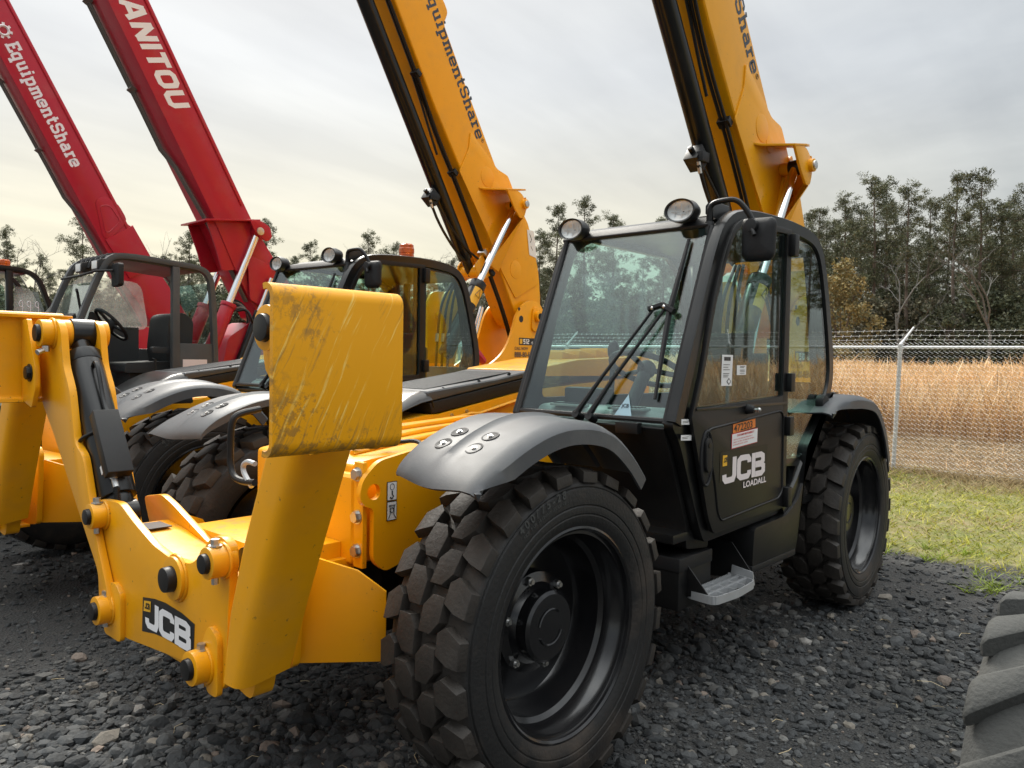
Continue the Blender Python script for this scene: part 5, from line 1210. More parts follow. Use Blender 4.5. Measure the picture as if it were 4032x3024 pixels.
flat('notice_paper', [(-1.280, y + 0.0012, 1.152), (-1.552, y + 0.0012, 1.166), (-1.554, y + 0.0012, 1.234), (-1.280, y + 0.0012, 1.219)], 'sticker_white', D, 0.0005)
font_text('notice_heading', 'CUSTOMER RESPONSIBILITY', (-1.325, y + 0.0022, 1.207), (-1, 0, 0.055), (0, 0, 1), 0.0095, 'red_decal', D, bold=0.03, sx=1.15)
for k, s_ in enumerate(('CHECK ALL FLUID LEVELS DAILY BEFORE START UP', 'DAMAGE - FLAT TIRES - CONTAMINATION - REFUELING', 'BATTERY MAINTENANCE - CLEANING')):
    font_text('notice_text', s_, (-1.290, y + 0.0022, 1.189 - 0.0125 * k), (-1, 0, 0.055), (0, 0, 1), 0.0062, 'red_decal', D, bold=0.01, sx=1.05)
y = 1.0415
flat('window_notice', [(-1.187, y, 1.453), (-1.292, y, 1.452), (-1.300, y, 1.600), (-1.190, y, 1.600)], 'sticker_white', C_, 0.0005)
bar = MB(); rb_ = random.Random(3); x = -1.210
while x > -1.272:
    w_ = rb_.choice((0.0015, 0.003, 0.0045)); bar.bx(x - w_, x, y + 0.0005, y + 0.0016, 1.572, 1.590); x -= w_ + rb_.choice((0.0015, 0.003))
for z_ in (1.552, 1.540, 1.528, 1.510, 1.502, 1.494):
    bar.bx(-1.205 - rb_.uniform(0.045, 0.07), -1.205, y + 0.0005, y + 0.0016, z_, z_ + 0.0025)
bar.prism([(-1.262, 1.490), (-1.285, 1.473), (-1.262, 1.456), (-1.239, 1.473)], 'y', y + 0.0005, y + 0.0016)
bar.build('barcode', 'black_decal', C_, smooth=0)
flat('diamond_mark', [(-1.262, y + 0.002, 1.484), (-1.277, y + 0.002, 1.473), (-1.262, y + 0.002, 1.462), (-1.247, y + 0.002, 1.473)], 'sticker_white', C_, 0.0004)
flat('window_notice', [(-1.344, y, 1.503), (-1.443, y, 1.504), (-1.443, y, 1.552), (-1.344, y, 1.551)], 'sticker_white', C_, 0.0005)
bar = MB()
for z_ in (1.545, 1.539, 1.527, 1.521, 1.511):
    bar.bx(-1.375 - rb_.uniform(0.03, 0.06), -1.375, y + 0.0005, y + 0.0014, z_, z_ + 0.0022)
bar.build('notice_lines', 'black_decal', C_, smooth=0)
for (z0, z1) in ((1.288, 1.312), (1.218, 1.242)):
    flat('serial_label', [(-0.835, 1.0385, z0), (-0.925, 1.0385, z0 - 0.005), (-0.925, 1.0385, z1 - 0.005), (-0.835, 1.0385, z1)], 'sticker_white', C_, 0.0008)
    MB().bx(-0.90, -0.845, 1.0394, 1.0400, z0 + 0.012, z0 + 0.014).bx(-0.89, -0.845, 1.0394, 1.0400, z0 + 0.006, z0 + 0.008).build('label_lines', 'black_decal', C_, smooth=0)
tri = [(0.700, 1.305), (0.800, 1.300), (0.752, 1.405)]
def ws(yv, zv, o=0.007):
    t = (zv - 1.285) / 0.92
    return (-0.806 - 0.379 * t + 0.92 * o, yv, zv + 0.38 * o)
flat('warning_triangle', [ws(*p) for p in tri], 'dusty_blue', C_, 0.0006)
font_text('triangle_text', 'JCB', ws(0.732, 1.345, 0.009), (0, 1, 0), (-0.38, 0, 0.92), 0.018, 'navy_decal', C_, bold=0.02)

# ---- what only the second machine carries
CB = kid(JB, 'cab')
be = MB().cyl((-1.95, 0.80, 2.30), (-1.95, 0.80, 2.355), 0.020, n=12).cyl((-1.95, 0.80, 2.345), (-1.95, 0.80, 2.360), 0.066, n=24).build('beacon_base', 'lamp_black', CB)
MB().lathe([(0.001, 2.475), (0.045, 2.475), (0.058, 2.465), (0.060, 2.44), (0.064, 2.435), (0.064, 2.40), (0.060, 2.395), (0.064, 2.36), (0.001, 2.36)], (-1.95, 0.80, 0), 'z', 28).build('beacon_lens', 'amber_lens', CB)
BB = kid(JB, 'boom')
flat('load_chart', [(-4.22, 0.1655, 2.62), (-4.36, 0.1655, 2.60), (-4.29, 0.1655, 2.90), (-4.16, 0.1655, 2.90)], 'sticker_white', BB, 0.001)
MB().tube([(-4.21, 0.1672, 2.86), (-4.25, 0.1672, 2.80), (-4.23, 0.1672, 2.76)], 0.004, 4).tube([(-4.24, 0.1672, 2.72), (-4.28, 0.1672, 2.68)], 0.003, 4).build('chart_lines', 'black_decal', BB)
MB().tube([(-3.42, 0.30, 1.66), (-3.36, 0.33, 1.62), (-3.42, 0.34, 1.56), (-3.52, 0.33, 1.50)], [0.03, 0.045, 0.05, 0.035], 8, smooth=1).build('shackle_strap', 'rope_red', JB)

# ---------------------------------------------------------------- red telehandlers
def build_manitou(T, P):
    """P: boom outline in x-z, its faces, cab frame numbers; everything in the thing's own frame"""
    y1 = P['boom_y']; y0 = y1 - 0.42
    b = MB().prism(P['boom'], 'y', y0, y1).build('boom', 'red_paint', T, bevel=0.012, smooth=35)
    d = Vector(P['dir']); n = Vector(P['nrm'])
    def q(s_, n_): return (d[0] * s_ + n[0] * n_, d[1] * s_ + n[1] * n_)
    n0, n1 = P['n0'], P['n1']
    def strip(sa, sb, na, nb, y, th, nm, m='red_paint'):
        pts = [q(sa, na), q(sb, na), q(sb, nb), q(sa, nb)]
        return MB().prism(pts, 'y', y, y + th).build(nm, m, b, bevel=0.004)
    strip(P['s0'], P['s0'] + 6, n1 - 0.05, n1 - 0.025, y1, 0.012, 'edge_bead')
    # pipes down the front corner of the underside
    for k in range(3):
        pts = [q(P['s0'] + 6, n0 - 0.03), q(P['s0'] + 1.3, n0 - 0.03), q(P['s0'] + 0.85, n0 - 0.035), q(P['s0'] + 0.62, n0 - 0.03), q(P['s0'] - 0.1, n0 - 0.05), q(P['s0'] - 1.0, n0 - 0.07)]
        ys = [y0 + 0.04 + k * 0.035] * 3 + [y0 + 0.16 + 0.03 * k, y0 + 0.30 + 0.03 * k, y0 + 0.33 + 0.03 * k]
        MB().tube([(p[0], yy, p[1]) for p, yy in zip(pts, ys)], 0.011, 6).build('hydraulic_pipe', 'hose_dirty', b)
    for s_ in (4.2, 3.3, 2.4, 1.5):
        p = q(P['s0'] + s_, n0 - 0.03); MB().box((p[0], y0 + 0.075, p[1]), (0.06, 0.12, 0.03), Matrix.Rotation(R(-30), 3, 'Y')).build('pipe_clip', 'hose_dirty', b)
    if P.get('bracket'):
        # flared ram bracket at the foot of the boom
        A = P['bracket']
        MB().prism(rp(A['cheek'], 0.03), 'y', y1 + 0.004, y1 + 0.028).build('bracket_cheek', 'red_paint', b, bevel=0.004)
        MB().prism(rp(A['cheek'], 0.03), 'y', y0 - 0.028, y0 - 0.004).build('bracket_cheek', 'red_paint', b, bevel=0.004)
        for yy in (y1 + 0.115, y0 - 0.135):
            MB().prism(rp([(-2.36, 3.10), (-2.50, 3.11), (-2.62, 3.05), (-2.645, 2.93), (-2.58, 2.87), (-2.44, 2.95)], 0.04), 'y', yy, yy + 0.02).build('bracket_ear', 'red_paint', b, bevel=0.004)
        MB().prism(A['shelf'], 'y', y0 - 0.06, y1 + 0.125).build('bracket_shelf', 'red_paint', b, bevel=0.003)
        MB().prism(rp(A['web'], 0.03), 'y', y1 + 0.029, y1 + 0.04).build('bracket_web', 'red_paint', b, bevel=0.004)
        e = A['pin']
        MB().cyl((e[0], y0 - 0.15, e[1]), (e[0], y1 + 0.15, e[1]), 0.045, n=18).build('bracket_pin', 'steel', b, bevel=0.003)
        for yy in (y1 + 0.072, y0 - 0.072):
            g = A['ram_end']; dd = (Vector((g[0], 0, g[1])) - Vector((e[0], 0, e[1])))
            m = Vector((e[0], yy, e[1])) + dd * 0.80
            MB().cyl((e[0], yy, e[1]), m, 0.040, n=20).build('lift_ram_rod', 'chrome', T)
            rm = MB().cyl(m, Vector((e[0], yy, e[1])) + dd * 1.35, 0.078, n=24).cyl(m, m + dd * 0.04, 0.088, n=24)
            rm = rm.build('lift_ram', 'red_paint', T, bevel=0.003)
            MB().cyl((e[0], yy - 0.04, e[1]), (e[0], yy + 0.04, e[1]), 0.07, n=18).build('ram_eye', 'red_paint', rm, bevel=0.003)
        # second, rear bracket with its own slim ram
        r2 = A['rear']
        MB().prism(rp(r2, 0.03), 'y', y1 + 0.02, y1 + 0.045).build('rear_cheek', 'red_paint', b, bevel=0.004)
        MB().prism([(r2[1][0], r2[1][1]), (r2[2][0], r2[2][1]), (r2[2][0], r2[2][1] + 0.02), (r2[1][0], r2[1][1] + 0.02)], 'y', y0, y1 + 0.14).build('rear_shelf', 'red_paint', b, bevel=0.003)
        MB().cyl((-2.66, y1 + 0.09, 2.46), (-2.50, y1 + 0.09, 2.05), 0.026, n=14).build('compensating_ram_rod', 'chrome', T)
        MB().cyl((-2.50, y1 + 0.09, 2.06), (-2.25, y1 + 0.09, 1.45), 0.045, n=14).build('compensating_ram', 'black_paint', T)
        for k in range(5):
            a0 = 0.10 * k
            MB().tube([(-2.14 - 0.02 * k, y1 - 0.1 + 0.05 * k, 2.05), (-2.20 - 0.03 * k, y1 - 0.05 + 0.05 * k, 2.20 - 0.03 * k), (-2.36, y1 + 0.05 * k, 2.15 - 0.05 * k), (-2.45, y1 - 0.02 + 0.04 * k, 1.95 - a0 * 0.3), (-2.34, y1 + 0.02 * k, 1.70 - a0 * 0.3), (-2.22, y1 - 0.05, 1.60)], 0.016, 8, smooth=2).build('loop_hose', 'hose_dirty' if k % 2 else 'black_satin', T)
    # chassis, wheels
    ch = MB(); ch.bx(-3.3, 0.55, y0 - 0.1, y1 + 0.15, 0.60, 1.05)
    ch.prism(rp([(-2.0, 1.05), (-2.15, 1.75), (-2.45, 1.95), (-2.9, 1.7), (-3.3, 1.5), (-3.3, 1.05)], 0.06), 'y', y0, y1 + 0.05)
    ch.bx(-2.4, -0.9, y0 - 0.75, y0 - 0.1, 0.65, 1.45)
    ch.build('chassis', 'red_paint', T, bevel=0.015)
    for x in (0.0, -2.7):
        for yy, fl in ((P['cab_y1'] - 0.02, False), (P['cab_y1'] - 1.95, True)):
            w = tyre_proto.copy(); COL.objects.link(w); w.parent = T; w.location = (x, yy, 0.60); w.rotation_euler = (0, 0.2, math.pi if fl else 0); w.name = 'wheel'
            for chd in tyre_proto.children:
                if chd.name.startswith('size'): continue
                c2 = chd.copy(); COL.objects.link(c2); c2.parent = w
    # cab frame of square tubes
    cy1 = P['cab_y1']; cy0 = cy1 - 0.92; X = P['cab']
    sec = [(0.030, 0.026), (-0.030, 0.026), (-0.036, 0.0), (-0.030, -0.026), (0.030, -0.026), (0.036, 0.0)]
    c = MB().tube([(x, cy1 - 0.03, z) for x, z in X['arch']], 1.0, sec=sec, smooth=2).build('cab', P.get('cab_mat', 'cab_grey'), T, smooth=45)
    MB().tube([(x, cy0 + 0.03, z) for x, z in X['arch']], 1.0, sec=sec, smooth=2).build('side_frame', P.get('cab_mat', 'cab_grey'), c, smooth=45)
    top = X['arch'][X['top'][0]:X['top'][1] + 1]
    MB().prism([(x, z + 0.02) for x, z in top] + [(x, z - 0.045) for x, z in reversed(top)], 'y', cy0 + 0.04, cy1 - 0.04).build('roof', P.get('cab_mat', 'cab_grey'), c, bevel=0.012)
    fx, fz = top[0]
    for k in range(6):
        yy = cy0 + 0.14 + k * 0.125
        MB().tube([(fx + 0.05, yy, fz - 0.08), (fx, yy, fz + 0.03), (fx - 0.15, yy, fz + 0.055), (fx - 0.5, yy, fz + 0.03)], 0.018, 6, smooth=1).build('roof_rib', 'black_plastic', c)
    px = X['post']
    MB().bx(px - 0.036, px + 0.036, cy1 - 0.06, cy1, 0.95, X['arch'][X['top'][1]][1] - 0.01).build('door_post', P.get('cab_mat', 'cab_grey'), c, bevel=0.006)
    rx = X['arch'][-1][0]
    pl = MB().bx(rx + 0.03, px - 0.036, cy1 - 0.035, cy1 - 0.012, 0.90, 1.66)
    pl.bx(rx + 0.03, px, cy0, cy0 + 0.02, 0.85, 1.60); pl.bx(px, X['arch'][0][0] - 0.05, cy0, cy0 + 0.02, 0.85, 1.83); pl.bx(rx, rx + 0.03, cy0 + 0.02, cy1 - 0.04, 0.85, 1.64)
    pl.bx(rx + 0.03, X['arch'][0][0], cy0 + 0.02, cy1 - 0.04, 0.82, 0.87)
    pl.build('cab_panel', P.get('cab_mat', 'cab_grey'), c, bevel=0.004)
    flat('notice', [(px - 0.07, cy1 - 0.010, 1.40), (rx + 0.10, cy1 - 0.010, 1.40), (rx + 0.10, cy1 - 0.010, 1.50), (px - 0.07, cy1 - 0.010, 1.50)], 'pale_pink_decal', c)
    A = X['arch']
    f0, f1 = A[0], A[2]
    MB().quad3([(f0[0] + 0.01, cy0 + 0.05, f0[1] - 0.45), (f0[0] + 0.01, cy1 - 0.05, f0[1] - 0.45), (f1[0] + 0.01, cy1 - 0.05, f1[1] - 0.1), (f1[0] + 0.01, cy0 + 0.05, f1[1] - 0.1)], 0.004).build('windscreen', P['front_glass'], c, smooth=0)
    win = rp([(f0[0] - 0.08, 1.84), (px - 0.10, 1.80), (px - 0.02, 2.30), (f1[0] - 0.12, A[3][1] - 0.10)], 0.10)
    MB().prism(win, 'y', cy0 + 0.02, cy0 + 0.025).build('side_window', P['side_glass'], c, smooth=0)
    MB().quad3([(rx + 0.02, cy0 + 0.06, 1.64), (rx + 0.02, cy1 - 0.06, 1.64), (A[-3][0] + 0.04, cy1 - 0.06, 2.28), (A[-3][0] + 0.04, cy0 + 0.06, 2.28)], 0.004).build('rear_window', 'front_glass', c, smooth=0)
    if P.get('door'):
        MB().prism(rp([(f0[0] - 0.09, 1.45), (px + 0.05, 1.45), (px + 0.05, 2.33), (f1[0] - 0.10, A[3][1] - 0.10)], 0.06), 'y', cy1 - 0.03, cy1 - 0.025).build('door_window', 'side_glass', c, smooth=0)
        MB().bx(px + 0.04, f0[0] - 0.02, cy1 - 0.04, cy1 - 0.01, 0.9, 1.45).build('door', 'black_satin', c, bevel=0.006)
        MB().prism(rp([(px - 0.05, 1.70), (rx + 0.06, 1.70), (A[-3][0] + 0.12, 2.30), (px - 0.05, 2.33)], 0.06), 'y', cy1 - 0.03, cy1 - 0.025).build('rear_quarter_window', 'dirty_glass', c, smooth=0)
    st = MB()
    st.prism(rp([(px - 0.02, 1.95), (px - 0.17, 1.98), (px - 0.27, 1.90), (px - 0.24, 1.42), (px - 0.02, 1.40), (px + 0.02, 1.60)], 0.06), 'y', cy1 - 0.66, cy1 - 0.20)
    st.prism(rp([(px + 0.42, 1.36), (px + 0.42, 1.46), (px - 0.05, 1.48), (px - 0.05, 1.36)], 0.03), 'y', cy1 - 0.68, cy1 - 0.18)
    st.bx(px - 0.10, px + 0.35, cy1 - 0.62, cy1 - 0.24, 0.90, 1.36)
    st.build('seat', 'seat_fabric', c, bevel=0.05, seg=3)
    MB().prism(rp([(px + 0.20, 1.62), (px - 0.10, 1.62), (px - 0.10, 1.55), (px + 0.20, 1.56)], 0.02), 'y', cy1 - 0.14, cy1 - 0.08).build('armrest', 'seat_fabric', c, bevel=0.012)
    k0 = f0[0]
    MB().prism(rp([(k0 - 0.22, 1.88), (k0 - 0.30, 1.95), (k0 - 0.44, 1.95), (k0 - 0.48, 1.88), (k0 - 0.50, 1.45), (k0 - 0.22, 1.45)], 0.04), 'y', cy0 + 0.12, cy1 - 0.40).build('dashboard', 'black_plastic', c, bevel=0.02)
    ctr = Vector((k0 - 0.60, cy1 - 0.42, 1.83)); nn = Vector((-0.75, 0, 0.66)).normalized(); a = Vector((0, 1, 0)); bb = nn.cross(a)
    sw = MB().tube([ctr + (a * math.cos(t) + bb * math.sin(t)) * 0.19 for t in np.linspace(0, 2 * math.pi, 29)[:-1]], 0.016, 8, closed=True)
    for t in (0.5, 2.6, 4.7): sw.tube([ctr, ctr + (a * math.cos(t) + bb * math.sin(t)) * 0.18], 0.016, 6)
    sw.tube([ctr + nn * 0.03, (k0 - 0.36, cy1 - 0.42, 1.62)], 0.05, 10)
    sw.build('steering_wheel', 'black_plastic', c, smooth=60)
    MB().tube([(px + 0.22, cy1 - 0.02, 1.50), (px + 0.22, cy1 + 0.03, 1.50), (px + 0.22, cy1 + 0.03, 1.05), (px + 0.10, cy1 + 0.03, 1.02), (px + 0.02, cy1, 1.02)], 0.013, 8).build('grab_handle', 'black_satin', c)
    MB().tube([(k0 - 0.16, cy1 - 0.03, 2.12), (k0 - 0.19, cy1 - 0.10, 2.10), (k0 - 0.22, cy1 - 0.10, 1.92)], 0.012, 8).build('grab_handle', 'black_satin', c)
    if P.get('lamps'):
        for yy in (cy0 + 0.42, cy1 - 0.08):
            lo = MB().prism(rp([(fx + 0.10, fz - 0.03), (fx + 0.11, fz - 0.12), (fx + 0.00, fz - 0.13), (fx - 0.04, fz - 0.05), (fx + 0.02, fz - 0.01)], 0.01), 'y', yy - 0.075, yy + 0.075).build('work_lamp', 'lamp_black', c, bevel=0.012)
            MB().bx(fx + 0.106, fx + 0.113, yy - 0.06, yy + 0.06, fz - 0.112, fz - 0.04).build('lens', 'lamp_reflector', lo, bevel=0.004)
        MB().tube([(f1[0] + 0.08, cy0 + 0.10, fz - 0.17), (f1[0] + 0.10, cy1 - 0.25, fz - 0.17), (f1[0] + 0.06, cy1 + 0.02, fz - 0.14), (f1[0] - 0.06, cy1 + 0.10, fz - 0.13)], 0.012, 8).build('mirror_arm', 'black_satin', c)
        MB().prism(rp([(cy1 + 0.02, fz - 0.07), (cy1 + 0.20, fz - 0.06), (cy1 + 0.20, fz - 0.27), (cy1 + 0.03, fz - 0.28)], 0.03, 4), 'x', f1[0] - 0.12, f1[0] - 0.07).build('mirror', 'black_plastic', c, bevel=0.014, seg=3)
    if P.get('beacon'):
        p = P['beacon']
        MB().lathe([(0.001, 0.11), (0.05, 0.11), (0.065, 0.095), (0.068, 0.06), (0.062, 0.05), (0.068, 0.0), (0.001, 0.0)], p, 'z', 24).build('beacon_lens', 'amber_lens', c)
        MB().cyl((p[0], p[1], p[2] - 0.025), (p[0], p[1], p[2]), 0.074, n=20).build('beacon_base', 'lamp_black', c)
    return b, q

tyre_proto = [c for c in JA.children if c.name.startswith('wheel')][0]
M3 = empty('telehandler', (0, -5.6, 0))
tag(M3, 'red telehandler with an open grey cab, third machine from the right', 'telehandler', 'telehandlers parked in a row')
d3 = Vector((1.112, 1.998)).normalized(); n3 = Vector((-d3.y, d3.x))
lo3 = n3.dot(Vector((-1.50, 3.98))); 
p_lo = Vector((-1.989, 3.098)); p_up = Vector((-2.341, 3.333))
boom3 = [tuple(p_lo + d3 * 5.5), tuple(p_lo), (-2.12, 2.86), (-2.30, 2.45), (-2.55, 2.00), (-2.85, 1.85), (-3.05, 2.0), (-2.98, 2.40), (-2.72, 2.75), (-2.52, 3.02), tuple(p_up), tuple(p_up + d3 * 5.5)]
P3 = dict(boom=boom3, boom_y=0.0, dir=d3, nrm=n3, n0=n3.dot(p_lo), n1=n3.dot(p_up), s0=d3.dot(p_lo) - 0.02,
          bracket=dict(cheek=[(-1.90, 3.04), (-2.46, 3.108), (-2.613, 3.054), (-2.640, 2.94), (-2.52, 2.86), (-2.266, 2.529), (-2.085, 2.50), (-2.02, 2.72)],
                       shelf=[(-1.84, 3.02), (-2.50, 3.105), (-2.50, 3.125), (-1.84, 3.04)], web=[(-1.98, 3.06), (-2.46, 3.08), (-2.55, 2.95), (-2.40, 2.60), (-2.25, 2.50)],
                       pin=(-2.49, 2.985), ram_end=(-2.06, 1.92), rear=[(-2.38, 2.72), (-2.714, 2.61), (-2.88, 2.62), (-2.90, 2.42), (-2.78, 2.38), (-2.60, 2.10), (-2.42, 2.20)]),
          cab_y1=0.75, cab=dict(arch=[(-0.19, 1.32), (-0.402, 1.927), (-0.554, 2.315), (-0.626, 2.440), (-0.76, 2.475), (-1.22, 2.445), (-1.50, 2.425), (-1.585, 2.36), (-1.620, 2.25), (-1.650, 1.70), (-1.665, 1.20)], top=(3, 6), post=-1.245),
          front_glass='front_glass', side_glass='dirty_glass', lamps=True)
# cab profile: the first point is the sill, the second the waist of the front post
A_ = P3['cab']['arch']; P3['cab']['arch'] = A_
b3, q3 = build_manitou(M3, P3)
s_u = d3.dot(Vector((-1.688, 4.226)))
hm = 0.222; wm = 0.97; lm_ = sum(GLY[c_][0] + 0.08 for c_ in 'MANITOU') * hm * wm
pt = q3(s_u + 0.02 + lm_, n3.dot(p_lo) + 0.105)
stroke_text('maker_lettering', 'MANITOU', (pt[0], 0.0006, pt[1]), (-d3.x, 0, -d3.y), (n3.x, 0, n3.y), hm, 'white_decal', b3, t=0.25, wx=wm, shear=0.22, gap=0.08)

M4 = empty('telehandler', (0, -8.6, 0))
tag(M4, 'red telehandler at the far left with white lettering down its boom and amber beacon', 'telehandler', 'telehandlers parked in a row')
q_lo = Vector((-1.967, 2.929)); q_up = Vector((-2.513, 2.943)); d4 = Vector((1.27, 2.307)).normalized(); n4 = Vector((-d4.y, d4.x))
boom4 = [tuple(q_lo + d4 * 6.5), tuple(q_lo - d4 * 0.5), (-2.6, 1.95), (-2.95, 1.85), (-3.1, 2.1), (-2.80, 2.55), tuple(q_up + d4 * 0.1), tuple(q_up + d4 * 0.42 + n4 * 0.005), tuple(q_up + d4 * 0.50 - n4 * 0.045), tuple(q_up - n4 * 0.045 + d4 * 6.5)]
P4 = dict(boom=boom4, boom_y=0.0, dir=d4, nrm=n4, n0=n4.dot(q_lo), n1=n4.dot(q_up) - 0.045, s0=d4.dot(q_lo),
          cab_y1=0.80, cab=dict(arch=[(0.40, 1.32), (0.20, 1.95), (0.06, 2.35), (-0.02, 2.50), (-0.14, 2.535), (-0.50, 2.535), (-0.77, 2.515), (-0.88, 2.44), (-0.935, 2.33), (-1.045, 2.00), (-1.12, 1.30)], top=(3, 6), post=-0.585),
          front_glass='front_glass', side_glass='front_glass', door=True, cab_mat='black_paint', beacon=(-0.63, 0.40, 2.555))
b4, q4 = build_manitou(M4, P4)
strip = rp([(-1.80, 3.62), (-1.92, 3.70), (-2.10, 3.62), (-2.23, 3.40), (-1.98, 3.10), (-1.90, 3.14)], 0.08)
MB().prism(strip, 'y', 0.0, 0.010).build('doubler_plate', 'red_paint', b4, bevel=0.004)
MB().tube([(x, 0.011, z) for x, z in rp([(-1.86, 3.56), (-1.99, 3.58), (-2.13, 3.38), (-1.97, 3.20), (-1.93, 3.22)], 0.05)], 0.006, 5, closed=True).build('pressed_rim', 'red_paint', b4)
MB().prism([(-1.93, 3.10), (-2.27, 3.33), (-2.29, 3.35), (-2.62, 2.80), (-2.25, 2.60)], 'y', -0.02, 0.022).build('base_doubler', 'red_paint', b4, bevel=0.004)
pt = q4(d4.dot(Vector((-1.626, 4.017))) + 1.63, n4.dot(q_lo) + 0.12)
txt = 'EquipmentShare'; wsum = sum(GLY[c_][0] + 0.06 for c_ in txt)
stroke_text('boom_lettering', txt, (pt[0], 0.0006, pt[1]), (-d4.x, 0, -d4.y), (n4.x, 0, n4.y), 0.165, 'white_decal', b4, t=0.20, wx=1.60 / (wsum * 0.165))
g0 = Vector(q4(d4.dot(Vector((-1.626, 4.017))) + 1.78, n4.dot(q_lo) + 0.19))
gm = MB(); gm.tube([(g0.x + 0.058 * math.cos(t), 0.003, g0.y + 0.058 * math.sin(t)) for t in np.linspace(0.5, 5.9, 21)], 0.016, 4)
for k in range(7):
    t = 0.7 + k * 0.83; gm.box((g0.x + 0.083 * math.cos(t), 0.003, g0.y + 0.083 * math.sin(t)), (0.032, 0.004, 0.032), Matrix.Rotation(-t, 3, 'Y'))
gm.build('gear_emblem', 'white_decal', b4)
# chalk digits on the far cab's rear glass
cm = MB()
for k in range(3):
    x = -0.70 - 0.085 * k
    cm.tube([(x - 0.02, 0.778, 2.02), (x - 0.024, 0.778, 2.12), (x - 0.012, 0.778, 2.16), (x + 0.014, 0.778, 2.14), (x + 0.014, 0.778, 2.09), (x - 0.02, 0.778, 2.08)], 0.004, 4, smooth=2)
cm.build('chalk_digits', 'white_decal', kid(M4, 'cab'))

# ---------------------------------------------------------------- wheel of the machine at the right edge
NW = empty('machine_wheel', (-0.06, 2.40, 0.505))
tag(NW, 'dusty grey bar-tread wheel cut off by the right edge of the photo', 'wheel')
mb = MB(); RT = 0.505
mb.lathe([(0.22, 0.03), (0.26, 0.0), (0.36, -0.02), (0.43, -0.012), (0.460, 0.02), (0.468, 0.06), (0.472, 0.20), (0.468, 0.34), (0.460, 0.38), (0.43, 0.412), (0.36, 0.42), (0.26, 0.40), (0.22, 0.37)], (0, 0, 0), 'y', 72)
pn = 16; p = 2 * math.pi / pn
for k in range(pn):
    for sg, ph in ((0, 0.0), (1, 0.5)):
        th = (k + ph) * p; rows = []
        for f, w0, hgt in ((0.0, 0.52, 0.488), (0.06, 0.56, 0.503), (0.5, 0.44, 0.507), (0.95, 0.36, 0.507), (1.0, 0.32, 0.500)):
            yy = (-0.012 + 0.232 * f) if sg == 0 else (0.412 - 0.232 * f)
            t = th + 0.62 * p * f * 1.5
            row = []
            for u, hh in ((-0.5, -0.05), (-0.40, 0), (0.40, 0), (0.5, -0.05)):
                rr = hgt + hh if hh == 0 else 0.455
                a_ = t + u * w0 * p * 1.0
                row.append((rr * math.cos(a_), yy, rr * math.sin(a_)))
            rows.append(row)
        vs = [q for r_ in rows for q in r_]
        fs = [(i * 4 + j, i * 4 + j + 1, (i + 1) * 4 + j + 1, (i + 1) * 4 + j) for i in range(4) for j in range(3)] + [(0, 1, 2, 3), (16, 19, 18, 17)]
        mb.add(vs, fs)
mb.build('tyre', 'dusty_rubber', NW, bevel=0.006, seg=1, smooth=40)
MB().lathe([(0.235, 0.02), (0.225, 0.03), (0.215, 0.10), (0.10, 0.13), (0.001, 0.13)], (0, 0, 0), 'y', 40).build('rim', 'rim_black', NW)

# ---------------------------------------------------------------- ground
def ground_mesh():
    xs = np.concatenate([np.linspace(-150, -62, 12), np.linspace(-58, -12, 40), np.linspace(-11.6, 3, 90), np.linspace(4, 60, 12)])
    ys = np.concatenate([np.linspace(-160, -22, 20), np.linspace(-21, 8, 120), np.linspace(9, 80, 14)])
    return xs, ys
def hz(x, y):
    x = np.asarray(x, float); y = np.asarray(y, float)
    z = 0.012 * np.sin(x * 1.3 + 0.4 * y) * np.cos(y * 1.1 - 0.3 * x) + 0.006 * np.sin(3.1 * x + 2.2 * y)
    out = np.clip((-10.6 - x) / 22, 0, 1)
    z = z + out * 0.55 * (0.8 + 0.2 * np.sin(y * 0.25)) + 0.03 * np.sin(x * 0.9) * np.clip((-4.9 - x) / 3, 0, 1)
    z = z - 0.02 * np.exp(-((x + 0.3) ** 2 / 0.8 + (y - 1.95) ** 2 / 0.15))
    return z
xs, ys = ground_mesh()
X_, Y_ = np.meshgrid(xs, ys, indexing='ij'); Z_ = hz(X_, Y_)
gv = np.stack([X_, Y_, Z_], -1).reshape(-1, 3); a, b = X_.shape
gf = [(i * b + j, (i + 1) * b + j, (i + 1) * b + j + 1, i * b + j + 1) for i in range(a - 1) for j in range(b - 1)]
me = bpy.data.meshes.new('ground'); me.from_pydata(gv.tolist(), [], gf); me.polygons.foreach_set('use_smooth', [True] * len(me.polygons))
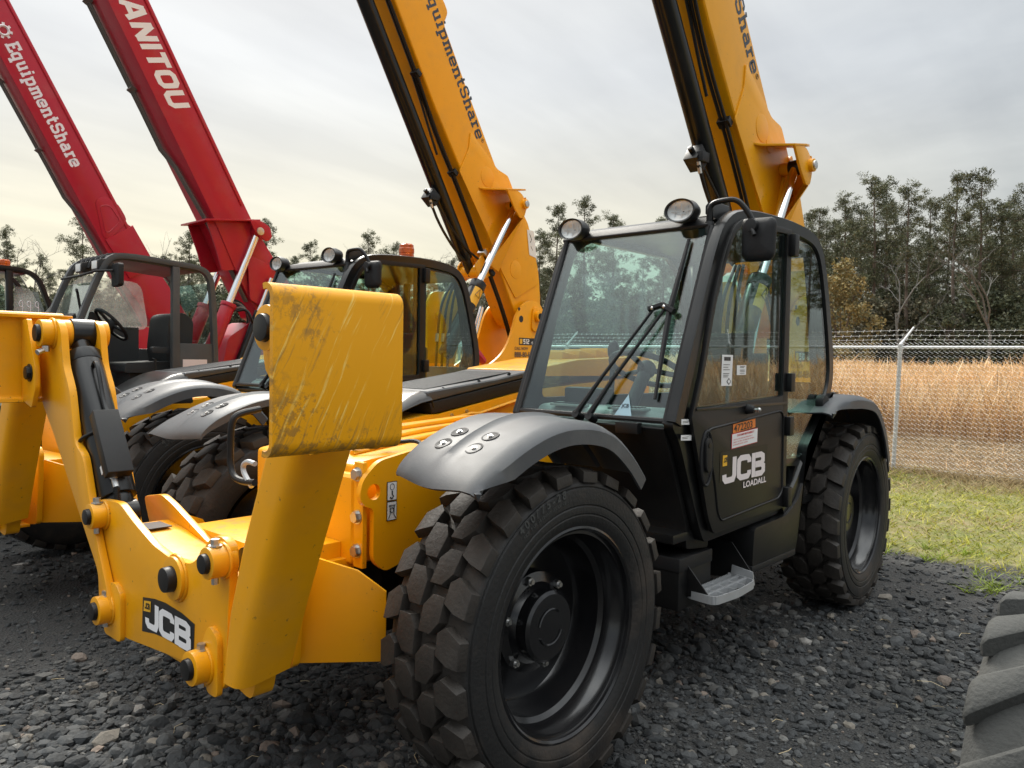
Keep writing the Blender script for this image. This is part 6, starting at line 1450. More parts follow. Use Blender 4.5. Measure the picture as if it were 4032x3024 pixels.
def ground_material():
    m = bpy.data.materials.new('ground'); m.use_nodes = True; t = m.node_tree; N = t.nodes; L = t.links; p = N['Principled BSDF']
    tc = N.new('ShaderNodeTexCoord'); sp = N.new('ShaderNodeSeparateXYZ'); L.new(tc.outputs['Object'], sp.inputs[0])
    def noise(sc, det=6, rough=0.6):
        n = N.new('ShaderNodeTexNoise'); n.inputs['Scale'].default_value = sc; n.inputs['Detail'].default_value = det; n.inputs['Roughness'].default_value = rough
        L.new(tc.outputs['Object'], n.inputs['Vector']); return n.outputs[0]
    def ramp(v, lo, hi):
        r = N.new('ShaderNodeMapRange'); r.inputs['From Min'].default_value = lo; r.inputs['From Max'].default_value = hi; L.new(v, r.inputs['Value']); return r.outputs[0]
    def mix(f, a_, b_):
        x = N.new('ShaderNodeMix'); x.data_type = 'RGBA'; L.new(f, x.inputs['Factor'])
        for k, c in (('A', a_), ('B', b_)):
            if isinstance(c, tuple): x.inputs[k].default_value = (*c, 1)
            else: L.new(c, x.inputs[k])
        return x.outputs['Result']
    fine = noise(140, 4); med = noise(9); big = noise(1.2)
    grav = mix(ramp(fine, 0.35, 0.7), (0.010, 0.0105, 0.011), (0.050, 0.049, 0.047))
    grav = mix(ramp(med, 0.55, 0.75), grav, (0.050, 0.046, 0.040))
    grass = mix(ramp(big, 0.35, 0.65), (0.17, 0.145, 0.045), (0.100, 0.125, 0.020))
    grass = mix(ramp(med, 0.45, 0.7), grass, (0.20, 0.16, 0.085))
    field = mix(ramp(med, 0.3, 0.7), (0.20, 0.145, 0.075), (0.34, 0.22, 0.105))
    wob = N.new('ShaderNodeMath'); wob.operation = 'MULTIPLY_ADD'; wob.inputs[1].default_value = 0.9; L.new(noise(2.2), wob.inputs[0]); L.new(sp.outputs['X'], wob.inputs[2])
    e1 = ramp(wob.outputs[0], -4.25, -4.55); e2 = ramp(wob.outputs[0], -9.6, -10.4)
    c = mix(e2, mix(e1, grav, grass), field)
    L.new(c, p.inputs['Base Color']); p.inputs['Roughness'].default_value = 0.9
    bpn = N.new('ShaderNodeBump'); bpn.inputs['Strength'].default_value = 0.9; bpn.inputs['Distance'].default_value = 0.012
    v = N.new('ShaderNodeTexVoronoi'); v.inputs['Scale'].default_value = 70; L.new(tc.outputs['Object'], v.inputs['Vector'])
    L.new(v.outputs['Distance'], bpn.inputs['Height']); L.new(bpn.outputs[0], p.inputs['Normal'])
    return m
me.materials.append(ground_material())
go = bpy.data.objects.new('ground', me); COL.objects.link(go); tag(go, kind='structure')

def np_mesh(name, V, Fc, cols, material, smooth=False, per=None):
    """V (n,3) vertices, Fc (m,k) faces, cols (n,3) per-vertex tone"""
    me = bpy.data.meshes.new(name)
    n, m, k = len(V), len(Fc), Fc.shape[1]
    me.vertices.add(n); me.vertices.foreach_set('co', V.astype(np.float32).ravel())
    me.loops.add(m * k); me.loops.foreach_set('vertex_index', Fc.astype(np.int32).ravel())
    me.polygons.add(m); me.polygons.foreach_set('loop_start', np.arange(m, dtype=np.int32) * k)
    me.polygons.foreach_set('loop_total', np.full(m, k, dtype=np.int32))
    me.polygons.foreach_set('use_smooth', np.full(m, smooth))
    me.update(calc_edges=True)
    ca = me.color_attributes.new('tone', 'FLOAT_COLOR', 'POINT')
    c4 = np.concatenate([cols, np.ones((n, 1))], 1).astype(np.float32); ca.data.foreach_set('color', c4.ravel())
    me.materials.append(MATS[material])
    o = bpy.data.objects.new(name, me); COL.objects.link(o)
    return o

def ico(sub):
    bm = bmesh.new(); bmesh.ops.create_icosphere(bm, subdivisions=sub, radius=1.0)
    V = np.array([v.co[:] for v in bm.verts]); Fc = np.array([[v.index for v in f.verts] for f in bm.faces]); bm.free()
    return V, Fc
fwh = np.array([-math.cos(YAW), -math.sin(YAW)]); rth = np.array([-math.sin(YAW), math.cos(YAW)]) * np.array([1, 1])
rth = np.array([_r[0], _r[1]])
def visible_ground(n, z0, z1, gamma=1.0, lim=0.72):
    """random ground points in a wedge in front of the camera, denser near it"""
    u = rng.random(n); Z = 1 / (1 / z0 + (1 / z1 - 1 / z0) * u ** gamma)
    X = (rng.random(n) * 2 - 1) * lim * Z
    xy = CAM[:2] + np.outer(Z, fwh) + np.outer(X, rth)
    return xy, Z
def stones(name, n, z0, z1, smin, smax, sub, smooth, gamma):
    xy, Z = visible_ground(n, z0, z1, gamma)
    # finer, swept gravel between the near machine and the loose wheel
    fine = np.maximum(np.exp(-(((xy[:, 0] + 0.35) / 1.15) ** 2 + ((xy[:, 1] - 1.80) / 0.60) ** 2)), 0.85 * np.exp(-(((xy[:, 0] - 0.95) / 0.5) ** 2 + ((xy[:, 1] + 2.2) / 0.9) ** 2)))
    edge = -4.75 + 0.25 * np.sin(xy[:, 1] * 1.7) + 0.15 * np.sin(xy[:, 1] * 4.1 + 1)
    keep = (xy[:, 0] > edge - 0.25 * rng.random(n)) & (rng.random(n) > fine * 0.55)
    xy = xy[keep]; Z = Z[keep]; fine = fine[keep]; n = len(xy)
    s_ = smin + (smax - smin) * rng.random(n) ** 3.4
    s_ = np.where(rng.random(n) < 0.012, smax * (1.0 + 0.35 * rng.random(n)), s_) * (1 - 0.62 * fine)
    T, Fc = ico(sub)
    m = len(T)
    sc = np.stack([s_ * (0.9 + 0.6 * rng.random(n)), s_ * (0.7 + 0.5 * rng.random(n)), s_ * (0.52 + 0.38 * rng.random(n))], 1)
    jit = 1 + (rng.random((n, m)) - 0.5) * (0.55 if sub == 1 else 0.26)
    # facets: push vertices onto a few random planes so stones look broken, not round
    P = T[None] * jit[..., None]
    for _ in range(3):
        d = rng.normal(size=(n, 3)); d /= np.linalg.norm(d, axis=1, keepdims=True)
        h = 0.58 + 0.28 * rng.random(n)
        t = np.einsum('nmk,nk->nm', P, d) - h[:, None]
        P = P - np.clip(t, 0, None)[..., None] * d[:, None, :] * 0.85
    P = P * sc[:, None, :]
    a = rng.random(n) * 6.283; ca, sa_ = np.cos(a), np.sin(a)
    tl = (rng.random(n) - 0.5) * 0.7
    x = P[..., 0] * ca[:, None] - P[..., 1] * sa_[:, None]; y = P[..., 0] * sa_[:, None] + P[..., 1] * ca[:, None]; z = P[..., 2] + x * tl[:, None] * 0.5
    g = hz(xy[:, 0], xy[:, 1]) + sc[:, 2] * 0.30
    V = np.stack([x + xy[:, 0][:, None], y + xy[:, 1][:, None], z + g[:, None]], -1).reshape(-1, 3)
    Fa = (Fc[None] + (np.arange(n) * m)[:, None, None]).reshape(-1, 3)
    base = np.array([[0.022, 0.024, 0.0255], [0.040, 0.042, 0.043], [0.075, 0.074, 0.070], [0.135, 0.120, 0.100], [0.150, 0.118, 0.096], [0.20, 0.19, 0.175]])
    pick = rng.choice(6, n, p=[0.48, 0.34, 0.14, 0.024, 0.009, 0.007])
    pt_ = 0.5 + 0.5 * np.sin(xy[:, 0] * 2.3 + 1.7 * np.sin(xy[:, 1] * 1.9)) * np.cos(xy[:, 1] * 2.6 + 0.8 * xy[:, 0])
    col = base[pick] * (0.75 + 0.5 * rng.random((n, 1))) * (0.75 + 0.6 * pt_[:, None])
    return np_mesh(name, V, Fa, np.repeat(col, m, 0), 'stone', smooth)
tag(stones('gravel', 11000, 1.55, 4.4, 0.009, 0.038, 2, False, 1.0), 'loose dark grey crushed stone covering the yard in the foreground', 'gravel', kind='stuff')
tag(stones('gravel', 30000, 1.6, 14.0, 0.010, 0.034, 1, False, 0.85), 'loose dark grey crushed stone of the yard further back', 'gravel', kind='stuff')
tag(stones('gravel', 34000, 1.55, 6.5, 0.0035, 0.010, 1, False, 0.95), 'fine dark chippings lying between the larger stones', 'gravel', kind='stuff')

def blades(name, xy, h, w, lean, cols, seg=2, plume=0.0, spread=1.0):
    n = len(xy); a = rng.random(n) * 6.283
    dx, dy = np.cos(a), np.sin(a)
    la = rng.random(n) * 6.283; lx, ly = np.cos(la) * lean, np.sin(la) * lean
    g = hz(xy[:, 0], xy[:, 1])
    V = []; 
    ts = [0, 0.5, 0.82, 1.0] if plume else [0, 0.55, 1.0]
    ws_ = [0.8, 0.7, plume, 0.15] if plume else [1.0, 0.75, 0.1]
    for t, wk in zip(ts, ws_):
        off = t ** 1.8
        cx = xy[:, 0] + lx * h * off; cy = xy[:, 1] + ly * h * off; cz = g - 0.02 + h * t * (1 - 0.12 * lean * t)
        for sgn in (-1, 1):
            V.append(np.stack([cx + dx * w * wk * sgn / 2, cy + dy * w * wk * sgn / 2, cz], -1))
    k = len(V); V = np.stack(V, 1).reshape(-1, 3)
    q = np.array([[2 * i, 2 * i + 1, 2 * i + 3, 2 * i + 2] for i in range(k // 2 - 1)])
    Fa = (q[None] + (np.arange(n) * k)[:, None, None]).reshape(-1, 4)
    C = np.repeat(cols, k, 0)
    return np_mesh(name, V, Fa, C, 'blade', False)
# mown grass verge, green and straw patches
n = 70000
xy = np.stack([-10.3 + 5.7 * rng.random(n), -6.5 + 10.5 * rng.random(n)], 1)
pat = 0.5 + 0.5 * np.sin(xy[:, 0] * 1.1 + 1.3 * np.sin(xy[:, 1] * 0.9)) * np.cos(xy[:, 1] * 1.3 + xy[:, 0] * 0.5)
clump = 0.5 + 0.5 * np.sin(xy[:, 0] * 7 + 2 * np.sin(xy[:, 1] * 5)) * np.sin(xy[:, 1] * 8 + xy[:, 0] * 2)
edge = -4.85 + 0.28 * np.sin(xy[:, 1] * 1.7) + 0.18 * np.sin(xy[:, 1] * 4.1 + 1)
keep = (xy[:, 0] < edge) & (rng.random(n) < 0.35 + 0.65 * clump); xy = xy[keep]; pat = pat[keep]; n = len(xy)
near_fence = np.clip((-8.6 - xy[:, 0]) / 1.6, 0, 1); near_edge = np.clip((xy[:, 0] + 6.6) / 1.6, 0, 1)
green = np.clip(0.58 + 0.55 * (pat - 0.45) * 2 + near_edge * 0.45 - near_fence * 0.9, 0, 1)
r_ = rng.random(n)
straw = np.array([0.36, 0.27, 0.125]); gr = np.array([0.175, 0.190, 0.016]); gr2 = np.array([0.33, 0.31, 0.032]); dead = np.array([0.21, 0.15, 0.075])
col = np.where((r_ < green)[:, None], np.where((rng.random(n) < 0.5)[:, None], gr, gr2), np.where((rng.random(n) < 0.55)[:, None], straw, dead)) * (0.7 + 0.6 * rng.random((n, 1)))
o = blades('verge_grass', xy, (0.03 + 0.06 * rng.random(n)) * (1 + 1.2 * near_fence), 0.009 + 0.006 * rng.random(n), 1.1 + 0.8 * rng.random(n), col)
tag(o, 'short patchy green and straw grass between the gravel and the fence', 'grass', kind='stuff')
# tall dry grass beyond the fence
def tall(n, x0, x1, ya, yb, h0, h1, w0, w1, lab):
    x = x0 + (x1 - x0) * rng.random(n); y = ya + (yb - ya) * rng.random(n)
    xy = np.stack([x, y], 1)
    cl = 0.5 + 0.5 * np.sin(x * 1.1 + 2 * np.sin(y * 0.7)) * np.cos(y * 1.4 + 0.6 * x)
    big = 0.5 + 0.5 * np.sin(x * 0.31 + 1.5 * np.sin(y * 0.23)) * np.cos(y * 0.37 + 0.2 * x)
    h = (h0 + (h1 - h0) * rng.random(n)) * (0.74 + 0.28 * cl + 0.18 * big) * np.where(rng.random(n) < 0.06, 1.22, 1.0)
    pal = np.array([[0.66, 0.425, 0.205], [0.72, 0.50, 0.275], [0.52, 0.32, 0.145], [0.80, 0.62, 0.39]])
    col = pal[rng.choice(4, n, p=[0.38, 0.30, 0.20, 0.12])] * (0.75 + 0.5 * rng.random((n, 1))) * (0.80 + 0.35 * big[:, None])
    o = blades('tall_grass', xy, h, w0 + (w1 - w0) * rng.random(n), 0.16 + 0.30 * rng.random(n), col, plume=1.5)
    tag(o, lab, 'grass', kind='stuff')
tall(52000, -13.2, -24.0, -9.0, 4.5, 0.95, 1.45, 0.010, 0.018, 'tall dry golden grass standing just beyond the wire fence')
tall(14000, -13.2, -26.0, 4.5, 20.0, 0.95, 1.45, 0.02, 0.04, 'tall dry golden grass beyond the fence to the right of the picture')
tall(34000, -24.0, -60.0, -38.0, 9.0, 1.0, 1.45, 0.03, 0.06, 'tall dry golden grass reaching back to the pines')
tall(9000, -13.0, -30.0, -34.0, -9.0, 0.95, 1.4, 0.03, 0.05, 'tall dry golden grass beyond the fence behind the parked machines')
# matted dead grass right at the fence
n = 26000
xy = np.stack([-9.9 - 3.6 * rng.random(n), -8 + 12 * rng.random(n)], 1)
col = np.array([[0.33, 0.255, 0.155]]) * (0.5 + 0.9 * rng.random((n, 1))) * np.where(rng.random((n, 1)) < 0.25, np.array([[1.35, 1.1, 0.85]]), 1.0)
o = blades('matted_grass', xy, (0.08 + 0.22 * rng.random(n)) * (0.5 + np.clip((-10 - xy[:, 0]) / 2.5, 0, 1)), 0.008 + 0.008 * rng.random(n), 1.1 + 1.0 * rng.random(n), col)
tag(o, 'matted grey-brown dead grass along the foot of the fence', 'grass', kind='stuff')

# ---------------------------------------------------------------- chain-link fence
FX = -10.2
FE = empty('chain_link_fence', (FX, 0, 0))
tag(FE, 'galvanised chain link fence topped by barbed wire behind the machines', 'fence')
PY = [-0.77 + 3.17 * k for k in range(-9, 8)]
def fz(y): return float(hz(FX, y))
for y in PY:
    z0 = fz(y) - 0.05; ln = -0.07
    pm = MB().cyl((0, y, z0), (ln * 1.2, y + 0.02, 1.80), 0.030, n=16).cyl((ln * 1.2, y + 0.02, 1.76), (ln * 1.2, y + 0.02, 1.875), 0.037, n=16)
    pm.cyl((ln * 1.2, y + 0.02, 1.87), (ln * 1.2 - 0.04, y + 0.05, 1.93), 0.024, n=10).cyl((ln * 1.2 - 0.04, y + 0.05, 1.93), (ln * 1.2 - 0.18, y + 0.15, 2.14), 0.018, 0.014, n=10)
    for z in (0.45, 0.95, 1.40):
        pm.cyl((ln * z * 0.68 + 0.0, y + 0.011 * z, z), (ln * z * 0.68 + 0.0, y + 0.011 * z, z + 0.012), 0.035, n=16)
    pm.build('fence_post', 'galvanised', FE)
ya, yb = PY[0], PY[-1]
MB().cyl((-0.084, ya, 1.835), (-0.084, yb, 1.835), 0.022, n=12).build('top_rail', 'galvanised', FE)
for k, (xo, z) in enumerate(((-0.135, 1.955), (-0.175, 2.02), (-0.225, 2.095))):
    w = MB(); yy = ya
    pts = []
    while yy <= yb + 0.01:
        i = (yy - PY[0]) / 3.17; sag = 0.018 * (1 - (2 * (i % 1) - 1) ** 2)
        pts.append((xo, yy, z - sag)); yy += 0.3170
    w.tube(pts, 0.0034, 4)
    yy = ya + 0.05 * k
    while yy < yb:
        i = (yy - PY[0]) / 3.17; sag = 0.018 * (1 - (2 * (i % 1) - 1) ** 2); zz = z - sag
        if yy > -14:
            w.tube([(xo - 0.012, yy - 0.006, zz - 0.018), (xo + 0.012, yy + 0.006, zz + 0.018)], 0.0026, 3)
            w.tube([(xo + 0.012, yy - 0.006, zz - 0.018), (xo - 0.012, yy + 0.006, zz + 0.018)], 0.0026, 3)
        yy += 0.125
    w.build('barbed_wire', 'wire', FE)
# woven mesh: zigzag wires that interlock, with knuckled tips above the rail
def mesh_wires():
    pit = 0.066; rr = 0.0034; V = []; Fs = []; o = 0
    ys0 = np.arange(-12.0, 13.0, pit)
    for i, y0 in enumerate(ys0):
        z0 = fz(y0) + 0.0; nseg = int((1.90 - z0) / (pit * 0.5)) + 1
        k = np.arange(nseg + 1)
        z = z0 + k * pit * 0.5
        yv = y0 + ((k % 2) - 0.5) * pit * 1.06
        x = -0.045 * (z / 1.83) + 0.030 + ((k % 2) - 0.5) * 0.006
        # the wire leans with the posts
        P = np.stack([x - 0.0, yv, z], 1)
        ang = np.array([math.pi / 2, math.pi * 7 / 6, math.pi * 11 / 6])
        ring = np.stack([np.cos(ang) * rr, np.zeros(3), np.zeros(3)], 1) + np.stack([np.zeros(3), np.sin(ang) * rr, np.zeros(3)], 1)
        vv = (P[:, None, :] + ring[None]).reshape(-1, 3); V.append(vv)
        m = len(P)
        q = np.array([[a_ * 3 + j, a_ * 3 + (j + 1) % 3, (a_ + 1) * 3 + (j + 1) % 3, (a_ + 1) * 3 + j] for a_ in range(m - 1) for j in range(3)]) + o
        Fs.append(q); o += m * 3
    V = np.concatenate(V); Fs = np.concatenate(Fs)
    ob = np_mesh('chain_link_mesh', V, Fs, np.full((len(V), 3), 0.5), 'wire', False)
    return ob
cm_ = mesh_wires(); cm_.parent = FE; tag(cm_, kind='stuff')
MB().tube([(0.02, ya, 0.06), (0.02, yb, 0.06)], 0.003, 4).build('tension_wire', 'wire', FE)

# ---------------------------------------------------------------- trees
def cloud_tris(centres, radii, count, size, tone, aspect=1.0, flatten=0.75):
    """little leaf-sized triangles spread through clumps"""
    n = len(centres) * count
    c = np.repeat(np.array(centres), count, 0); r = np.repeat(np.array(radii), count)
    d = rng.normal(size=(n, 3)); d /= np.linalg.norm(d, axis=1, keepdims=True)
    rad = r * rng.random(n) ** 0.45
    p = c + d * rad[:, None] * np.array([1, 1, flatten])
    s_ = size * (0.6 + 0.8 * rng.random(n))
    u = rng.normal(size=(n, 3)); u /= np.linalg.norm(u, axis=1, keepdims=True)
    v = np.cross(u, rng.normal(size=(n, 3))); v /= np.linalg.norm(v, axis=1, keepdims=True)
    V = np.stack([p - u * s_[:, None] * 0.5 * aspect, p + u * s_[:, None] * 0.5 * aspect, p + v * s_[:, None] * 0.8], 1).reshape(-1, 3)
    Fc = np.arange(n * 3).reshape(-1, 3)
    ct = np.repeat(rng.random((len(centres), 1)) * 0.7 + 0.65, count, 0)
    col = np.array(tone)[rng.integers(0, len(tone), n)] * ct * (0.75 + 0.5 * rng.random((n, 1)))
    return V, Fc, np.repeat(col, 3, 0)
PINE = [(0.072, 0.083, 0.042), (0.094, 0.102, 0.050), (0.057, 0.069, 0.035), (0.122, 0.115, 0.058)]
def pine_meshes(seed, H, crown0, spread, dens):
    rs = random.Random(seed)
    tr = MB(); pts = []; x = y = 0.0
    for k in range(9):
        t = k / 8; pts.append((x, y, H * t)); x += rs.uniform(-0.10, 0.10); y += rs.uniform(-0.10, 0.10)
    tr.tube(pts, [0.21 * (1 - 0.88 * t) for t in np.linspace(0, 1, 9)], 7)
    C = []; Rd = []
    nb = int(30 * dens)
    for k in range(nb):
        t = crown0 + (1 - crown0) * (k + rs.random()) / nb
        prof = math.sin(math.pi * min(1, ((t - crown0) / (1 - crown0)) * 0.82 + 0.14)) ** 0.8
        ln = spread * prof * rs.uniform(0.45, 1.15); a = rs.uniform(0, 6.283); rise = rs.uniform(0.05, 0.55)
        i = min(7, int(t * 8)); f = t * 8 - i; P0 = Vector(pts[i]).lerp(Vector(pts[min(8, i + 1)]), f)
        P1 = P0 + Vector((math.cos(a) * ln * 0.55, math.sin(a) * ln * 0.55, ln * rise * 0.3)); P2 = P0 + Vector((math.cos(a) * ln, math.sin(a) * ln, ln * rise))
        tr.tube([P0, P1, P2], [0.055 * (1.15 - t), 0.035 * (1.15 - t), 0.012], 4)
        m = max(2, int(ln * 2.2))
        for j in range(m):
            f = 0.45 + 0.6 * j / m
            q = P0.lerp(P2, f) + Vector((rs.gauss(0, 0.32), rs.gauss(0, 0.32), rs.gauss(0.1, 0.22)))
            C.append(q[:]); Rd.append(rs.uniform(0.28, 0.58))
    top = Vector(pts[-1])
    for j in range(6):
        C.append((top + Vector((rs.gauss(0, 0.35), rs.gauss(0, 0.35), rs.uniform(-0.9, 0.2))))[:]); Rd.append(rs.uniform(0.3, 0.5))
    # a few dead stubs below the crown
    for j in range(6):
        t = rs.uniform(0.25, crown0); a = rs.uniform(0, 6.28); i = int(t * 8); P0 = Vector(pts[i]); ln = rs.uniform(0.5, 1.6)
        P0 = Vector((P0.x, P0.y, H * t)); tr.tube([P0, P0 + Vector((math.cos(a) * ln, math.sin(a) * ln, ln * 0.25))], [0.03, 0.008], 3)
    return tr, cloud_tris(C, Rd, 64, 0.22, PINE, 0.30)
def bare_mesh(seed, H, m='bare_bark', bush=False):
    rs = random.Random(seed); mb = MB()
    def br(p, d, ln, r, dep):
        q = p; pts = [p]; dd = d
        for k in range(3):
            dd = (dd + Vector((rs.gauss(0, 0.16), rs.gauss(0, 0.16), 0.04))).normalized(); q = q + dd * (ln / 3); pts.append(q)
        mb.tube(pts, [r, r * 0.85, r * 0.7, r * 0.5], 5 if dep < 2 else 3)
        if dep >= 4: return
        for k in range(3 if dep < 3 else 2 + rs.randint(0, 1)):
            f = rs.uniform(0.45, 1.0); i = min(2, int(f * 3)); s0 = pts[i].lerp(pts[i + 1], f * 3 - i)
            nd = (dd + Vector((rs.gauss(0, 0.65), rs.gauss(0, 0.65), rs.gauss(0.1, 0.35)))).normalized()
            br(s0, nd, ln * rs.uniform(0.5, 0.72), max(0.012, r * 0.5), dep + 1)
    br(Vector((0, 0, 0)), Vector((rs.gauss(0, 0.06), rs.gauss(0, 0.06), 1)), H * 0.5, 0.16 * H / 12, 0)
    return mb
PROTO = []
def tree_at(kind, x, y, sc, label, rz=None, group='trees in the line behind the field', cat=None):
    name, parts = kind
    o = empty(name, (x, y, float(hz(x, y)) - 0.1), rng.random() * 6.28 if rz is None else rz)
    o.scale = (sc, sc, sc)
    for pn_, me_, sx in parts:
        c = bpy.data.objects.new(pn_, me_); COL.objects.link(c); c.parent = o
    tag(o, label, cat or 'tree', group)
    return o
def proto(name, trunk_mb, bark, crown):
    t = trunk_mb.build('trunk', bark, None); mt = t.data; bpy.data.objects.remove(t)
    parts = [('trunk', mt, 1)]
    if crown:
        c = np_mesh('crown', *crown[:3], 'needle'); mc = c.data; bpy.data.objects.remove(c); parts.append(('crown', mc, 1))
    return (name, parts)
pines = [proto('pine_tree', *(lambda r: (r[0], 'bark', r[1]))(pine_meshes(s_, 16.0, c0, sp_, de))) for s_, c0, sp_, de in ((1, 0.46, 2.5, 1.5), (2, 0.50, 1.7, 1.35), (3, 0.40, 2.2, 1.6), (4, 0.60, 1.9, 1.1), (5, 0.44, 2.5, 1.4), (6, 0.36, 2.1, 1.6))]
bares = [proto('bare_tree', bare_mesh(s_, 12.0), 'bare_bark', None) for s_ in (11, 12, 13)]
def leafy(seed, H, Wd, tone, cnt=150, size=0.20):
    rs = random.Random(seed); mb = MB(); C = []; Rd = []
    for k in range(5):
        a = rs.uniform(0, 6.28); mb.tube([(0, 0, 0), (math.cos(a) * 0.3, math.sin(a) * 0.3, H * 0.4), (math.cos(a) * Wd * 0.3, math.sin(a) * Wd * 0.3, H * 0.85)], [0.07, 0.05, 0.015], 5)
    for k in range(cnt):
        t = rs.random(); a = rs.uniform(0, 6.28); rr = Wd * (0.5 + 0.5 * math.sin(math.pi * min(1, t * 0.75 + 0.2))) * math.sqrt(rs.random()) * (1.0 - 0.55 * t)
        C.append((math.cos(a) * rr, math.sin(a) * rr, 0.4 + H * t * 0.95)); Rd.append(rs.uniform(0.35, 0.75))
    return proto('leafy_tree', mb, 'bark', cloud_tris(C, Rd, 42, size, tone, 0.9))
tan_tree = leafy(21, 8.5, 3.6, [(0.19, 0.145, 0.055), (0.23, 0.175, 0.065), (0.15, 0.135, 0.055)])
green_shrub = leafy(22, 6.0, 3.2, [(0.072, 0.082, 0.042), (0.095, 0.098, 0.048), (0.055, 0.066, 0.034)], 120)
brown_shrub = leafy(23, 5.0, 3.0, [(0.125, 0.108, 0.068), (0.105, 0.098, 0.056), (0.08, 0.080, 0.048)], 110)

def img_to_world(px, x):
    """ground position on the line x for a direction given as azimuth fraction of the view"""
    k = (px - 1106) / 1668.4
    d = fwh + rth * k
    t = (x - CAM[0]) / d[0]
    return CAM[1] + d[1] * t, t
def place(kind, px, x, ptop, lab, grp='trees in the line behind the field', cat=None, H=16.0, rz=None):
    y, Z = img_to_world(px, x)
    hor = 774.8 + (px - 1106) * 0.0174
    Ht = (hor - ptop) * Z / 1668.4 + 1.5 - 0.5
    return tree_at(kind, x, y, Ht / H, lab, rz, grp, cat)
G1 = 'pines standing out above the tree line on the right'
front = [(1766, -63, 452, 3), (1816, -62, 428, 1), (1845, -66, 450, 4), (1880, -60, 390, 0), (1903, -66, 398, 2), (1954, -58, 402, 1), (1993, -63, 432, 5), (2150, -62, 440, 2), (2180, -66, 425, 4), (2212, -60, 392, 0)]
labs = ['small pine just right of the near black cab', 'loose-crowned pine next to the small one by the near cab', 'pine with feathery top left of the broad dense pine', 'broad dense pine, first tall crown right of the near cab', 'pine half hidden behind the broad dense pine', 'pine with a small dark top between broad and tallest pines', 'lower dark pine before the gap with the thin pine', 'spreading pine to the right of the two tallest pines', 'dark pine crowded behind the spreading pine at right', 'pine at the right edge of the photo']
for (px, x, pt_, k), lb in zip(front, labs):
    place(pines[k], px, x, pt_, lb, G1, 'pine tree')
place(pines[3], 2046, -59, 378, 'thin tall pine with a long bare trunk beside the tallest pine', G1, 'pine tree')
place(pines[4], 2100, -60, 373, 'tallest pine, rising highest above the tree line on the right', G1, 'pine tree')
place(tan_tree, 1812, -52, 548, 'bushy tan-leaved tree beside the near cab in front of the pines', None, 'tree', 9.0)
place(bares[0], 1935, -55, 545, 'pale bare tree standing before the broad dense pine', 'bare trees in front of the pines', 'bare tree', 11.0)
place(bares[1], 2128, -54, 520, 'pale bare tree before the tallest pine on the right', 'bare trees in front of the pines', 'bare tree', 11.0)
place(bares[2], 2050, -56, 640, 'low bare tree between the two taller bare trees', 'bare trees in front of the pines', 'bare tree', 11.0)
# between the booms and to the left
mid = [(1200, -64, 445, 2, 'bushy pine right of the second yellow boom'), (1260, -62, 432, 5, 'large dense pine between the two yellow booms'), (1320, -66, 470, 0, 'pine at the right of the gap between yellow booms'), (1165, -66, 500, 4, 'smaller pine close against the second yellow boom'), (1430, -64, 470, 1, 'pine showing over the near cab roof'), (1480, -64, 520, 2, 'pine beneath the near boom')]
for px, x, pt_, k, lb in mid:
    place(pines[k], px, x, pt_, lb, 'pines between the yellow booms', 'pine tree')
def place_far(kind, px, Z, ptop, lab, grp, cat='pine tree', H=16.0):
    k = (px - 1106) / 1668.4; xy = CAM[:2] + (fwh + rth * k) * Z
    hor = 774.8 + (px - 1106) * 0.0174
    Ht = (hor - ptop) * Z / 1668.4 + 1.5
    return tree_at(kind, xy[0], xy[1], Ht / H, lab, None, grp, cat)
GL = 'pines beyond the red machines'
for px, Z, pt_, k, lb in ((15, 92, 500, 2, 'dense pine at the left edge beyond the far red boom'), (178, 88, 482, 0, 'tall loose pine just left of the far red boom foot'), (360, 92, 560, 1, 'low pine seen between the two red booms'), (405, 90, 512, 4, 'round-topped pine between the two red booms'), (575, 84, 488, 5, 'dense dark pine close right of the second red boom'), (670, 92, 532, 2, 'spreading low pine above the second black cab'), (795, 86, 515, 1, 'narrow pointed pine left of the amber beacon'), (855, 90, 540, 4, 'small pine near the amber beacon'), (830, 96, 548, 0, 'pine half hidden behind the pointed pine')):
    place_far(pines[k], px, Z, pt_, lb, GL)
for px, Z, pt_, k, lb in ((78, 84, 535, 0, 'bare tree left of the far red boom'), (345, 86, 540, 1, 'bare tree between the two red booms'), (755, 88, 530, 2, 'thin bare tree left of the second yellow boom'), (960, 86, 560, 0, 'bare tree just left of the second yellow boom foot')):
    place_far(bares[k], px, Z, pt_, lb, 'bare trees beyond the machines', 'bare tree', 11.0)
# filler trees deeper in the wood, nothing tells them apart
k = 0
for px in range(1680, 2420, 19):
    x = -70 - 9 * rng.random(); place(pines[k % 6], px + rng.integers(-10, 10), x, 500 + rng.integers(-50, 60), 'pine standing deeper in the wood behind the front trees', 'pines deeper in the wood'); k += 1
for px in range(1120, 1560, 30):
    x = -70 - 9 * rng.random(); place(pines[k % 6], px + rng.integers(-10, 10), x, 560 + rng.integers(-30, 60), 'pine standing deeper in the wood behind the front trees', 'pines deeper in the wood'); k += 1
for px in range(-80, 1080, 24):
    place_far(pines[k % 6], px + rng.integers(-12, 12), 98 + 14 * rng.random(), 590 + rng.integers(-32, 45), 'pine standing deeper in the wood behind the front trees', 'pines deeper in the wood', 'tree'); k += 1
for i in range(22):
    tree_at(pines[i % 6], -62 - 6 * rng.random(), 3 + i * 2.0 + rng.random(), 0.85 + 0.3 * rng.random(), 'pine standing deeper in the wood behind the front trees', None, 'pines deeper in the wood')
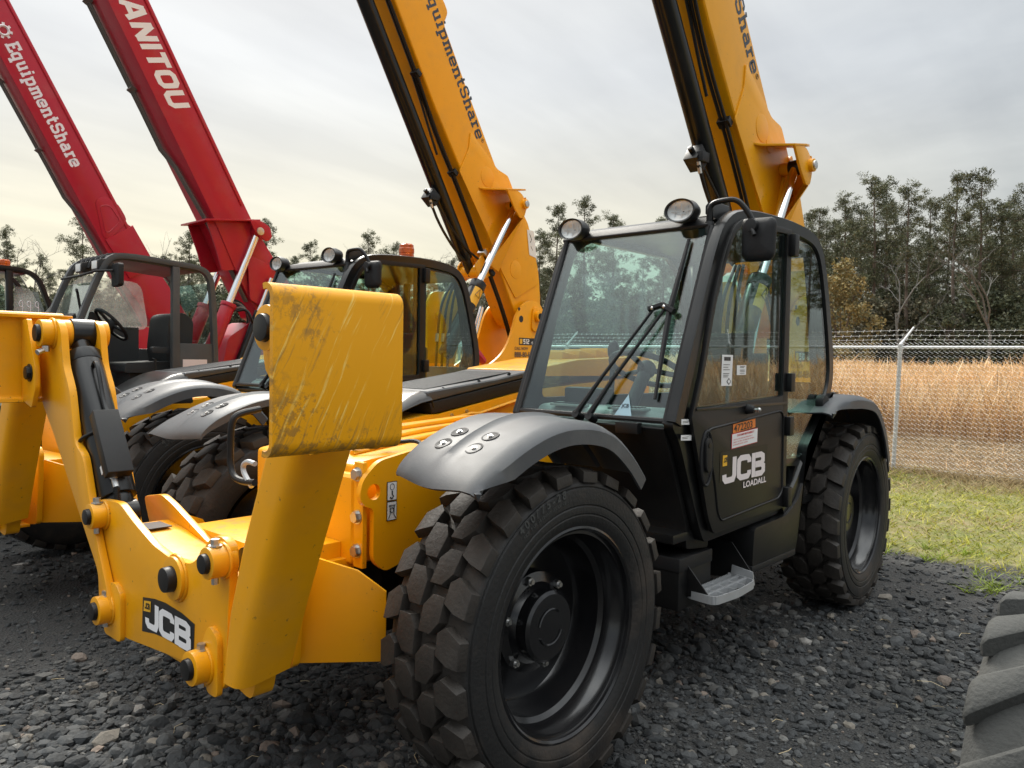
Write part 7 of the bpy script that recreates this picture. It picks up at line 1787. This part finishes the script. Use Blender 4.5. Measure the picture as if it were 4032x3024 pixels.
# undergrowth along the front of the wood
def under(px, Z, ptop, kind, H, lab):
    place_far(kind, px, Z, ptop, lab, 'shrubs along the edge of the wood', 'shrub', H)
k = 0
for px in range(1120, 2400, 24):
    y, Z = img_to_world(px, -56 - 6 * rng.random()); under(px, Z, 655 + rng.integers(-35, 40), (green_shrub, brown_shrub, green_shrub)[k % 3], 6.0, 'dull green or brown shrub at the foot of the pines'); k += 1
for px in range(-60, 1110, 26):
    under(px, 82 + 10 * rng.random(), 645 + rng.integers(-30, 30), (green_shrub, brown_shrub)[k % 2], 6.0, 'dull green or brown shrub at the foot of the pines'); k += 1
# the closed mass of the wood far behind, one dark body of foliage
C = []; Rd = []
for _ in range(2600):
    t = rng.random() ** 1.2
    if rng.random() < 0.55:
        x = -82 - 14 * rng.random(); y = -95 + 120 * rng.random()
    else:
        px = -150 + 1500 * rng.random(); Z = 112 + 14 * rng.random(); xy = CAM[:2] + (fwh + rth * (px - 1106) / 1668.4) * Z; x, y = xy
    C.append((x, y, 0.5 + 8.5 * t)); Rd.append(1.6 + 0.8 * rng.random())
Vc, Fc_, Cc = cloud_tris(C, Rd, 26, 0.75, [(0.040, 0.050, 0.024), (0.055, 0.060, 0.030), (0.065, 0.060, 0.036)], 0.9)
tag(np_mesh('far_wood', Vc, Fc_, Cc, 'needle'), 'dark mass of woodland far behind the tree line', 'wood', kind='stuff')

n = 150
xy, Z = visible_ground(n, 1.6, 7.0, 1.0)
mb = MB()
for (x, y), z_ in zip(xy, Z):
    if x < -4.6: continue
    a = rng.random() * 6.28; l = 0.02 + 0.05 * rng.random() ** 2; g = float(hz(x, y)) + 0.022
    mb.tube([(x, y, g), (x + l * math.cos(a), y + l * math.sin(a), g + 0.006), (x + 1.8 * l * math.cos(a + 0.3), y + 1.8 * l * math.sin(a + 0.3), g)], 0.0013, 3)
tag(mb.build('straw_litter', 'straw', None), 'dry straw and bits of twig scattered over the gravel', 'litter', kind='stuff')
# small weeds at the ragged edge of the verge
n = 2600
c_ = rng.random((70, 2)) * np.array([1.3, 6.0]) + np.array([-5.2, -2.6])
xy = np.repeat(c_, n // 70, 0) + rng.normal(size=(n // 70 * 70, 2)) * 0.045
n = len(xy)
col = np.array([[0.17, 0.225, 0.02]]) * (0.7 + 0.7 * rng.random((n, 1)))
tag(blades('weed_tufts', xy, 0.04 + 0.07 * rng.random(n), 0.007 + 0.005 * rng.random(n), 0.9 + 0.8 * rng.random(n), col), 'small bright green weed tufts along the gravel edge', 'weeds', kind='stuff')
